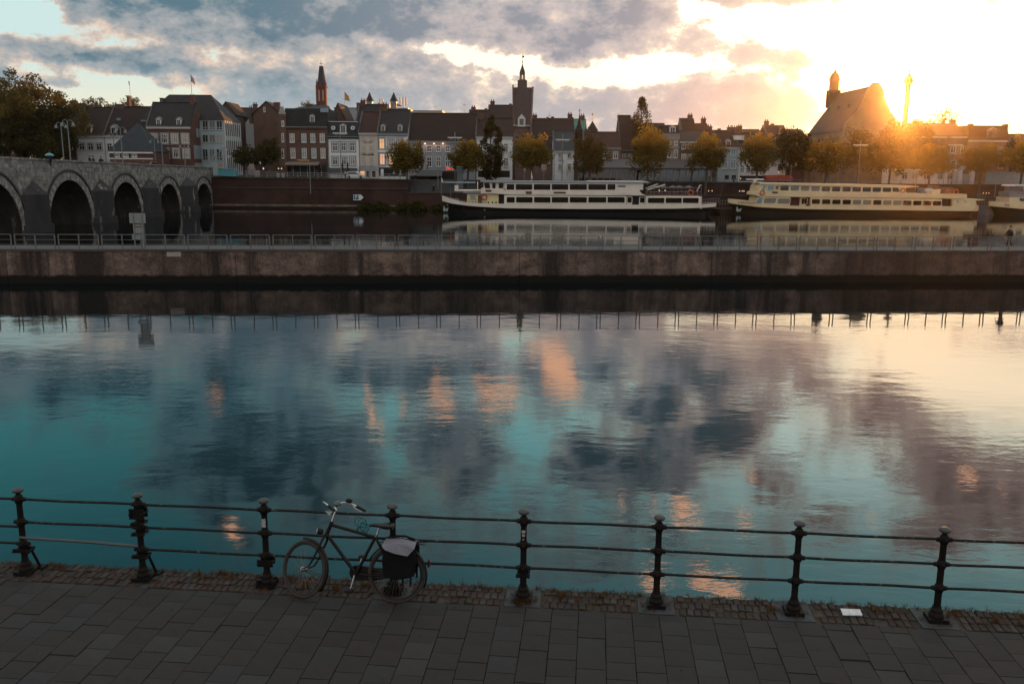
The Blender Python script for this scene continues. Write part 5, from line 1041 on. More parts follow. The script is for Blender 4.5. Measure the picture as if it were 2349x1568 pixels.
poly6(b1, 'bow_fairlead', [(155, 228), (165, 229), (222, 238), (222, 245), (210, 246), (158, 236)], M_black, .1, 2.1)
anchor(b1, *z6(131, 267), *z6(178, 316), YN + 2.05)
q = MB(); p0 = at(*z6(235, 156), YN + 3); p1 = at(*z6(418, 155), YN + 3); q.tube([p0, p1], .2, 8); q.build('crane_boom', M_bwht, b1); q = MB(); q.box(p0.x - .3, p0.x + .4, p0.y - .3, p0.y + .3, p0.z - .1, p0.z + 1.0); q.build('crane_head', M_bwht, b1)
q = MB(); q.box(p0.x - 2.2, p0.x + 3.6, p0.y - .1, p0.y + .1, p0.z + 1.4, p0.z + 1.7); q.build('radar_bar', M_pblue, b1); q = MB(); q.tube([(p0.x + .1, p0.y, p0.z), (p0.x + .1, p0.y, p0.z + 1.4)], .08, 6); q.build('radar_post', M_steel, b1)
q = MB(); p = at(*z6(123, 198), B1); q.tube([p, (p.x, p.y, p.z + 3.6)], .05, 6); q.build('bow_staff', M_steel, b1); q = MB(); q.prism([(p.x + .05, p.y, p.z + 2.6), (p.x + .5, p.y, p.z + 2.5), (p.x + .05, p.y, p.z + 3.5)], (0, .04, 0)); q.build('pennant', M_frame, b1)
q = MB(); p = at(*z6(205, 228), B1); q.box(p.x - 1, p.x + 1.2, B1 - .8, B1 + .8, p.z - 1, p.z + .3); q.tube([(p.x - .3, B1, p.z + .2), (p.x - .3, B1, p.z + 2.2)], .04, 5); q.build('windlass', M_steel, b1)
bx(b1, 'deck_rail_panel', 1663, 178, 2075, 197, M_wood, .06, .1); rails(b1, YN + .1, *z6(1663, 196), *z6(2075, 196), 1.5, 14)
for X in (1700, 1760, 1830, 1880, 1950):
    q = MB(); p = at(*z6(X, 196), B1); q.box(p.x - .7, p.x + .7, B1 - .6, B1 + .6, p.z + .72, p.z + .80); q.tube([(p.x, B1, p.z - .3), (p.x, B1, p.z + .72)], .06, 6); q.build('deck_table', M_zinc, b1)
    q = MB(); q.lathe([(.9, 0), (.1, .35)], (p.x + .8, B1 + .5, p.z + 1.6), 8, False); q.build('deck_parasol', M_awn, b1)
poly6(b1, 'light_mast', [(2045, 160), (2070, 113), (2086, 115), (2086, 119), (2074, 119), (2052, 162)], M_bwht, .15, .6)
q = MB(); p = at(*z6(2203, 252), B1); q.tube([p, (p.x + .8, p.y, p.z + 3.6)], .05, 6); q.build('stern_staff', M_wood, b1)
rails(b1, YN + 1.2, *z6(2085, 264), *z6(2205, 254), 1.0, 6); rails(b1, YN + .4, *z6(330, 255), *z6(460, 262), .9, 5)
q = MB(); p = at(1218, 418, B1); q.tube([p, (p.x, p.y, p.z + 2.0)], .04, 5); q.prism([(p.x, p.y, p.z + 1.9), (p.x + .35, p.y, p.z + .6), (p.x, p.y, p.z + .8)], (0, .04, 0)); q.build('small_flag', M_frame, b1)
lifebuoy('lifebuoy with pale middle on the yellow fore cabin', *z6(447, 204), YN + .3, .46); lifebuoy('lifebuoy hung on the aft rail of the left boat', *z6(1995, 172), YN - .1, .5)
for X in (289, 448): bx(b1, 'bollard_light', X - 5, 281 if X < 300 else 296, X + 5, 291 if X < 300 else 306, M_steel, .1, .0 if X > 300 else 1.0)

# right boat
def z7(X, Y): return 1633.6 + X * .30405, 389.8 + Y * .30405
B2 = 175.0; YM = B2 - 3.3
b2 = thing('river_boat', 'long cream two deck passenger boat with rows of small square windows', 'boat', tuple(at(1970, 493, B2)))
L = lambda *p: [z7(*q) for q in p]
hull(b2, B2, 3.4, L((147, 221), (250, 230), (330, 240), (370, 262), (420, 266), (740, 274), (1500, 282), (1980, 268), (2065, 272)), L((147, 250), (165, 258), (350, 281), (600, 293), (740, 297), (1500, 306), (2065, 313)), .5, M_bcrm, M_hull)
def cx2(nm, X0, Y0, X1, Y1, m, d=6.2, y0=.0, Y=YM): (u0, v0), (u1, v1) = z7(X0, Y0), z7(X1, Y1); return boatbox(b2, nm, Y, u0, v0, u1, v1, m, d, y0)
def cw(X0, Y0, X1, Y1, gl=None, sk=0.0, Y=YM): (u0, v0), (u1, v1) = z7(X0, Y0), z7(X1, Y1); return boatwin(b2, Y, u0, v0, u1, v1, M_bcrm, gl, sk)
def py2(nm, pts, m, d, y0=0.0):
    q = MB(); P = [at(*z7(*p), YM) for p in pts]; q.prism([(p.x, YM + y0, p.z) for p in P][::-1], (0, d, 0)); return q.build(nm, m, b2)
py2('fore_saloon', [(345, 208), (360, 202), (585, 205), (585, 285), (360, 268), (330, 255)], M_bcrm, 6.2, .05)
py2('front_glass', [(330, 250), (353, 210), (382, 211), (366, 256)], M_bblue, .05, -.0)
cw(386, 212, 472, 251, M_bgl2, .25); cw(492, 216, 580, 255, M_bgl2, .12)
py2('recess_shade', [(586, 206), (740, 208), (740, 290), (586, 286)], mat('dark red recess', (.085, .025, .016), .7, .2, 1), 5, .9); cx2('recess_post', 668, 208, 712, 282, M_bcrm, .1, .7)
cw(674, 216, 688, 258, None, 0, YM + .68); cw(696, 216, 710, 258, None, 0, YM + .68); py2('stair_cover', [(588, 258), (600, 254), (650, 266), (652, 272), (590, 275)], M_brplate, .5, .2)
py2('main_saloon', [(740, 207), (1732, 219), (1732, 300), (740, 290)], M_bcrm, 6.3, .05)
xs = (750, 828, 905, 983, 1060, 1137, 1213, 1289, 1364, 1440, 1515, 1590, 1664)
for i, X in enumerate(xs): d = (X - 750) * .0140; cw(X, 222 + d, X + 59, 257 + d, M_bgl2 if i in (4, 5, 7, 8) else M_bglass)
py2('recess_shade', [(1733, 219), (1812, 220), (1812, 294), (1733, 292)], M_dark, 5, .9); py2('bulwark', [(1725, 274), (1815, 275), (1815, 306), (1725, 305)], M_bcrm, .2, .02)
py2('aft_house', [(1812, 220), (2050, 222), (2052, 229), (1985, 233), (1995, 262), (1960, 310), (1812, 306)], M_bcrm, 6.2, .05)
for X in (1850, 1907): cx2('vent', X - 3, 234, X + 3, 244, M_dark, .05, .0)
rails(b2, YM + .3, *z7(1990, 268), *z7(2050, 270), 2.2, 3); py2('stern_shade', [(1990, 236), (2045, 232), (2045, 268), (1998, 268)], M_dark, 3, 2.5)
py2('upper_band', [(330, 168), (350, 164), (560, 160), (1460, 168), (1480, 178), (1918, 183), (1918, 215), (1812, 216), (740, 205), (345, 200), (322, 190)], M_bcrm, 6.7, -.1)
py2('upper_cabin', [(352, 118), (372, 104), (1402, 118), (1452, 132), (1460, 170), (560, 164), (340, 170)], M_bcrm, 6.0, .1)
py2('wheelhouse_glass', [(372, 150), (392, 112), (408, 112), (392, 152)], M_bblue, .05, .05); cw(417, 118, 462, 152, M_bblue); cw(479, 120, 497, 146)
for i, X in enumerate((513, 591, 668, 747, 825, 903, 981, 1057, 1133, 1209, 1285)): d = (X - 513) * .0185; cw(X, 120 + d, X + 60, 156 + d, M_bgl2 if i in (1, 2, 3) else M_bglass, 0, YM + .08)
py2('end_glass', [(1360, 134), (1402, 136), (1412, 170), (1362, 169)], M_bglass, .06, .02)
py2('upper_roof', [(345, 97), (1100, 108), (1500, 118), (1556, 124), (1555, 130), (1450, 136), (372, 110)], M_bcrm, 6.4, -.15)
py2('rear_canopy_post', [(1456, 132), (1462, 132), (1464, 184), (1458, 184)], M_bcrm, .2, .2)
py2('funnel_casing', [(1600, 182), (1612, 146), (1625, 140), (1640, 144), (1640, 182)], M_zinc, 2, 1.5); py2('deck_box', [(1668, 182), (1690, 150), (1745, 148), (1738, 182)], M_bcrm, 2, 1.2)
py2('tarpaulin', [(1745, 182), (1752, 150), (1800, 138), (1850, 136), (1855, 184)], M_rust, 2.5, 1.5); py2('deck_box', [(1690, 150), (1700, 122), (1760, 122), (1760, 150)], M_wood, 2, 2.2); cx2('white_locker', 1630, 140, 1672, 165, M_frame, 1.5, .6)
py2('name_plate', [(449, 166), (455, 163), (488, 164), (494, 168), (488, 178), (452, 177)], M_brplate, .05, -.16)
for X in (382, 411, 438, 494, 553, 611, 672): py2('rubbing_strip', [(X - 8, 262 + (X - 380) * .03), (X - 5, 262 + (X - 380) * .03), (X + 8, 285 + (X - 380) * .03), (X + 5, 285 + (X - 380) * .03)], M_rubber, .1, -.09 + (.5 if X < 420 else 0))
text('name_lettering', 'SCHELDEVALLEI', M_black, b2, tuple(at(*z7(256, 247), YM + .60)), .40, .03, R_(-23), .0, 1.1)
anchor(b2, *z7(177, 275), *z7(222, 318), YM + 1.75)
q = MB(); p = at(*z7(318, 108), B2); q.tube([at(*z7(395, 158), B2), p], .09, 6); q.build('radar_mast', M_bcrm, b2); q = MB(); q.box(p.x - 1.7, p.x + 1.7, B2 - .12, B2 + .12, p.z + .8, p.z + 1.05); q.lathe([(.3, 0), (.4, .8)], (p.x, B2, p.z), 8); q.build('radar_bar', M_frame, b2)
lifebuoy('lifebuoy below the wheelhouse of the cream boat', *z7(377, 172), YM - .3); lifebuoy('lifebuoy at the rear end of the upper cabin of the cream boat', *z7(1437, 156), YM - .05); lifebuoy('left one of two lifebuoys by the orange tarpaulin', *z7(1772, 165), YM + .6); lifebuoy('right one of two lifebuoys by the orange tarpaulin', *z7(1838, 165), YM + .6)
# third boat at the right edge
b3 = thing('river_boat', 'bow of a third cream boat cut off by the right edge of the view', 'boat', tuple(at(2340, 494, 176)))
def z5(X, Y): return 2063.6 + X * .16082, 343.9 + Y * .16082
L = lambda *p: [z5(*q) for q in p]; B3 = 176.0; YQ = B3 - 2.8
hull(b3, B3, 3.0, L((1385, 742), (1500, 744), (1768, 750), (3800, 760)), L((1400, 812), (1500, 822), (1768, 845), (3800, 860)), .5, M_bcrm, M_hull)
def py3(nm, pts, m, d, y0=0.0):
    q = MB(); P = [at(*z5(*p), YQ) for p in pts]; q.prism([(p.x, YQ + y0, p.z) for p in P][::-1], (0, d, 0)); return q.build(nm, m, b3)
py3('cabin', [(1580, 680), (2600, 690), (2600, 790), (1580, 765)], M_bcrm, 5, .4); py3('cabin_window', [(1722, 685), (1800, 690), (1800, 735), (1722, 728)], M_bglass, .1, .25)
py3('wheelhouse', [(1600, 600), (1680, 600), (1690, 520), (2100, 520), (2100, 690), (1600, 680)], M_zinc, 4, .9); py3('wheelhouse_roof', [(1650, 520), (1665, 500), (2120, 500), (2120, 520)], M_frame, 4.6, .6); py3('wheelhouse_window', [(1690, 530), (1790, 530), (1790, 590), (1688, 590)], M_bglass, .1, .8)
py3('name_plate', [(1505, 780), (1515, 776), (1660, 785), (1670, 795), (1662, 808), (1515, 798)], M_black, .1, .3)
text('name_lettering', 'GEULVALLEI', M_frame, b3, tuple(at(*z5(1588, 791), YQ + .25)), .42, .02, R_(-3), 0, 1.2)
for X in (1712, 1746): py3('porthole', [(X - 8, 762), (X + 8, 762), (X + 8, 784), (X - 8, 784)], M_black, .1, -.05)
anchor(b3, *z5(1462, 850), *z5(1510, 900), YQ + 1.9)
pn = thing('pontoon', 'pale blue grey floating pontoon between the stern of the cream boat and the third boat', 'pontoon', tuple(at(2275, 495, 178)))
q = MB(); a = at(2262, 471, 177); b = at(2288, 497, 177); q.box(a.x, b.x, 177, 180, -.6, a.z); q.build('float', mat('blue grey steel', (.16, .19, .23), .6, .12, .6), pn); q = MB(); q.box(a.x - .1, b.x + .1, 176.9, 180.1, a.z + .003, a.z + .15); q.build('deck', M_conc, pn); rails(pn, 177.1, 2262, 470, 2288, 470, 1.0, 4)
ld = thing('landing_stage', 'dark landing stage between the two passenger boats', 'pontoon', tuple(at(1670, 492, 178)))
q = MB(); a = at(1652, 476, 177); b = at(1686, 495, 177); q.box(a.x, b.x, 177, 180.6, -.6, a.z - .4); q.build('float', M_rubber, ld); q = MB(); q.box(a.x - 1, b.x + 1, 176.9, 180.7, a.z - .397, a.z - .2); q.build('deck', M_conc, ld); rails(ld, 177.1, 1650, 474, 1688, 474, 1.2, 6)
# ------------------------------------------------------------------ trees
def leafmat(name, c1, c2, trans=.45, sc=.5, sunlit_top=None):
    m = bpy.data.materials.new(name); m.use_nodes = True; t = m.node_tree; t.nodes.clear(); N, L = t.nodes, t.links
    tc = N.new('ShaderNodeTexCoord'); nz = N.new('ShaderNodeTexNoise'); nz.inputs['Scale'].default_value = sc; nz.inputs['Detail'].default_value = 6; nz.inputs['Roughness'].default_value = .75; L.new(tc.outputs['Object'], nz.inputs['Vector'])
    rp = N.new('ShaderNodeValToRGB'); L.new(nz.outputs[0], rp.inputs[0]); e = rp.color_ramp.elements; e[0].position = .33; e[0].color = (*c1, 1); e[1].position = .68; e[1].color = (*c2, 1)
    if sunlit_top:                                 # sunlit tops painted in: leaf colour shifts to gold with height
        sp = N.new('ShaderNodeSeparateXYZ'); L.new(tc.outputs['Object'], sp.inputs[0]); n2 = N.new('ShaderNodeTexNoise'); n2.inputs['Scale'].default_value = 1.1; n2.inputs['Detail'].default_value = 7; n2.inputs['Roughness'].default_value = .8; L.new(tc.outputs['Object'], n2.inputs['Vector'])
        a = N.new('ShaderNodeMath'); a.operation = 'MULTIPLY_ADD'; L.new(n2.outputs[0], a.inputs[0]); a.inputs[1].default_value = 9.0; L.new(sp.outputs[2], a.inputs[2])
        mr = N.new('ShaderNodeMapRange'); mr.interpolation_type = 'SMOOTHSTEP'; mr.inputs[1].default_value = sunlit_top[3]; mr.inputs[2].default_value = sunlit_top[3] + 4.0; L.new(a.outputs[0], mr.inputs[0])
        mx2 = N.new('ShaderNodeMix'); mx2.data_type = 'RGBA'; L.new(mr.outputs[0], mx2.inputs[0]); L.new(rp.outputs[0], mx2.inputs[6]); mx2.inputs[7].default_value = (*sunlit_top[:3], 1); rp = type('o', (), {'outputs': [mx2.outputs[2]]})
    d = N.new('ShaderNodeBsdfDiffuse'); tr = N.new('ShaderNodeBsdfTranslucent'); mx = N.new('ShaderNodeMixShader'); mx.inputs[0].default_value = trans; o = N.new('ShaderNodeOutputMaterial')
    L.new(rp.outputs[0], d.inputs[0]); L.new(rp.outputs[0], tr.inputs[0]); L.new(d.outputs[0], mx.inputs[1]); L.new(tr.outputs[0], mx.inputs[2]); L.new(mx.outputs[0], o.inputs[0]); return m
M_leafA = leafmat('plane tree leaves with painted sunlit tops', (.075, .066, .015), (.16, .11, .022), sunlit_top=(.46, .24, .035, 13.0))
M_leafB = leafmat('dark green leaves', (.030, .031, .011), (.065, .054, .018), .35)
M_leafC = leafmat('olive brown leaves', (.055, .044, .014), (.14, .090, .026), .4)
M_leafE = leafmat('olive gold leaves', (.060, .050, .014), (.17, .115, .030), .45, .35)
M_leafD = leafmat('dry pale twigs', (.10, .075, .035), (.18, .13, .06), .4)
M_bark = mat('plane bark', (.075, .062, .048), .9, .35, 1.5, bump=.4)
def leaves(rg, pts, size, jit=.5):
    vs = []; fs = []
    for c in pts:
        n = Vector((rg.gauss(0, 1), rg.gauss(0, 1), rg.gauss(0, 1) + .4)).normalized(); a = n.orthogonal().normalized(); b = n.cross(a); w = rg.random() * 6.28
        a, b = a * math.cos(w) + b * math.sin(w), b * math.cos(w) - a * math.sin(w); s = size * (1 + rg.uniform(-jit, jit)); o = len(vs)
        vs += [c - a * s * .5, c + b * s * .32, c + a * s * .5, c - b * s * .32]; fs.append((o, o + 1, o + 2, o + 3))
    return vs, fs
def tree(name, label, cu, v0, v1, hw, Y, shape='round', lm=None, n=7500, size=.36, base=None, group=None, seed=1, trunk_r=.22, limbs=7, clumpy=.30, cat='tree', dens=1.0):
    rg = random.Random(seed); top = at(cu, v0, Y); bot = at(cu, v1, Y); c = Vector((top.x, Y, (top.z + bot.z) / 2)); rz = (top.z - bot.z) / 2; rx = hw * 1.05 / 2040.0 * Y
    zb = base if base is not None else 3.2
    r = thing(name, label, cat, (c.x, Y, zb), group)
    cl = []
    nc = int({'round': 80, 'cone': 150, 'oval': 120, 'bare': 60, 'broad': 120}[shape] * dens)
    for i in range(nc):
        d = Vector((rg.gauss(0, 1), rg.gauss(0, 1), rg.gauss(0, 1))).normalized()
        if shape == 'oval':
            t = rg.random(); w = rx * math.sin(math.pi * (.14 + .86 * t)) ** .8 * (.25 + .75 * rg.random() ** .5); an = rg.random() * 6.28; p = c + Vector((w * math.cos(an), w * math.sin(an), -rz + 2 * rz * t)); rr = rx * .34 * (1.1 - t * .6)
        elif shape == 'cone':
            t = rg.random() ** 1.05; w = rx * (1 - t) ** .6 * min(1, .45 + t * 3) * .85 * (.35 + .65 * rg.random() ** .5) + .15; an = rg.random() * 6.28; p = c + Vector((w * math.cos(an), w * math.sin(an), -rz + 2 * rz * t)); rr = rx * .46 * (1.05 - t * .70)
        else:
            k = rg.random() ** .38 * .88 * (1 + .38 * mnoise.noise(d * 1.6 + Vector((seed * 3.1, 0, seed)))); e = d.copy()
            if e.z > 0: e.x *= (1 - .22 * e.z); e.y *= (1 - .22 * e.z)
            if e.z < -.35: e.z = -.35 + (e.z + .35) * .8
            p = c + Vector((e.x * rx * k, e.y * rx * k, e.z * rz * k)); rr = min(rx, rz) * clumpy * rg.uniform(.65, 1.2)
        cl.append((p, rr))
    P = []
    for i in range(n):
        p, rr = cl[rg.randrange(nc)]; d = Vector((rg.gauss(0, 1), rg.gauss(0, 1), rg.gauss(0, 1))).normalized(); P.append(p + d * rr * rg.random() ** .45)
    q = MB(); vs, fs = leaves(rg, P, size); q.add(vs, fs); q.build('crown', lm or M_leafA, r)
    q = MB(); h = c.z - zb; fork = zb + max(h - rz * .55, h * .4)
    lean = rg.uniform(-.25, .25); q.tube([(c.x, Y, zb), (c.x + lean * .4, Y, (zb + fork) / 2), (c.x + lean, Y, fork), (c.x + lean * .6, Y, c.z + rz * (.75 if shape != 'round' else .4))], [trunk_r * 1.25, trunk_r, trunk_r * .9, trunk_r * .25], 8); q.build('trunk', M_bark, r)
    for k in range(limbs):
        p, rr = cl[rg.randrange(nc)]; s = Vector((c.x + lean, Y, fork + rg.random() * rz * .5)); m_ = (s + p) / 2 + Vector((0, 0, -.1 * rz))
        q = MB(); q.tube([s, m_, p], [trunk_r * .5, trunk_r * .3, trunk_r * .08], 5); q.build('limb', M_bark, r)
    return r
G = 'plane trees along the lower quay'
tree('plane_tree', 'round plane tree in front of the white house with orange windows, pale leaning trunk', 931, 314, 407, 46, 186.5, seed=3, group=G)
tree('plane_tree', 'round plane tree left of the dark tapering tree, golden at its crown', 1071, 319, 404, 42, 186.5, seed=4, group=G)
tree('tapering_tree', 'dark narrow tapering tree between two round plane trees', 1127, 270, 405, 27, 190.5, 'oval', M_leafB, 9500, .36, seed=5)
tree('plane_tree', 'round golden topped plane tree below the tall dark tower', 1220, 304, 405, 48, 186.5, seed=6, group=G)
tree('plane_tree', 'dull green plane tree right of the white house with blue slate roof', 1353, 305, 408, 45, 186.5, seed=7, group=G, lm=M_leafC)
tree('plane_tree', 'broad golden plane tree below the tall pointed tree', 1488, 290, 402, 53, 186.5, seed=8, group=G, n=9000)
tree('tapering_tree', 'tall pointed reddish tree rising above the roofs', 1473, 227, 340, 33, 212, 'cone', M_leafC, 4500, .36, seed=9, base=5.2)
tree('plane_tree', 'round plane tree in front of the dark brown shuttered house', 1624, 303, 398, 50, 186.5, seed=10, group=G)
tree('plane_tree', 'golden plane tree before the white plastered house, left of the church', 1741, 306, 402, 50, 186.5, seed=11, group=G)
tree('street_tree', 'dark tree standing behind the plane trees left of the church', 1812, 294, 395, 42, 200, 'broad', M_leafB, 5000, .42, seed=12, base=5.0)
tree('plane_tree', 'large round plane tree in front of the church wall', 1899, 313, 405, 49, 186.5, seed=13, group=G, n=9000)
tree('street_tree', 'tall dark tree left of centre in the glare under the sun', 1975, 295, 405, 50, 197, 'broad', M_leafC, 6000, .42, seed=14, base=5.0)
tree('street_tree', 'broad dark tree directly under the sun', 2050, 284, 405, 52, 196, 'broad', M_leafC, 11000, .45, seed=15, base=5.0)
tree('street_tree', 'tall tree right of the sun with ragged top', 2102, 272, 405, 40, 198, 'broad', M_leafC, 10000, .45, seed=16, base=5.0)
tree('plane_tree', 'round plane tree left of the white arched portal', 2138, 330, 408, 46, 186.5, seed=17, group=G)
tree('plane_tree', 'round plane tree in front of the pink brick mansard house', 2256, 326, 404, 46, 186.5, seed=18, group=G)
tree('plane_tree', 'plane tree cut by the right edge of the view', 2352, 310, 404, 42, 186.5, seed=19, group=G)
tree('street_tree', 'dense dark tree at the foot of the church, right of the low white end house', 1846, 303, 405, 34, 198, 'broad', M_leafB, 6000, .42, seed=33, base=5.0)
tree('street_tree', 'dense dark tree behind the ragged tall tree right of the sun', 2120, 282, 405, 46, 204, 'broad', M_leafB, 9000, .45, seed=34, base=5.0)
tree('wispy_tree', 'thin wispy tree lit from behind above the roofs right of the sun', 2172, 238, 300, 42, 222, 'bare', M_leafD, 800, .34, seed=20, base=5, limbs=24, trunk_r=.16)
tree('wispy_tree', 'thin bare tree right of the slim onion spire', 2112, 268, 310, 26, 226, 'bare', M_leafD, 500, .34, seed=21, base=5, limbs=14, trunk_r=.14)
tree('big_tree', 'huge bushy tree behind the bridge at the left edge of the view', 40, 160, 372, 142, 196, 'broad', M_leafE, 30000, .50, seed=22, base=5.5, trunk_r=.6, clumpy=.20, limbs=16, dens=1.8)
tree('big_tree', 'lower dark tree between the huge bushy tree and the first houses', 112, 236, 366, 54, 192, 'broad', M_leafB, 14000, .42, seed=23, base=5.5, trunk_r=.35)
tree('big_tree', 'dark low tree under the huge bushy tree at the left edge', 30, 262, 376, 84, 190, 'broad', M_leafB, 16000, .45, seed=41, base=5.5, trunk_r=.35)
tree('big_tree', 'low dark shrubby tree behind the bridge left of the first bell lamp', 108, 300, 380, 44, 188, 'broad', M_leafB, 9000, .42, seed=42, base=5.5, trunk_r=.3)
tree('autumn_tree', 'pale half bare autumn tree on the skyline, left of the stone tower stump', 222, 219, 300, 48, 262, 'bare', M_leafD, 5000, .42, seed=24, base=5, limbs=30, trunk_r=.25, clumpy=.22)
tree('autumn_tree', 'pale half bare autumn tree behind the stone tower stump', 300, 217, 300, 40, 264, 'bare', M_leafD, 4500, .42, seed=25, base=5, limbs=26, trunk_r=.25, clumpy=.22)
tree('autumn_tree', 'small bare pale tree left of the red church tower', 704, 226, 262, 20, 270, 'bare', M_leafD, 600, .3, seed=26, base=5, limbs=22, trunk_r=.14)
tree('street_tree', 'small dark street tree in front of the fins of the office block', 562, 332, 385, 30, 189.5, 'broad', M_leafB, 3000, .34, seed=27, base=5.9)
tree('street_tree', 'taller dark street tree at the corner of the brown cafe', 615, 318, 385, 31, 191, 'broad', M_leafB, 3600, .34, seed=28, base=5.9)
tree('street_tree', 'dark tree behind the pale screen at the right edge', 2325, 318, 400, 30, 194, 'broad', M_leafB, 2500, .38, seed=29, base=5.0)
tree('street_tree', 'dark tree filling the gap between the glare and the pink brick block', 2150, 300, 400, 44, 200, 'broad', M_leafB, 5000, .42, seed=31, base=5.0)
# shrubs on the water's edge left of the boats
rg = random.Random(40); P = []
for k in range(7000):
    u = rg.uniform(783, 1020); t = (u - 783) / 237; h = (32 * min(1, t * 6) * (1 - .25 * max(0, t - .8) / .2)) * (.75 + .3 * math.sin(u * .11) * math.sin(u * .037))
    Y = 180.6 - rg.random() * 3.0; v = 489 - rg.random() ** .8 * h * (1 - (180.6 - Y) / 5.5); p = at(u, v, Y); P.append(p)
q = MB(); vs, fs = leaves(rg, P, .42); q.add(vs, fs); bs = q.build('bank_shrubs', M_leafB); tag(bs, 'low dark green shrubs along the foot of the river wall', 'shrubs', kind='stuff')

# ------------------------------------------------------------------ lamps and street furniture
def bell_lamp(label, u, vt, x=None, Y=None, heads=2, zb=None):
    if Y is None: d = ray(u, vt); Y = x / d.x * d.y
    p = at(u, vt, Y); zb = zb if zb is not None else (ptop(Y) - 1 if Y < 182 else gz(p.x)); r = thing('street_lamp', label, 'street lamp', (p.x, Y, zb), 'bell lamps on and beside the bridge')
    q = MB(); q.tube([(p.x, Y, zb), (p.x, Y, p.z - .5)], [.10, .07], 8); q.build('pole', M_lampgrey, r)
    for k in range(heads):
        a = (math.pi * k if heads == 2 else math.pi * 2 * k / heads) + .15; R = .72; cx_, cy_ = math.cos(a), math.sin(a)
        q = MB(); q.tube([(p.x, Y, p.z - .55), (p.x + cx_ * R * .12, Y + cy_ * R * .12, p.z - .1), (p.x + cx_ * R * .45, Y + cy_ * R * .45, p.z + .02), (p.x + cx_ * R * .85, Y + cy_ * R * .85, p.z - .18), (p.x + cx_ * R, Y + cy_ * R, p.z - .5)], .045, 6); q.build('arm', M_lampgrey, r)
        q = MB(); q.lathe([(.08, .38), (.15, .28), (.20, .05), (.30, -.14), (.27, -.15)], (p.x + cx_ * R, Y + cy_ * R, p.z - .75), 10); q.build('bell_shade', M_lampgrey, r)
for lab, u, vt, x, Y, hd in (('bell lamp at the far parapet nearest the huge tree', 139, 281, -70.3, None, 2), ('bell lamp at the near parapet catching the evening light', 154, 275, -61.0, None, 2), ('bell lamp on the near parapet before the slate pavilion', 275.5, 292, -61.0, None, 2),
        ('bell lamp on the far parapet before the white house', 258.5, 305, -70.3, None, 2), ('bell lamp before the left windows of the red brick house', 369, 308, -61.0, None, 2), ('bell lamp on the far parapet at the foot of the red brick house', 353, 318, -70.3, None, 2),
        ('bell lamp before the right windows of the red brick house', 422, 329, -61.0, None, 2), ('bell lamp in front of the office block glass', 500, 350, None, 186, 2), ('bell lamp at the corner fins of the office block', 513, 339, None, 192, 2), ('four headed bell lamp by the small street trees', 574, 350, None, 190, 4)):
    bell_lamp(lab, u, vt, x, Y, hd)
def mast(label, u, v0, v1, Y, zb, cross=None, heads=0, r_=.08):
    p = at(u, v0, Y); r = thing('lamp_post', label, 'lamp post', (p.x, Y, zb)); q = MB(); q.tube([(p.x, Y, zb), (p.x, Y, p.z)], [r_ * 1.3, r_], 7); q.build('pole', M_steel, r)
    if cross:
        z = Z_(u, cross, Y); q = MB(); q.box(p.x - 1.5, p.x + 1.5, Y - .2, Y + .2, z - .1, z + .12); q.build('lamp_arm', M_frame, r)
        for s in (-1, 1): q = MB(); q.prism([(p.x + s * .35, Y - .3, z - .14), (p.x + s * 1.2, Y - .3, z - .14), (p.x + s * .95, Y - .3, z - .38), (p.x + s * .5, Y - .3, z - .38)], (0, .6, 0)); q.build('lamp_head', M_lampgrey, r)
    for s in ((-1, 1) if heads else ()): q = MB(); q.tube([(p.x, Y, p.z - .5), (p.x + s * .9, Y, p.z - .5)], .04, 5); q.lathe([(.12, 0), (.25, .25), (.2, .7), (.05, .8)], (p.x + s * .9, Y, p.z - .5), 8); q.build('lantern', M_lampgrey, r)
for a in (('tall cross armed lamp post before the white mansard house', 779.5, 302, 402, 190, 5.9, 306), ('cross armed lamp post at the right end of the long grey house', 1043, 303, 400, 191, 5.4, 316), ('cross armed lamp post with a white box before the blue slate roofed house', 1290.5, 307, 412, 191, 5.3, 321),
          ('cross armed lamp post in the glare before the church', 1974.5, 321, 412, 190.5, 5.1, 333), ('cross armed lamp post left of the white portal', 2192, 320, 412, 191, 5.1, 333)): mast(*a)
mast('thin leaning mast rising from the river wall by the cafe', 710, 375, 445, 180.4, 3.0, r_=.07); mast('thin grey pole on the ramp road', 1004, 382, 440, 184.5, 4.0, r_=.06); mast('two lantern lamp post by the red awning', 1815, 377, 415, 191, 5.1, None, 1)
mast('two lantern lamp post in front of the low pale house', 2178, 377, 415, 191, 5.1, None, 1); mast('thin mast behind the deck of the cream boat', 2103, 390, 430, 188, 3.2, r_=.06); mast('flag mast behind the third boat', 2286, 400, 462, 182.5, 3.3, r_=.06)
pl = thing('info_pillar', 'tall dark blue grey pillar on the ramp beside the long grey house', 'pillar', tuple(at(1099, 440, 184))); a = at(1048, 384, 185); b = at(1062, 440, 185); q = MB(); q.box(a.x, b.x, 184.6, 185.4, 3.4, a.z); q.build('shaft', mat('blue grey metal', (.075, .09, .105), .5, .15, 1), pl)
q = MB(); q.box(a.x - .1, b.x + .1, 184.5, 185.5, a.z + .003, a.z + .15); q.build('cap', M_steel, pl)
def parasol(label, u, v0, v1, Y, m):
    p = at(u, v0, Y); b = at(u, v1, Y); r = thing('parasol', label, 'parasol', (p.x, Y, b.z), 'closed parasols on the terraces'); H = p.z - b.z; q = MB(); q.tube([(p.x, Y, b.z), (p.x, Y, p.z)], .05, 6); q.build('pole', M_wood, r); q = MB(); q.lathe([(.05, 0), (.26, .35 * H), (.30, .1 * H), (.14, .3 * H), (.2, .5 * H), (.06, .72 * H)][2:3] + [(.30, .12 * H), (.16, .38 * H), (.2, .55 * H), (.05, .73 * H)], (p.x, Y, b.z + .25 * H), 9); q.build('folded_cloth', m, r)
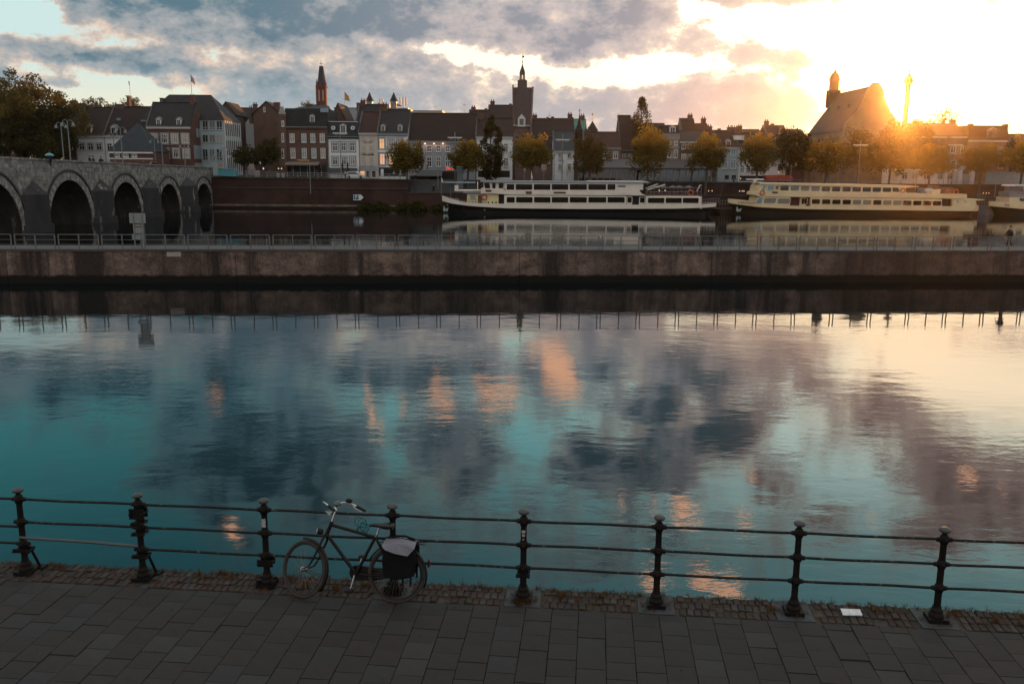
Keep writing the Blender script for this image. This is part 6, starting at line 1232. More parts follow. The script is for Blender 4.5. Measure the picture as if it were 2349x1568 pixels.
M_pgrey = mat('pale parasol cloth', (.24, .25, .25), .85, .15, 1)
for a in (('left dark closed parasol at the cafe corner', 738, 371, 403, 198, M_black), ('right dark closed parasol at the cafe corner', 747, 371, 403, 198, M_black), ('left dark closed parasol before the white mansard house', 785, 371, 403, 198, M_black), ('right dark closed parasol before the white mansard house', 797, 371, 403, 198, M_black),
          ('pale closed parasol before the cream lettered house', 848, 380, 409, 197, M_pgrey), ('left pale closed parasol under the leaning trunked plane tree', 903, 382, 410, 197, M_pgrey), ('middle pale closed parasol under the leaning trunked plane tree', 918, 384, 412, 197, M_pgrey), ('right pale closed parasol at the end of the cafe railing', 942, 381, 415, 196, M_pgrey), ('beige closed parasol before the blue slate roofed house', 1301, 374, 406, 198, M_offw)): parasol(*a)
car = thing('parked_car', 'white parked car behind the railing below the cream lettered house', 'car', tuple(at(815, 412, 195))); p = at(815, 413.5, 195); zb = gz(p.x); X0 = p.x - 2.0; q = MB()
q.prism([(X0, 194.2, zb + .3), (X0 + 4.1, 194.2, zb + .3), (X0 + 4.15, 194.2, zb + .7), (X0 + 3.1, 194.2, zb + .95), (X0 + 2.3, 194.2, zb + 1.5), (X0 + .6, 194.2, zb + 1.5), (X0 + .05, 194.2, zb + .95)], (0, 1.7, 0)); q.build('body', M_white, car)
q = MB(); q.prism([(X0 + .35, 194.17, zb + .95), (X0 + 2.85, 194.17, zb + .95), (X0 + 2.2, 194.17, zb + 1.4), (X0 + .7, 194.17, zb + 1.4)], (0, .02, 0)); q.build('side_window', M_glass, car)
for x in (.75, 3.3): q = MB(); q.tube([(X0 + x, 194.12, zb + .32), (X0 + x, 194.34, zb + .32)], .32, 14); q.build('wheel', M_black, car)
for lab, u, v, w, h, c in (('left of two pale planters on the railing by the cafe corner', 639, 399, 6.5, 12, M_frame), ('right of two pale planters on the railing by the cafe corner', 650, 399, 6.5, 12, M_frame)):
    p = at(u, v, 183); r = thing('planter', lab, 'planter', (p.x, 183, gz(p.x)), 'planters at the railing'); q = MB(); q.lathe([(.25, 0), (.34, .9), (.37, .95), (.34, 1.0)], (p.x, 182.6, gz(p.x)), 10); q.build('tub', M_ltgrey, r)
for lab, u, v, ww in (('small square pinkish sign on a pole at the bridge end', 505, 381, 1.0), ('square pinkish sign under the four headed lamp', 577, 383, 1.0), ('pinkish notice board on the cafe railing', 589.5, 399, 1.2), ('round topped sign board behind the left boat', 1247, 384, 1.0), ('white traffic sign beside the boat roof', 1203, 364.5 + 25, .5)):
    Y = 182.6; p = at(u, v, Y); zz = gz(p.x) if p.x < -21 else 3.2; r = thing('street_sign', lab, 'sign', (p.x, Y, zz)); q = MB(); q.tube([(p.x, Y + .08, zz), (p.x, Y + .08, p.z + .3)], .045, 6); q.build('pole', M_steel, r); q = MB(); q.box(p.x - ww * .5, p.x + ww * .5, Y, Y + .05, p.z - ww * .6, p.z + ww * .6); q.build('panel', mat('pinkish sign sheet', (.20, .155, .13), .6, .1, 3), r)
for lab, u, v, s in (('glowing round lamp inside the street by the cafe, upper left', 638.5, 387, .13), ('glowing round lamp inside the street by the cafe, right', 645.5, 387, .13), ('white glowing lamp between the small street trees', 618, 376, .13), ('lit white shop sign under the small street trees', 596.5, 373.5, .18), ('warm lamp over the red awning', 1785, 396, .14), ('warm lamp by the dark shop before the white plastered house', 1698, 410, .14), ('blue white banner sign in the street', 604, 387, .16), ('warm street light in the trees left of the portal', 2167, 391, .13)):
    p = at(u, v, 194); zz = gz(p.x); r = thing('lantern', lab, 'lamp', (p.x, 194, zz)); q = MB(); q.tube([(p.x, 194.2, zz), (p.x, 194.2, p.z)], .04, 5); q.build('pole', M_black, r); q = MB(); q.ball((p.x, 194, p.z), s, s, s * 1.3, 8, 6); q.build('globe', emit('lamp globe', (1, .72, .45) if 'w' in lab[:2] or 'glow' in lab[:5] else (.8, .9, 1), .6), r)

# ------------------------------------------------------------------ people
def skinmesh(name, joints, edges):
    me = bpy.data.meshes.new(name); names = list(joints); idx = {k: i for i, k in enumerate(names)}
    me.from_pydata([joints[k][0] for k in names], [(idx[a], idx[b]) for a, b in edges], []); ob = bpy.data.objects.new('tmp', me); COL.objects.link(ob)
    ob.modifiers.new('skin', 'SKIN'); lay = me.skin_vertices[0] if me.skin_vertices else None
    for k in names: r = joints[k][1]; lay.data[idx[k]].radius = (r, r); lay.data[idx[k]].use_root = (idx[k] == 0)
    s = ob.modifiers.new('sub', 'SUBSURF'); s.levels = 1; s.render_levels = 1
    bpy.context.view_layer.update(); out = bpy.data.meshes.new_from_object(ob.evaluated_get(bpy.context.evaluated_depsgraph_get())); bpy.data.objects.remove(ob)
    for p in out.polygons: p.use_smooth = True
    out.name = name; return out
def person_meshes(stride=.25, arm=.1, tag_=''):
    J = {'pelvis': ((0, 0, .93), .12), 'waist': ((0, 0, 1.08), .115), 'chest': ((.02, 0, 1.3), .14), 'neck': ((.03, 0, 1.48), .058), 'chin': ((.055, 0, 1.56), .082), 'head': ((.05, 0, 1.66), .102), 'crown': ((.04, 0, 1.73), .075)}
    E = [('pelvis', 'waist'), ('waist', 'chest'), ('chest', 'neck'), ('neck', 'chin'), ('chin', 'head'), ('head', 'crown')]
    for s, n in ((1, 'l'), (-1, 'r')):
        st = stride * s
        J[n + 'hip'] = ((0, .09 * s, .88), .085); J[n + 'knee'] = ((st * .55 + .03, .095 * s, .49), .055); J[n + 'ankle'] = ((st - .04, .1 * s, .09), .04); J[n + 'toe'] = ((st + .13, .11 * s, .04), .035)
        J[n + 'sho'] = ((0.02, .19 * s, 1.38), .062); J[n + 'elb'] = ((-st * .35 + arm * .3, .25 * s, 1.12), .045); J[n + 'wri'] = ((-st * .55 + arm, .24 * s, .90), .032); J[n + 'hand'] = ((-st * .6 + arm * 1.2, .24 * s, .80), .036)
        E += [('pelvis', n + 'hip'), (n + 'hip', n + 'knee'), (n + 'knee', n + 'ankle'), (n + 'ankle', n + 'toe'), ('chest', n + 'sho'), (n + 'sho', n + 'elb'), (n + 'elb', n + 'wri'), (n + 'wri', n + 'hand')]
    body = skinmesh('body' + tag_, J, E)
    J['collar'] = ((.022, 0, 1.435), .088); E.append(('chest', 'collar'))
    up = ['waist', 'pelvis', 'chest', 'collar'] + [n + k for n in 'lr' for k in ('sho', 'elb', 'wri')]; g = {k: (J[k][0], J[k][1] * 1.36 + .012) for k in up}
    jacket = skinmesh('jacket' + tag_, g, [e for e in E if e[0] in g and e[1] in g])
    lo = ['pelvis'] + [n + k for n in 'lr' for k in ('hip', 'knee', 'ankle')]; g = {k: (J[k][0], J[k][1] * 1.2 + .006) for k in lo}; trousers = skinmesh('trousers' + tag_, g, [e for e in E if e[0] in g and e[1] in g])
    return body, jacket, trousers
PM = [person_meshes(.30, .12, '_walk'), person_meshes(.04, .03, '_stand'), person_meshes(.16, .25, '_step')]
M_skin = mat('skin', (.30, .17, .12), .6, .1, 6); M_hairm = mat('dark hair', (.02, .014, .010), .7, .2, 8)
CLO = [mat('black cloth', (.012, .012, .014), .9, .3, 4), mat('dark blue cloth', (.018, .024, .04), .9, .3, 4), mat('brown cloth', (.05, .03, .02), .9, .3, 4), mat('grey cloth', (.07, .07, .075), .9, .3, 4), mat('pale cloth', (.30, .28, .26), .9, .2, 4)]
def person(label, x, y, z, rz, k=0, top=0, leg=0, group=None, h=1.0):
    r = thing('person', label, 'person', (x, y, z), group); r.rotation_euler = (0, 0, rz); r.scale = (h, h, h)
    for me, nm, m in zip(PM[k], ('body', 'jacket', 'trousers'), (M_skin, CLO[top], CLO[leg])):
        me = me.copy(); me.materials.clear(); me.materials.append(m); link(nm, me, r)
    q = MB(); q.ball((.012, 0, 1.70), .112, .110, .112, 10, 7); q.build('hair', M_hairm, r, True)
    return r
p = ppix(2312, 573, 2.4); person('person in black walking along the pier behind the railing', p.x, p.y, zt, math.atan2(PD.y, PD.x) + math.pi, 0, 0, 0, None, 1.0)
GB = 'people on the bridge'
for i, (lab, u, x, k, c, c2, rz) in enumerate((('left one of two people close together on the bridge', 205, -61.6, 1, 0, 0, 0), ('right one of two people close together, taller, brown coat', 213, -61.6, 1, 2, 0, 1), ('lone person in dark clothes walking on the bridge before the white house', 231, -61.7, 0, 0, 0, 1.5), ('person on the bridge before the low pavilion, only head above the parapet', 327, -63, 1, 1, 1, 1.2),
        ('left person of the group at the far bridge end', 350, -62, 0, 0, 0, 1.5), ('middle person of the group at the far bridge end, pale coat', 345.5, -64, 1, 4, 0, 0), ('right person of the group at the far bridge end', 356, -62.5, 2, 0, 1, 1.5), ('person near the huge tree on the bridge', 30, -62, 0, 2, 0, 1.6))):
    d = ray(u, 360); Y = x / d.x * d.y; person(lab, x, Y, ptop(Y) - 1.0, rz, k, c, c2, GB, 1.05)
um = thing('umbrella', 'open pale blue umbrella above the bridge parapet', 'umbrella', (-62, 112, 10)); p = at(113, 352, 118); q = MB(); q.lathe([(.55, 0), (.44, .18), (.22, .31), (.03, .36)], (p.x, 118, p.z - .3), 12); q.build('canopy', M_turq, um); q = MB(); q.tube([(p.x, 118, p.z - 1.0), (p.x, 118, p.z + .25)], .015, 5); q.build('shaft', M_steel, um)
person('person under the pale blue umbrella on the bridge', p.x, 118.1, ptop(118) - 1.0, 1.5, 0, 1, 0, GB)
for lab, u, Y, k, c in (('person sitting out on the cafe terrace by the posts', 671, 197, 1, 0), ('person in front of the cafe door', 726, 196, 1, 1), ('person beside the white parked car', 792, 194, 1, 4), ('person in pale top before the long grey house', 953, 195, 1, 4), ('left waiter in pale top under the grey awning', 969, 196, 1, 4), ('right waiter in pale top under the grey awning', 980, 196, 1, 4), ('person in white on the ramp by the pillar', 1066, 196, 0, 4), ('dark person standing on the lower quay by the pole', 994, 183.5, 1, 0), ('person in pale coat on the promenade by the red awning', 1683, 192, 0, 3)):
    p = at(u, 410, Y); person(lab, p.x, Y, (3.25 if Y < 184 else gz(p.x) if not (-21 < p.x < -7.5) else 3.2 + (Y - 182.3) / 7.1 * 2.4), rnd.uniform(0, 6), k, c, 0 if c != 1 else 0, 'people on the far bank')
# ------------------------------------------------------------------ near quay
QZ = 3.0; QO = Vector((.17, 10.74, QZ)); QA = R_(-5.25); E1 = Vector((math.cos(QA), math.sin(QA), 0)); E2 = Vector((-E1.y, E1.x, 0))
def qq(s, t, z=0.0): p = QO + E1 * s + E2 * t; return (p.x, p.y, p.z + z)
QM = Matrix.Translation(QO) @ Matrix.Rotation(QA, 4, 'Z')
T_OUT, T_IN = .30, -.245
q = MB(); q.prism([qq(-40, -40, -.06), qq(40, -40, -.06), qq(40, T_OUT - .01, -.06), qq(-40, T_OUT - .01, -.06)][::-1], (0, 0, -4)); qb_ = q.build('quay_bed', mat('dark joint sand', (.016, .0145, .013), .95, .4, 6))
tag(qb_, kind='structure')
qw = thing('quay_wall', 'brick facing of the near quay wall under the iron railing', 'wall', tuple(QO))
q = MB(); q.prism([qq(-40, T_OUT - .008, -4), qq(40, T_OUT - .008, -4), qq(40, T_OUT + .03, -4), qq(-40, T_OUT + .03, -4)], (0, 0, 3.90)); q.build('facing', M_redb, qw)
# paving slabs
def pavemat(name, c, var=.35):
    return mat(name, c, .82, var, 2.2, bump=.55, bscale=60, spec=.35, dist=.004, wear=(tuple(x * 1.9 for x in c), .735, 5.0))
M_pav = [pavemat('grey concrete slab', (.0185, .0165, .015)), pavemat('darker concrete slab', (.0152, .0140, .0132)), pavemat('bluish concrete slab', (.018, .019, .0193)), pavemat('brownish concrete slab', (.018, .0157, .0138)), pavemat('pale concrete slab', (.0235, .0235, .0228))]
pv_ = bpy.data.objects.new('paving', None); COL.objects.link(pv_); ORG['paving'] = Vector(QO); pv_.location = QO; pv_.rotation_euler = (0, 0, QA); tag(pv_, kind='structure')
def pavmesh(L, Wd, i):
    rg = random.Random(900 + i); q = MB(); g = .0032; b = .004; x0, x1, y0, y1 = g, Wd - g, g, L - g; z = 0.0
    q.add([(x0, y0, -.07), (x1, y0, -.07), (x1, y1, -.07), (x0, y1, -.07), (x0, y0, z - b), (x1, y0, z - b), (x1, y1, z - b), (x0, y1, z - b), (x0 + b, y0 + b, z), (x1 - b, y0 + b, z), (x1 - b, y1 - b, z), (x0 + b, y1 - b, z)],
          [(0, 1, 5, 4), (1, 2, 6, 5), (2, 3, 7, 6), (3, 0, 4, 7), (4, 5, 9, 8), (5, 6, 10, 9), (6, 7, 11, 10), (7, 4, 8, 11), (8, 9, 10, 11)])
    return q
PWD, PL_ = .334, .340; rg = random.Random(77)
pmesh = []
for i in range(1):
    q = pavmesh(PL_, PWD, i); me = bpy.data.meshes.new('slab'); me.from_pydata(q.v, [], q.f); me.materials.append(M_pav[0]); pmesh.append(me)
rest = MB(); cnt = 0; cells = []
for ci in range(-27, 27):
    off = (.5 if ci % 2 else 0.0) * PL_ + .02
    for ri in range(0, 40):
        s = ci * PWD + .06; t1 = T_IN - .012 - ri * PL_ + off; t0 = t1 - PL_
        if t0 > T_IN - .05: continue
        cut = min(t1, T_IN - .012); cells.append((s, t0, cut))
def inview(s, t):
    for ds, dt in ((0, 0), (PWD, 0), (0, PL_), (PWD, PL_)):
        p = Vector(qq(s + ds, t + dt)) - CAM; z = p.dot(vF); u = CX + FOC * p.dot(vR) / z; v = CY - FOC * p.dot(vU) / z
        if -5 < u < 2353 and v < 1575: return True
    return False
for s, t0, t1 in cells:
    z = rg.gauss(0, .0028); tx, ty = rg.gauss(0, .005), rg.gauss(0, .005); mi = rg.choices(range(5), (5, 4, 2, 3, 1.1))[0]
    if inview(s, t0) and cnt < 300:
        cnt += 1; full = t1 - t0 > PL_ - .001
        if full: me = pmesh[0]
        else: qm_ = pavmesh(t1 - t0, PWD, cnt); me = bpy.data.meshes.new('slab'); me.from_pydata(qm_.v, [], qm_.f); me.materials.append(M_pav[0])
        o = link('slab', me, pv_); o.location = (s, t0, z); o.rotation_euler = (tx, ty, rg.gauss(0, .004)); o.material_slots[0].link = 'OBJECT'; o.material_slots[0].material = M_pav[mi]
    elif t0 > -6:
        n0 = len(rest.v); rest.m = mi; qm_ = pavmesh(t1 - t0, PWD, 0); rest.add([(x + s, y + t0, zz + z) for x, y, zz in qm_.v], qm_.f)
o = rest.build('slabs', M_pav, pv_, True); tag(o, kind='stuff')
# strip of old bricks on edge along the water, bluestone slabs under the posts
POSTS = [-8.55, -6.84, -5.16, -3.43, -1.71, 0.0, 1.715, 3.44, 5.18, 6.9]
M_bk = [mat('old red brown brick', (.032, .021, .0175), .9, .4, 9, bump=.6, bscale=40, dist=.006), mat('old dark brick', (.022, .0185, .017), .9, .4, 9, bump=.6, bscale=40, dist=.006), mat('old grey brick', (.036, .033, .030), .9, .4, 9, bump=.6, bscale=40, dist=.006), mat('mossy brick', (.026, .023, .016), .95, .4, 9, bump=.6, bscale=40, dist=.006)]
bs_ = bpy.data.objects.new('brick_edging', None); COL.objects.link(bs_); ORG['brick_edging'] = Vector(QO); bs_.location = QO; bs_.rotation_euler = (0, 0, QA); tag(bs_, kind='structure')
q = MB(); q.box(-40, 40, T_IN, T_OUT, -.5, -.028); o = q.build('mortar_bed', mat('crumbling lime mortar', (.044, .035, .028), .95, .5, 8, bump=.7, bscale=30), bs_, True)
bm_ = []
for i in range(5):
    r2 = random.Random(i); q = MB(); a, b, h = .041, .080, .06; e = .010
    v = [(-a, -b, -h), (a, -b, -h), (a, b, -h), (-a, b, -h), (-a, -b, -e), (a, -b, -e), (a, b, -e), (-a, b, -e), (-a + e, -b + e, 0), (a - e, -b + e, 0), (a - e, b - e, 0), (-a + e, b - e, 0)]
    q.v = [(x + r2.uniform(-.004, .004), y + r2.uniform(-.006, .006), z + (r2.uniform(-.006, .004) if z > -.05 else 0)) for x, y, z in v]
    q.f = [(0, 1, 5, 4), (1, 2, 6, 5), (2, 3, 7, 6), (3, 0, 4, 7), (4, 5, 9, 8), (5, 6, 10, 9), (6, 7, 11, 10), (7, 4, 8, 11), (8, 9, 10, 11)]
    me = bpy.data.meshes.new('brick'); me.from_pydata(q.v, [], q.f); me.materials.append(M_bk[0]); bm_.append(me)
SLABW = .24
bl = []
for row in range(3):
    t = T_OUT - .085 - row * .178; s = -7.6 + (row % 2) * .047
    while s < 7.0:
        if not any(abs(s - p) < SLABW + .035 for p in POSTS[4:]) and rg.random() > .03: bl.append((s, t))
        s += .0905 + rg.uniform(-.003, .004)
bl.sort(key=lambda a: abs(a[0] - 1.5)); rest = MB()
for i, (s, t) in enumerate(bl):
    z = rg.gauss(-.004, .006); mi = rg.choices(range(4), (4, 3, 2, 2))[0]; k = rg.randrange(5)
    if i < 300:
        o = link('brick', bm_[k], bs_); o.location = (s, t + rg.gauss(0, .006), z); o.rotation_euler = (rg.gauss(0, .03), rg.gauss(0, .04), rg.gauss(0, .035)); o.material_slots[0].link = 'OBJECT'; o.material_slots[0].material = M_bk[mi]
    else:
        rest.m = mi; me = bm_[k]; rest.add([(v.co.x + s, v.co.y + t, v.co.z + z) for v in me.vertices], [tuple(p.vertices) for p in me.polygons])
o = rest.build('bricks', M_bk, bs_, True); tag(o, kind='stuff')
M_blue = mat('bluestone base slab', (.034, .040, .044), .75, .35, 5, bump=.4, bscale=30, dist=.005)
for p in POSTS[1:]:
    q = MB(); q.box(p - SLABW + .01, p + SLABW - .01, T_IN + .02, T_OUT - .005, -.2, -.008 - (.006 if p < -2 else 0)); q.build('base_slab', M_blue, bs_, True)
# iron railing
def ironmat():
    m = mat('rusty black iron', (.0065, .0058, .0052), .6, .35, 7, bump=.5, bscale=45, dist=.004, spec=.12, wear=((.040, .027, .020), .60, 26)); return m
M_iron = ironmat()
M_railm = mat('flaking black rail paint', (.0065, .006, .006), .6, .35, 9, bump=.5, bscale=60, dist=.004, spec=.2, wear=((.11, .105, .10), .585, 18))
M_knob = mat('worn iron knob', (.030, .032, .033), .55, .4, 22, bump=.5, bscale=50, dist=.003, spec=.5)
ir = bpy.data.objects.new('quay_railing', None); COL.objects.link(ir); ORG['quay_railing'] = Vector(QO); ir.location = QO; ir.rotation_euler = (0, 0, QA)
tag(ir, 'black iron railing with knobbed posts and three rails along the near quay', 'railing')
RZ = (1.06, .735, .42)
def fit(s, rz=RZ):
    q = MB(); q.lathe([(.055, 0), (.050, .10), (.043, .16), (.0405, .5), (.0385, 1.02), (.043, 1.05), (.038, 1.10)], (s, 0, .02), 14); sh = q.build('post', M_iron, ir, True)
    q = MB(); q.box(s - .115, s + .115, -.115, .115, -.01, .045); q.lathe([(.088, 0), (.094, .028), (.076, .045), (.070, .08), (.074, .09), (.058, .10), (.052, .14)], (s, 0, .045), 16); q.build('base', M_iron, sh, True)
    for z in rz:
        q = MB(); q.lathe([(.041, -.060), (.050, -.045), (.056, -.02), (.058, 0), (.056, .02), (.050, .045), (.041, .060)], (s, 0, z), 14)
        for d in (-1, 1): q.tube([(s + d * .05, 0, z), (s + d * .095, 0, z)], [.036, .026], 8)
        q.ball((s, -.055, z), .022, .014, .022, 8, 6); q.build('collar', M_iron, sh, True)
    q = MB(); q.lathe([(.034, 0), (.026, .025), (.030, .035)], (s, 0, 1.12), 12); q.build('neck', M_iron, sh, True)
    q = MB(); q.lathe([(.02, 1.150), (.062, 1.163), (.073, 1.180), (.068, 1.198), (.045, 1.214), (.012, 1.221)], (s, 0, 0), 14); q.build('knob', M_knob, sh, True)
    return sh
def clamp(sh, s, z, w=.13, h=.05, y=-.07):
    q = MB(); q.box(s - w, s + w, y, y + .028, z - h / 2, z + h / 2); q.box(s - w * .9, s + w * .9, .045, .07, z - h / 2, z + h / 2)
    for d in (-1, 1): q.tube([(s + d * w * .8, -.095, z), (s + d * w * .8, .09, z)], .014, 7); q.ball((s + d * w * .8, y - .012, z), .022, .016, .022, 8, 5)
    q.build('clamp', M_iron, sh, True)
def brace(sh, s):
    q = MB(); q.tube([(s + .05, .06, .34), (s + .10, .17, .0)], .019, 7); q.box(s + .04, s + .17, .10, .23, -.01, .025); q.build('brace', M_iron, sh, True)
PO = {}
for i, s in enumerate(POSTS):
    PO[i] = fit(s)
clamp(PO[1], POSTS[1], .335, .12, .05); brace(PO[1], POSTS[1])
clamp(PO[2], POSTS[2], .94, .10, .14); clamp(PO[2], POSTS[2], .80, .085, .045); clamp(PO[2], POSTS[2], .655, .085, .045); clamp(PO[2], POSTS[2], .335, .105, .05); brace(PO[2], POSTS[2])
clamp(PO[3], POSTS[3], .33, .105, .09); clamp(PO[3], POSTS[3], .06, .13, .06); clamp(PO[5], POSTS[5], .335, .09, .045); clamp(PO[4], POSTS[4], .06, .12, .06)
for i, (a, b) in enumerate(zip(POSTS, POSTS[1:])):
    for k, z in enumerate(RZ):
        z0 = z1 = z
        if i == 1 and k == 2: z0, z1 = .545, .50
        if i == 0 and k == 1: z0, z1 = .66, .66
        q = MB(); n = 9; pts = []
        for j in range(n + 1): t = j / n; pts.append((a + (b - a) * t, 0 if not (i == 1 and k == 2) else -.075, z0 + (z1 - z0) * t + (.004 * math.sin(t * 7 + i * 2 + k))))
        q.tube(pts, .0175 if not (i == 1 and k == 2) else .020, 9); q.build('rail', M_railm if not (i == 1 and k == 2) else mat('grey steel tube', (.045, .048, .052), .45, .2, 4, spec=.5), ir, True)
M_stk = mat('torn white sticker', (.30, .31, .31), .7, .25, 30, wear=((.02, .02, .02), .52, 60)); M_stk2 = mat('pinkish sticker', (.34, .22, .17), .7, .2, 20)
def sticker(post, s, z0, z1, m, w=.030):
    q = MB(); R = .0435; n = 4
    for k in range(n):
        a0 = -math.pi / 2 - w / R / 1 + 2 * w / R * k / n; a1 = -math.pi / 2 - w / R + 2 * w / R * (k + 1) / n
        q.quad((s + R * math.cos(a0), R * math.sin(a0), z0), (s + R * math.cos(a1), R * math.sin(a1), z0), (s + R * math.cos(a1), R * math.sin(a1), z1), (s + R * math.cos(a0), R * math.sin(a0), z1))
    q.build('sticker', m, post, True)
sticker(PO[3], POSTS[3], .83, .95, M_stk); sticker(PO[5], POSTS[5], .865, .90, M_stk2, .02); sticker(PO[5], POSTS[5], .915, .95, M_stk, .026); sticker(PO[5], POSTS[5], .82, .835, M_stk, .015)
q = MB(); q.add([(-2.60, -.0195, 1.085), (-2.50, -.0195, 1.078), (-2.545, -.0195, 1.03), (-2.60, -.016, 1.085), (-2.50, -.016, 1.078), (-2.545, -.016, 1.03)], [(0, 2, 1), (3, 4, 5), (0, 1, 4, 3), (1, 2, 5, 4), (2, 0, 3, 5)]); q.build('paper_scrap', mat('pale scrap', (.34, .42, .42), .7, .15, 10), ir, True)
# white sheet lying on the bricks, small leaf shaped scrap on the rail
p = [onz(*c, QZ + .012) for c in ((1927, 1396), (1971.5, 1398), (1977.5, 1411.5), (1932.5, 1410.6))]
wsx = thing('white_sheet', 'white weathered sheet lying on the brick edging between the two right posts', 'litter', tuple(p[0])); q = MB(); q.prism([tuple(x) for x in p][::-1], (0, 0, .012)); q.build('sheet', mat('dirty white sheet', (.44, .47, .48), .6, .25, 12, wear=((.10, .09, .08), .62, 14)), wsx)
# dry weeds and fallen leaves
rg = random.Random(5); vs = []; fs = []
def blade(x, y, z, h, w, lean, az_):
    o = len(vs); dx_, dy_ = math.cos(az_), math.sin(az_); px, py = -dy_ * w, dx_ * w; m1 = Vector((x + dx_ * lean * .35, y + dy_ * lean * .35, z + h * .6)); m2 = Vector((x + dx_ * lean, y + dy_ * lean, z + h * (1 - lean * 2)))
    vs.extend([Vector((x - px, y - py, z)), Vector((x + px, y + py, z)), m1 + Vector((px * .7, py * .7, 0)), m1 - Vector((px * .7, py * .7, 0)), m2]); fs.extend([(o, o + 1, o + 2, o + 3), (o + 3, o + 2, o + 4)])
tufts = []
for k in range(330): tufts.append((rg.uniform(-7.4, 6.9), T_OUT - rg.random() ** 2 * .12, rg.uniform(.02, .06), 18))
for k in range(190): tufts.append((rg.uniform(-7.4, 6.9), rg.uniform(T_IN, T_OUT), rg.uniform(.015, .045), 12))
for p in POSTS[1:]:
    for k in range(9): a = rg.random() * 6.28; tufts.append((p + .17 * math.cos(a), .15 * math.sin(a), rg.uniform(.02, .06), 22))
for s, t, h in ((-4.4, .1, .10), (-4.2, .22, .09), (-3.95, .1, .09), (-3.2, .15, .10), (-2.9, .0, .09), (-2.5, -.05, .11), (-2.2, .1, .09), (.45, .12, .09), (.6, .02, .08), (.95, .12, .10), (-.15, -.14, .08), (.05, -.16, .08), (3.2, .02, .07), (4.5, .12, .09), (5.35, .1, .1), (5.9, .0, .09), (6.2, -.05, .07), (-7.0, .1, .08), (-6.5, .16, .08)):
    for k in range(3): tufts.append((s + rg.gauss(0, .06), t + rg.gauss(0, .03), h, 32))
for s, t, h, n in tufts:
    for k in range(n):
        a = rg.random() * 6.28; r_ = abs(rg.gauss(0, .035)); blade(s + r_ * math.cos(a), min(t + r_ * math.sin(a), T_OUT + .02), -.012, h * rg.uniform(.5, 1.25), .0022, rg.uniform(.0, .045), a)
for s, h in ((-.85, .20), (-.62, .16), (-.2, .12), (1.33, .12), (3.98, .14), (4.6, .10), (5.9, .13), (-1.0, .13), (2.4, .1)):
    for k in range(5): blade(s + rg.gauss(0, .012), T_OUT - .02, -.01, h * rg.uniform(.6, 1.1), .0022, rg.uniform(0, .04), rg.random() * 6.28)
q = MB(); q.add(vs, fs); o = q.build('dry_weeds', leafmat('dry grass', (.045, .027, .012), (.14, .072, .028), .3, 6)); o.matrix_world = QM
tag(o, 'dry brown weeds growing between the bricks and along the water edge', 'weeds', kind='stuff')
rg = random.Random(8); q = MB(); P = [Vector((rg.uniform(-7, 6.8), rg.uniform(T_IN - .03, T_OUT), rg.uniform(-.006, .006))) for k in range(900)]
vs2, fs2 = leaves(rg, P, .018); q.add(vs2, fs2); o = q.build('fallen_leaves', leafmat('fallen leaves', (.06, .028, .012), (.16, .09, .045), .2, 5)); o.matrix_world = QM; tag(o, 'small fallen leaves and crumbs scattered on the brick edging', 'leaves', kind='stuff')

rg = random.Random(18); q = MB(); P = [Vector((rg.uniform(-7.5, 7), T_IN - rg.random() ** 1.4 * 3.0, .006 + rg.random() * .006)) for k in range(240)]
vs2, fs2 = leaves(rg, P, .022, .8); q.add(vs2, fs2); o = q.build('leaf_litter', leafmat('dry leaf litter', (.05, .028, .012), (.16, .10, .05), .2, 5)); o.matrix_world = QM; tag(o, 'tiny dry leaves and crumbs scattered over the paving slabs', 'leaves', kind='stuff')

# ------------------------------------------------------------------ bicycle
M_bk1 = mat('worn black bike paint', (.0050, .0045, .0042), .5, .35, 6, spec=.2, wear=((.03, .024, .02), .72, 30)); M_tyre = mat('dusty brown tyre', (.040, .031, .025), .85, .25, 12); M_rim = mat('dark rim', (.012, .010, .009), .5, .2, 8, spec=.3)
M_chrome = mat('dull chrome', (.42, .43, .43), .28, .2, 8, metal=.9); M_saddle = mat('black saddle leather', (.006, .006, .006), .42, .2, 6, spec=.35); M_bag = mat('black bag cloth', (.006, .006, .0065), .95, .3, 10, spec=.1); M_flap = mat('grey bag flap', (.125, .128, .155), .75, .18, 9, bump=.3, bscale=25); M_grip = mat('rubber grip', (.007, .0065, .0065), .7, .2, 8, spec=.2); M_teal = mat('teal cable lock', (.018, .11, .125), .45, .15, 6); M_bell = mat('dark green bell', (.03, .055, .042), .3, .4, 30, spec=.6)
M_spk = mat('spoke steel', (.22, .20, .18), .35, .2, 4, metal=.8); M_lens = glassm('lamp lens', (.45, .48, .47), .15); M_redl = glassm('red rear lens', (.10, .012, .010), .2)
bk = bpy.data.objects.new('bicycle', None); COL.objects.link(bk); ORG['bicycle'] = Vector()
tag(bk, 'black city bicycle with grey topped panniers leaning on the quay railing', 'bicycle')
LEAN = R_(10.5)
bc = Vector(qq(-1.615, -.32)); bk.matrix_world = Matrix.Translation(bc + Vector((0, 0, 0))) @ Matrix.Rotation(math.pi + QA, 4, 'Z') @ Matrix.Rotation(LEAN, 4, 'X') @ Matrix.Scale(1.05, 4)
WR = .352; HB = 1.185
ax0 = Vector((.885, 0, .80)); axd = Vector((-.37, 0, .93)).normalized(); ST = R_(-27)
STEER = Matrix.Translation(ax0) @ Matrix.Rotation(ST, 4, axd) @ Matrix.Translation(-ax0)
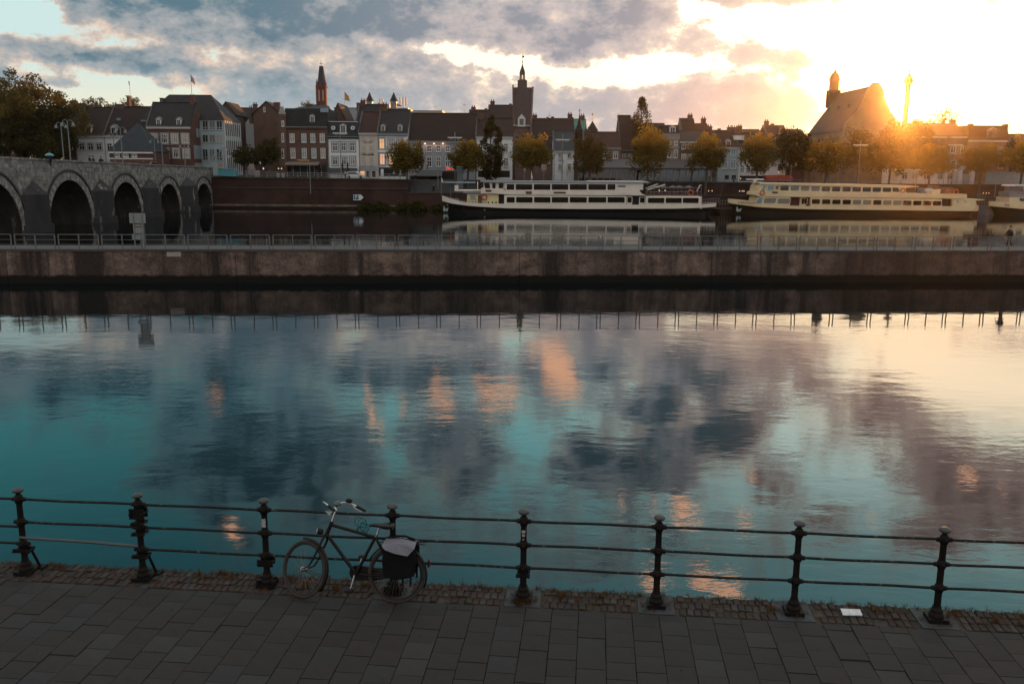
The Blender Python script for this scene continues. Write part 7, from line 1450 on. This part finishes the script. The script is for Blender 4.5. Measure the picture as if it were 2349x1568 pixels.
def wheel(cx_, xf=None):
    q = MB(); n = 40; q.tube([(cx_ + (WR - .019) * math.cos(2 * math.pi * k / n), 0, WR + (WR - .019) * math.sin(2 * math.pi * k / n)) for k in range(n)], .0195, 8, True)
    if xf: q.xf(xf)
    w = q.build('wheel', M_tyre, bk, True)
    q = MB(); q.tube([(cx_ + (WR - .045) * math.cos(2 * math.pi * k / n), 0, WR + (WR - .045) * math.sin(2 * math.pi * k / n)) for k in range(n)], .0115, 6, True)
    if xf: q.xf(xf)
    q.build('rim', M_rim, w, True)
    q = MB(); q.tube([(cx_, -.055, WR), (cx_, -.04, WR), (cx_, .04, WR), (cx_, .055, WR)], [.012, .03, .03, .012], 10)
    if xf: q.xf(xf)
    q.build('hub', M_chrome, w, True)
    q = MB()
    for k in range(36):
        a = 2 * math.pi * k / 36; sgn = 1 if k % 2 else -1; b = a + (.5 if k % 4 < 2 else -.5)
        q.tube([(cx_ + .026 * math.cos(b), sgn * .03, WR + .026 * math.sin(b)), (cx_ + (WR - .05) * math.cos(a), 0, WR + (WR - .05) * math.sin(a))], .0011, 3, cap=False)
    if xf: q.xf(xf)
    q.build('spokes', M_spk, w, True)
def fender(cx_, a0, a1, xf=None, r_=.376):
    q = MB(); n = 22; pr = [(-.030, -.014), (-.022, .004), (0, .010), (.022, .004), (.030, -.014)]; vs_ = []; f_ = []
    for i in range(n + 1):
        a = R_(a0 + (a1 - a0) * i / n)
        for y, dr in pr: vs_.append((cx_ + (r_ + dr) * math.cos(a), y, WR + (r_ + dr) * math.sin(a)))
    for i in range(n):
        for k in range(4): f_.append((i * 5 + k, i * 5 + k + 1, (i + 1) * 5 + k + 1, (i + 1) * 5 + k))
    q.add(vs_, f_, True)
    if xf: q.xf(xf)
    f = q.build('mudguard', M_bk1, bk, True); md = f.modifiers.new('thick', 'SOLIDIFY'); md.thickness = .002; return f
wheel(0.0); wheel(HB, STEER); fender(0.0, 25, 202); fender(HB, 82, 218, STEER)
def bar(nm, pts, r_, m=None, seg=10, xf=None, par=None):
    q = MB(); q.tube(pts, r_, seg)
    if xf: q.xf(xf)
    return q.build(nm, m or M_bk1, par or bk, True)
ht, hb = (.820, 0, .965), (.893, 0, .780); bb = (.505, 0, .335); stp = (.262, 0, .80)
fr = bar('frame', [ht, hb], .0245)
bar('top_tube', [(.832, 0, .925), (.275, 0, .795)], .0205, par=fr); bar('down_tube', [(.885, 0, .815), bb], .0225, par=fr); bar('seat_tube', [(.258, 0, .825), bb], .0195, par=fr)
for s in (-1, 1):
    bar('seat_stay', [(.266, s * .016, .78), (.14, s * .045, .58), (0, s * .062, WR)], .009, par=fr); bar('chain_stay', [bb, (.35, s * .04, .335), (0, s * .06, WR)], .0115, par=fr)
    bar('fork_blade', [(.893, s * .02, .785), (.905, s * .048, .73), (1.01, s * .052, .50), (1.075, s * .052, .40), (HB, s * .052, WR)], [.0155, .0145, .0125, .0105, .009], xf=STEER)
    bar('mudguard_stay', [(HB, s * .05, WR - .01), (HB - .36, s * .028, WR - .06)], .0032, xf=STEER); bar('mudguard_stay', [(0, s * .05, WR - .01), (-.36, s * .028, WR - .04)], .0032); bar('mudguard_stay', [(0, s * .05, WR), (-.24, s * .03, WR + .28)], .0032)
    bar('rack_leg', [(0, s * .065, WR), (-.12, s * .068, .74)], .006); bar('rack_rail', [(.20, s * .055, .755), (-.36, s * .06, .748)], .0065)
for x in (-.30, -.16, 0, .14): bar('rack_bar', [(x, -.06, .752), (x, .06, .752)], .005)
bar('seat_post', [(.262, 0, .80), (.224, 0, .93)], .0135, M_chrome); bar('seat_clamp', [(.262, -.03, .815), (.262, .03, .815)], .008, M_chrome)
# saddle: lofted from nose to tail
q = MB(); secs = [(.345, .018, .952, .020), (.30, .026, .962, .030), (.25, .040, .962, .034), (.20, .066, .960, .040), (.15, .092, .962, .050), (.10, .102, .966, .056), (.065, .092, .965, .05), (.05, .06, .955, .04)]; n = 12; vs_ = []
for x, w, z, h in secs:
    for k in range(n): a = 2 * math.pi * k / n; vs_.append((x, w * math.cos(a), z + (h * .45 * math.sin(a) if math.sin(a) > 0 else h * 1.0 * math.sin(a)) - .01))
q.add(vs_, [(i * n + k, i * n + (k + 1) % n, (i + 1) * n + (k + 1) % n, (i + 1) * n + k) for i in range(len(secs) - 1) for k in range(n)], True); q.add(vs_[:n], [tuple(range(n))]); q.add(vs_[-n:], [tuple(range(n))[::-1]]); sd_ = q.build('saddle', M_saddle, bk, True)
for y in (-.03, .03): bar('saddle_spring', [(.12 - k * .0, y + .012 * math.cos(k * 1.6), .885 + k * .006) for k in range(10)], .004, M_chrome, 5, None, sd_)
# handlebar
bar('stem', [(.826, 0, .955), (.775, 0, 1.115)], .0125, M_chrome, xf=STEER); bar('stem_clamp', [(.775, 0, 1.095), (.80, 0, 1.135)], .018, M_chrome, xf=STEER)
hbp = [(.805, 0, 1.128), (.812, .045, 1.124), (.835, .085, 1.140), (.852, .125, 1.172), (.840, .175, 1.195), (.800, .215, 1.198), (.735, .245, 1.185), (.665, .262, 1.160)]
pts = [(x, -y, z) for x, y, z in hbp[:0:-1]] + hbp
hd = bar('handlebar', pts, .0115, M_chrome, 9, STEER)
for s in (-1, 1): bar('grip', [(.672, s * .262, 1.163), (.55, s * .288, 1.118)], .0175, M_grip, 10, STEER, hd)
bar('brake_lever', [(.73, -.25, 1.17), (.70, -.27, 1.135), (.60, -.285, 1.10)], .006, M_chrome, 6, STEER, hd); q = MB(); q.ball((.765, -.215, 1.225), .045, .045, .030, 12, 8); q.xf(STEER); q.build('brake_housing', M_grip, hd, True)
q = MB(); q.lathe([(.042, -.026), (.046, -.012), (.044, .004), (.032, .022), (.012, .032), (.003, .034)], (.83, -.075, 1.185), 14); q.xf(STEER); q.build('bell', M_bell, hd, True); bar('bell_bracket', [(.83, -.07, 1.14), (.83, -.075, 1.17)], .012, M_grip, 6, STEER, hd)
# head lamp, rear lamp
q = MB(); q.tube([(.925, .01, .835), (.94, .01, .838), (.975, .012, .842), (.99, .012, .843)], [.02, .036, .040, .039], 14); hl = q.build('headlight', M_bk1, bk, True); q = MB(); q.tube([(.9905, .012, .843), (.997, .012, .8435)], [.037, .033], 14); q.build('lens', M_lens, hl, True); q = MB(); q.tube([(.92, .01, .80), (.94, .01, .83)], .008, 6); q.build('lamp_bracket', M_bk1, hl, True)
q = MB(); q.box(-.41, -.385, -.025, .025, .465, .545); rl_ = q.build('rear_light', M_bk1, bk, True); q = MB(); q.box(-.418, -.411, -.022, .022, .47, .54); q.build('lens', M_redl, rl_, True)
# chain case, cranks
def plate(nm, pts, y0, y1, m, par=None): q = MB(); q.prism([(x, y0, z) for x, z in pts], (0, y1 - y0, 0)); return q.build(nm, m, par or bk, True)
cc = [(.505 + .095 * math.cos(R_(a)), .335 + .095 * math.sin(R_(a))) for a in range(-80, 81, 16)] + [(.25, .405), (.03, .40), (-.035, .375), (-.04, .335), (0.0, .31), (.25, .255)]
plate('chain_case', cc, -.075, -.040, M_bk1); q = MB(); q.tube([(.505, -.06, .335), (.505, .06, .335)], .022, 10); q.build('bottom_bracket', M_bk1, bk, True)
bar('crank', [(.505, .065, .335), (.548, .078, .165)], [.012, .0095], M_chrome, 8); bar('crank', [(.505, -.085, .335), (.462, -.098, .505)], [.012, .0095], M_chrome, 8)
for p_ in ((.55, .13, .158), (.46, -.15, .51)): q = MB(); q.box(p_[0] - .045, p_[0] + .045, p_[1] - .045, p_[1] + .045, p_[2] - .014, p_[2] + .014); q.build('pedal', M_grip, bk, True)
# panniers
for s in (1, -1):
    q = MB(); out = [(.135, .735), (-.245, .690), (-.250, .52), (-.225, .37), (-.05, .335), (.12, .36), (.145, .55)]; n = len(out); y0, ym_, y1 = s * .070, s * .135, s * .200
    vs_ = [(x, y0, z) for x, z in out] + [(x * 1.04 - .0, ym_, z) for x, z in out] + [(-.055 + (x + .055) * .90, y1, .54 + (z - .54) * .92) for x, z in out]
    f_ = [tuple(range(n)), tuple(range(2 * n, 3 * n))[::-1]] + [(i + o, (i + 1) % n + o, (i + 1) % n + o + n, i + o + n) for o in (0, n) for i in range(n)]
    q.add(vs_, f_); bg_ = q.build('pannier', M_bag, bk, True); bv = bg_.modifiers.new('bevel', 'BEVEL'); bv.width = .012; bv.segments = 2
    for x in (-.12, -.215): q = MB(); q.box(x - .012, x + .012, s * .190, s * .196, .27, .40); q.build('strap', M_bag, bg_, True)
    q = MB(); q.box(-.20, -.185, s * .186, s * .192, .40, .44); q.build('buckle', M_chrome, bg_, True)
    fl = [(.135, s * .03, .785), (-.06, s * .035, .80), (-.245, s * .03, .765), (-.255, s * .205, .725), (-.18, s * .232, .640), (-.02, s * .236, .665), (.10, s * .225, .70), (.142, s * .20, .735)]
    q = MB(); mid = (-.05, s * .175, .772); q.add(fl + [mid], [(i, (i + 1) % 8, 8) for i in range(8)], False); fo = q.build('flap', M_flap, bg_, True); sm = fo.modifiers.new('thick', 'SOLIDIFY'); sm.thickness = .006
q = MB(); q.tube([(.08, .0, .79), (.0, .01, .825), (-.10, .01, .828), (-.22, .0, .79)], .013, 7); q.build('carry_handle', M_bag, bk, True); q = MB(); q.box(-.22, .12, -.035, .035, .757, .79); q.build('rack_pad', M_bag, bk, True)
# cable lock wound round the top tube and the rail
cl_ = []
for k in range(70):
    a = k * .42; t = k / 69; cl_.append((.46 + .055 * math.cos(a) * (1 + .3 * math.sin(t * 9)) - .03 * math.sin(t * 5), -.03 + .03 * math.sin(a * .5) - .07 * t, .86 + .11 * t + .062 * math.sin(a)))
lk = tag(MB().tube(cl_, .0075, 6).build('cable_lock', M_teal), 'teal coiled cable lock tying the bicycle to the top rail', 'bicycle lock'); lk.matrix_world = bk.matrix_world
q = MB(); q.tube([(.415, -.08, .95), (.41, -.085, .88)], .016, 8); q.build('lock_barrel', M_teal, lk, True)
# ------------------------------------------------------------------ glare haze added round the scene to spread a glow at the sun
q = MB(); q.box(-440, 440, -320, 660, -6, 50)
m = bpy.data.materials.new('glare haze'); m.use_nodes = True; t = m.node_tree; t.nodes.clear()
vo = t.nodes.new('ShaderNodeVolumePrincipled'); vo.inputs['Density'].default_value = HAZE_D; vo.inputs['Anisotropy'].default_value = HAZE_G; vo.inputs['Color'].default_value = (1.0, .93, .85, 1)
o_ = t.nodes.new('ShaderNodeOutputMaterial'); t.links.new(vo.outputs[0], o_.inputs['Volume'])
tag(q.build('haze', m), kind='stuff')
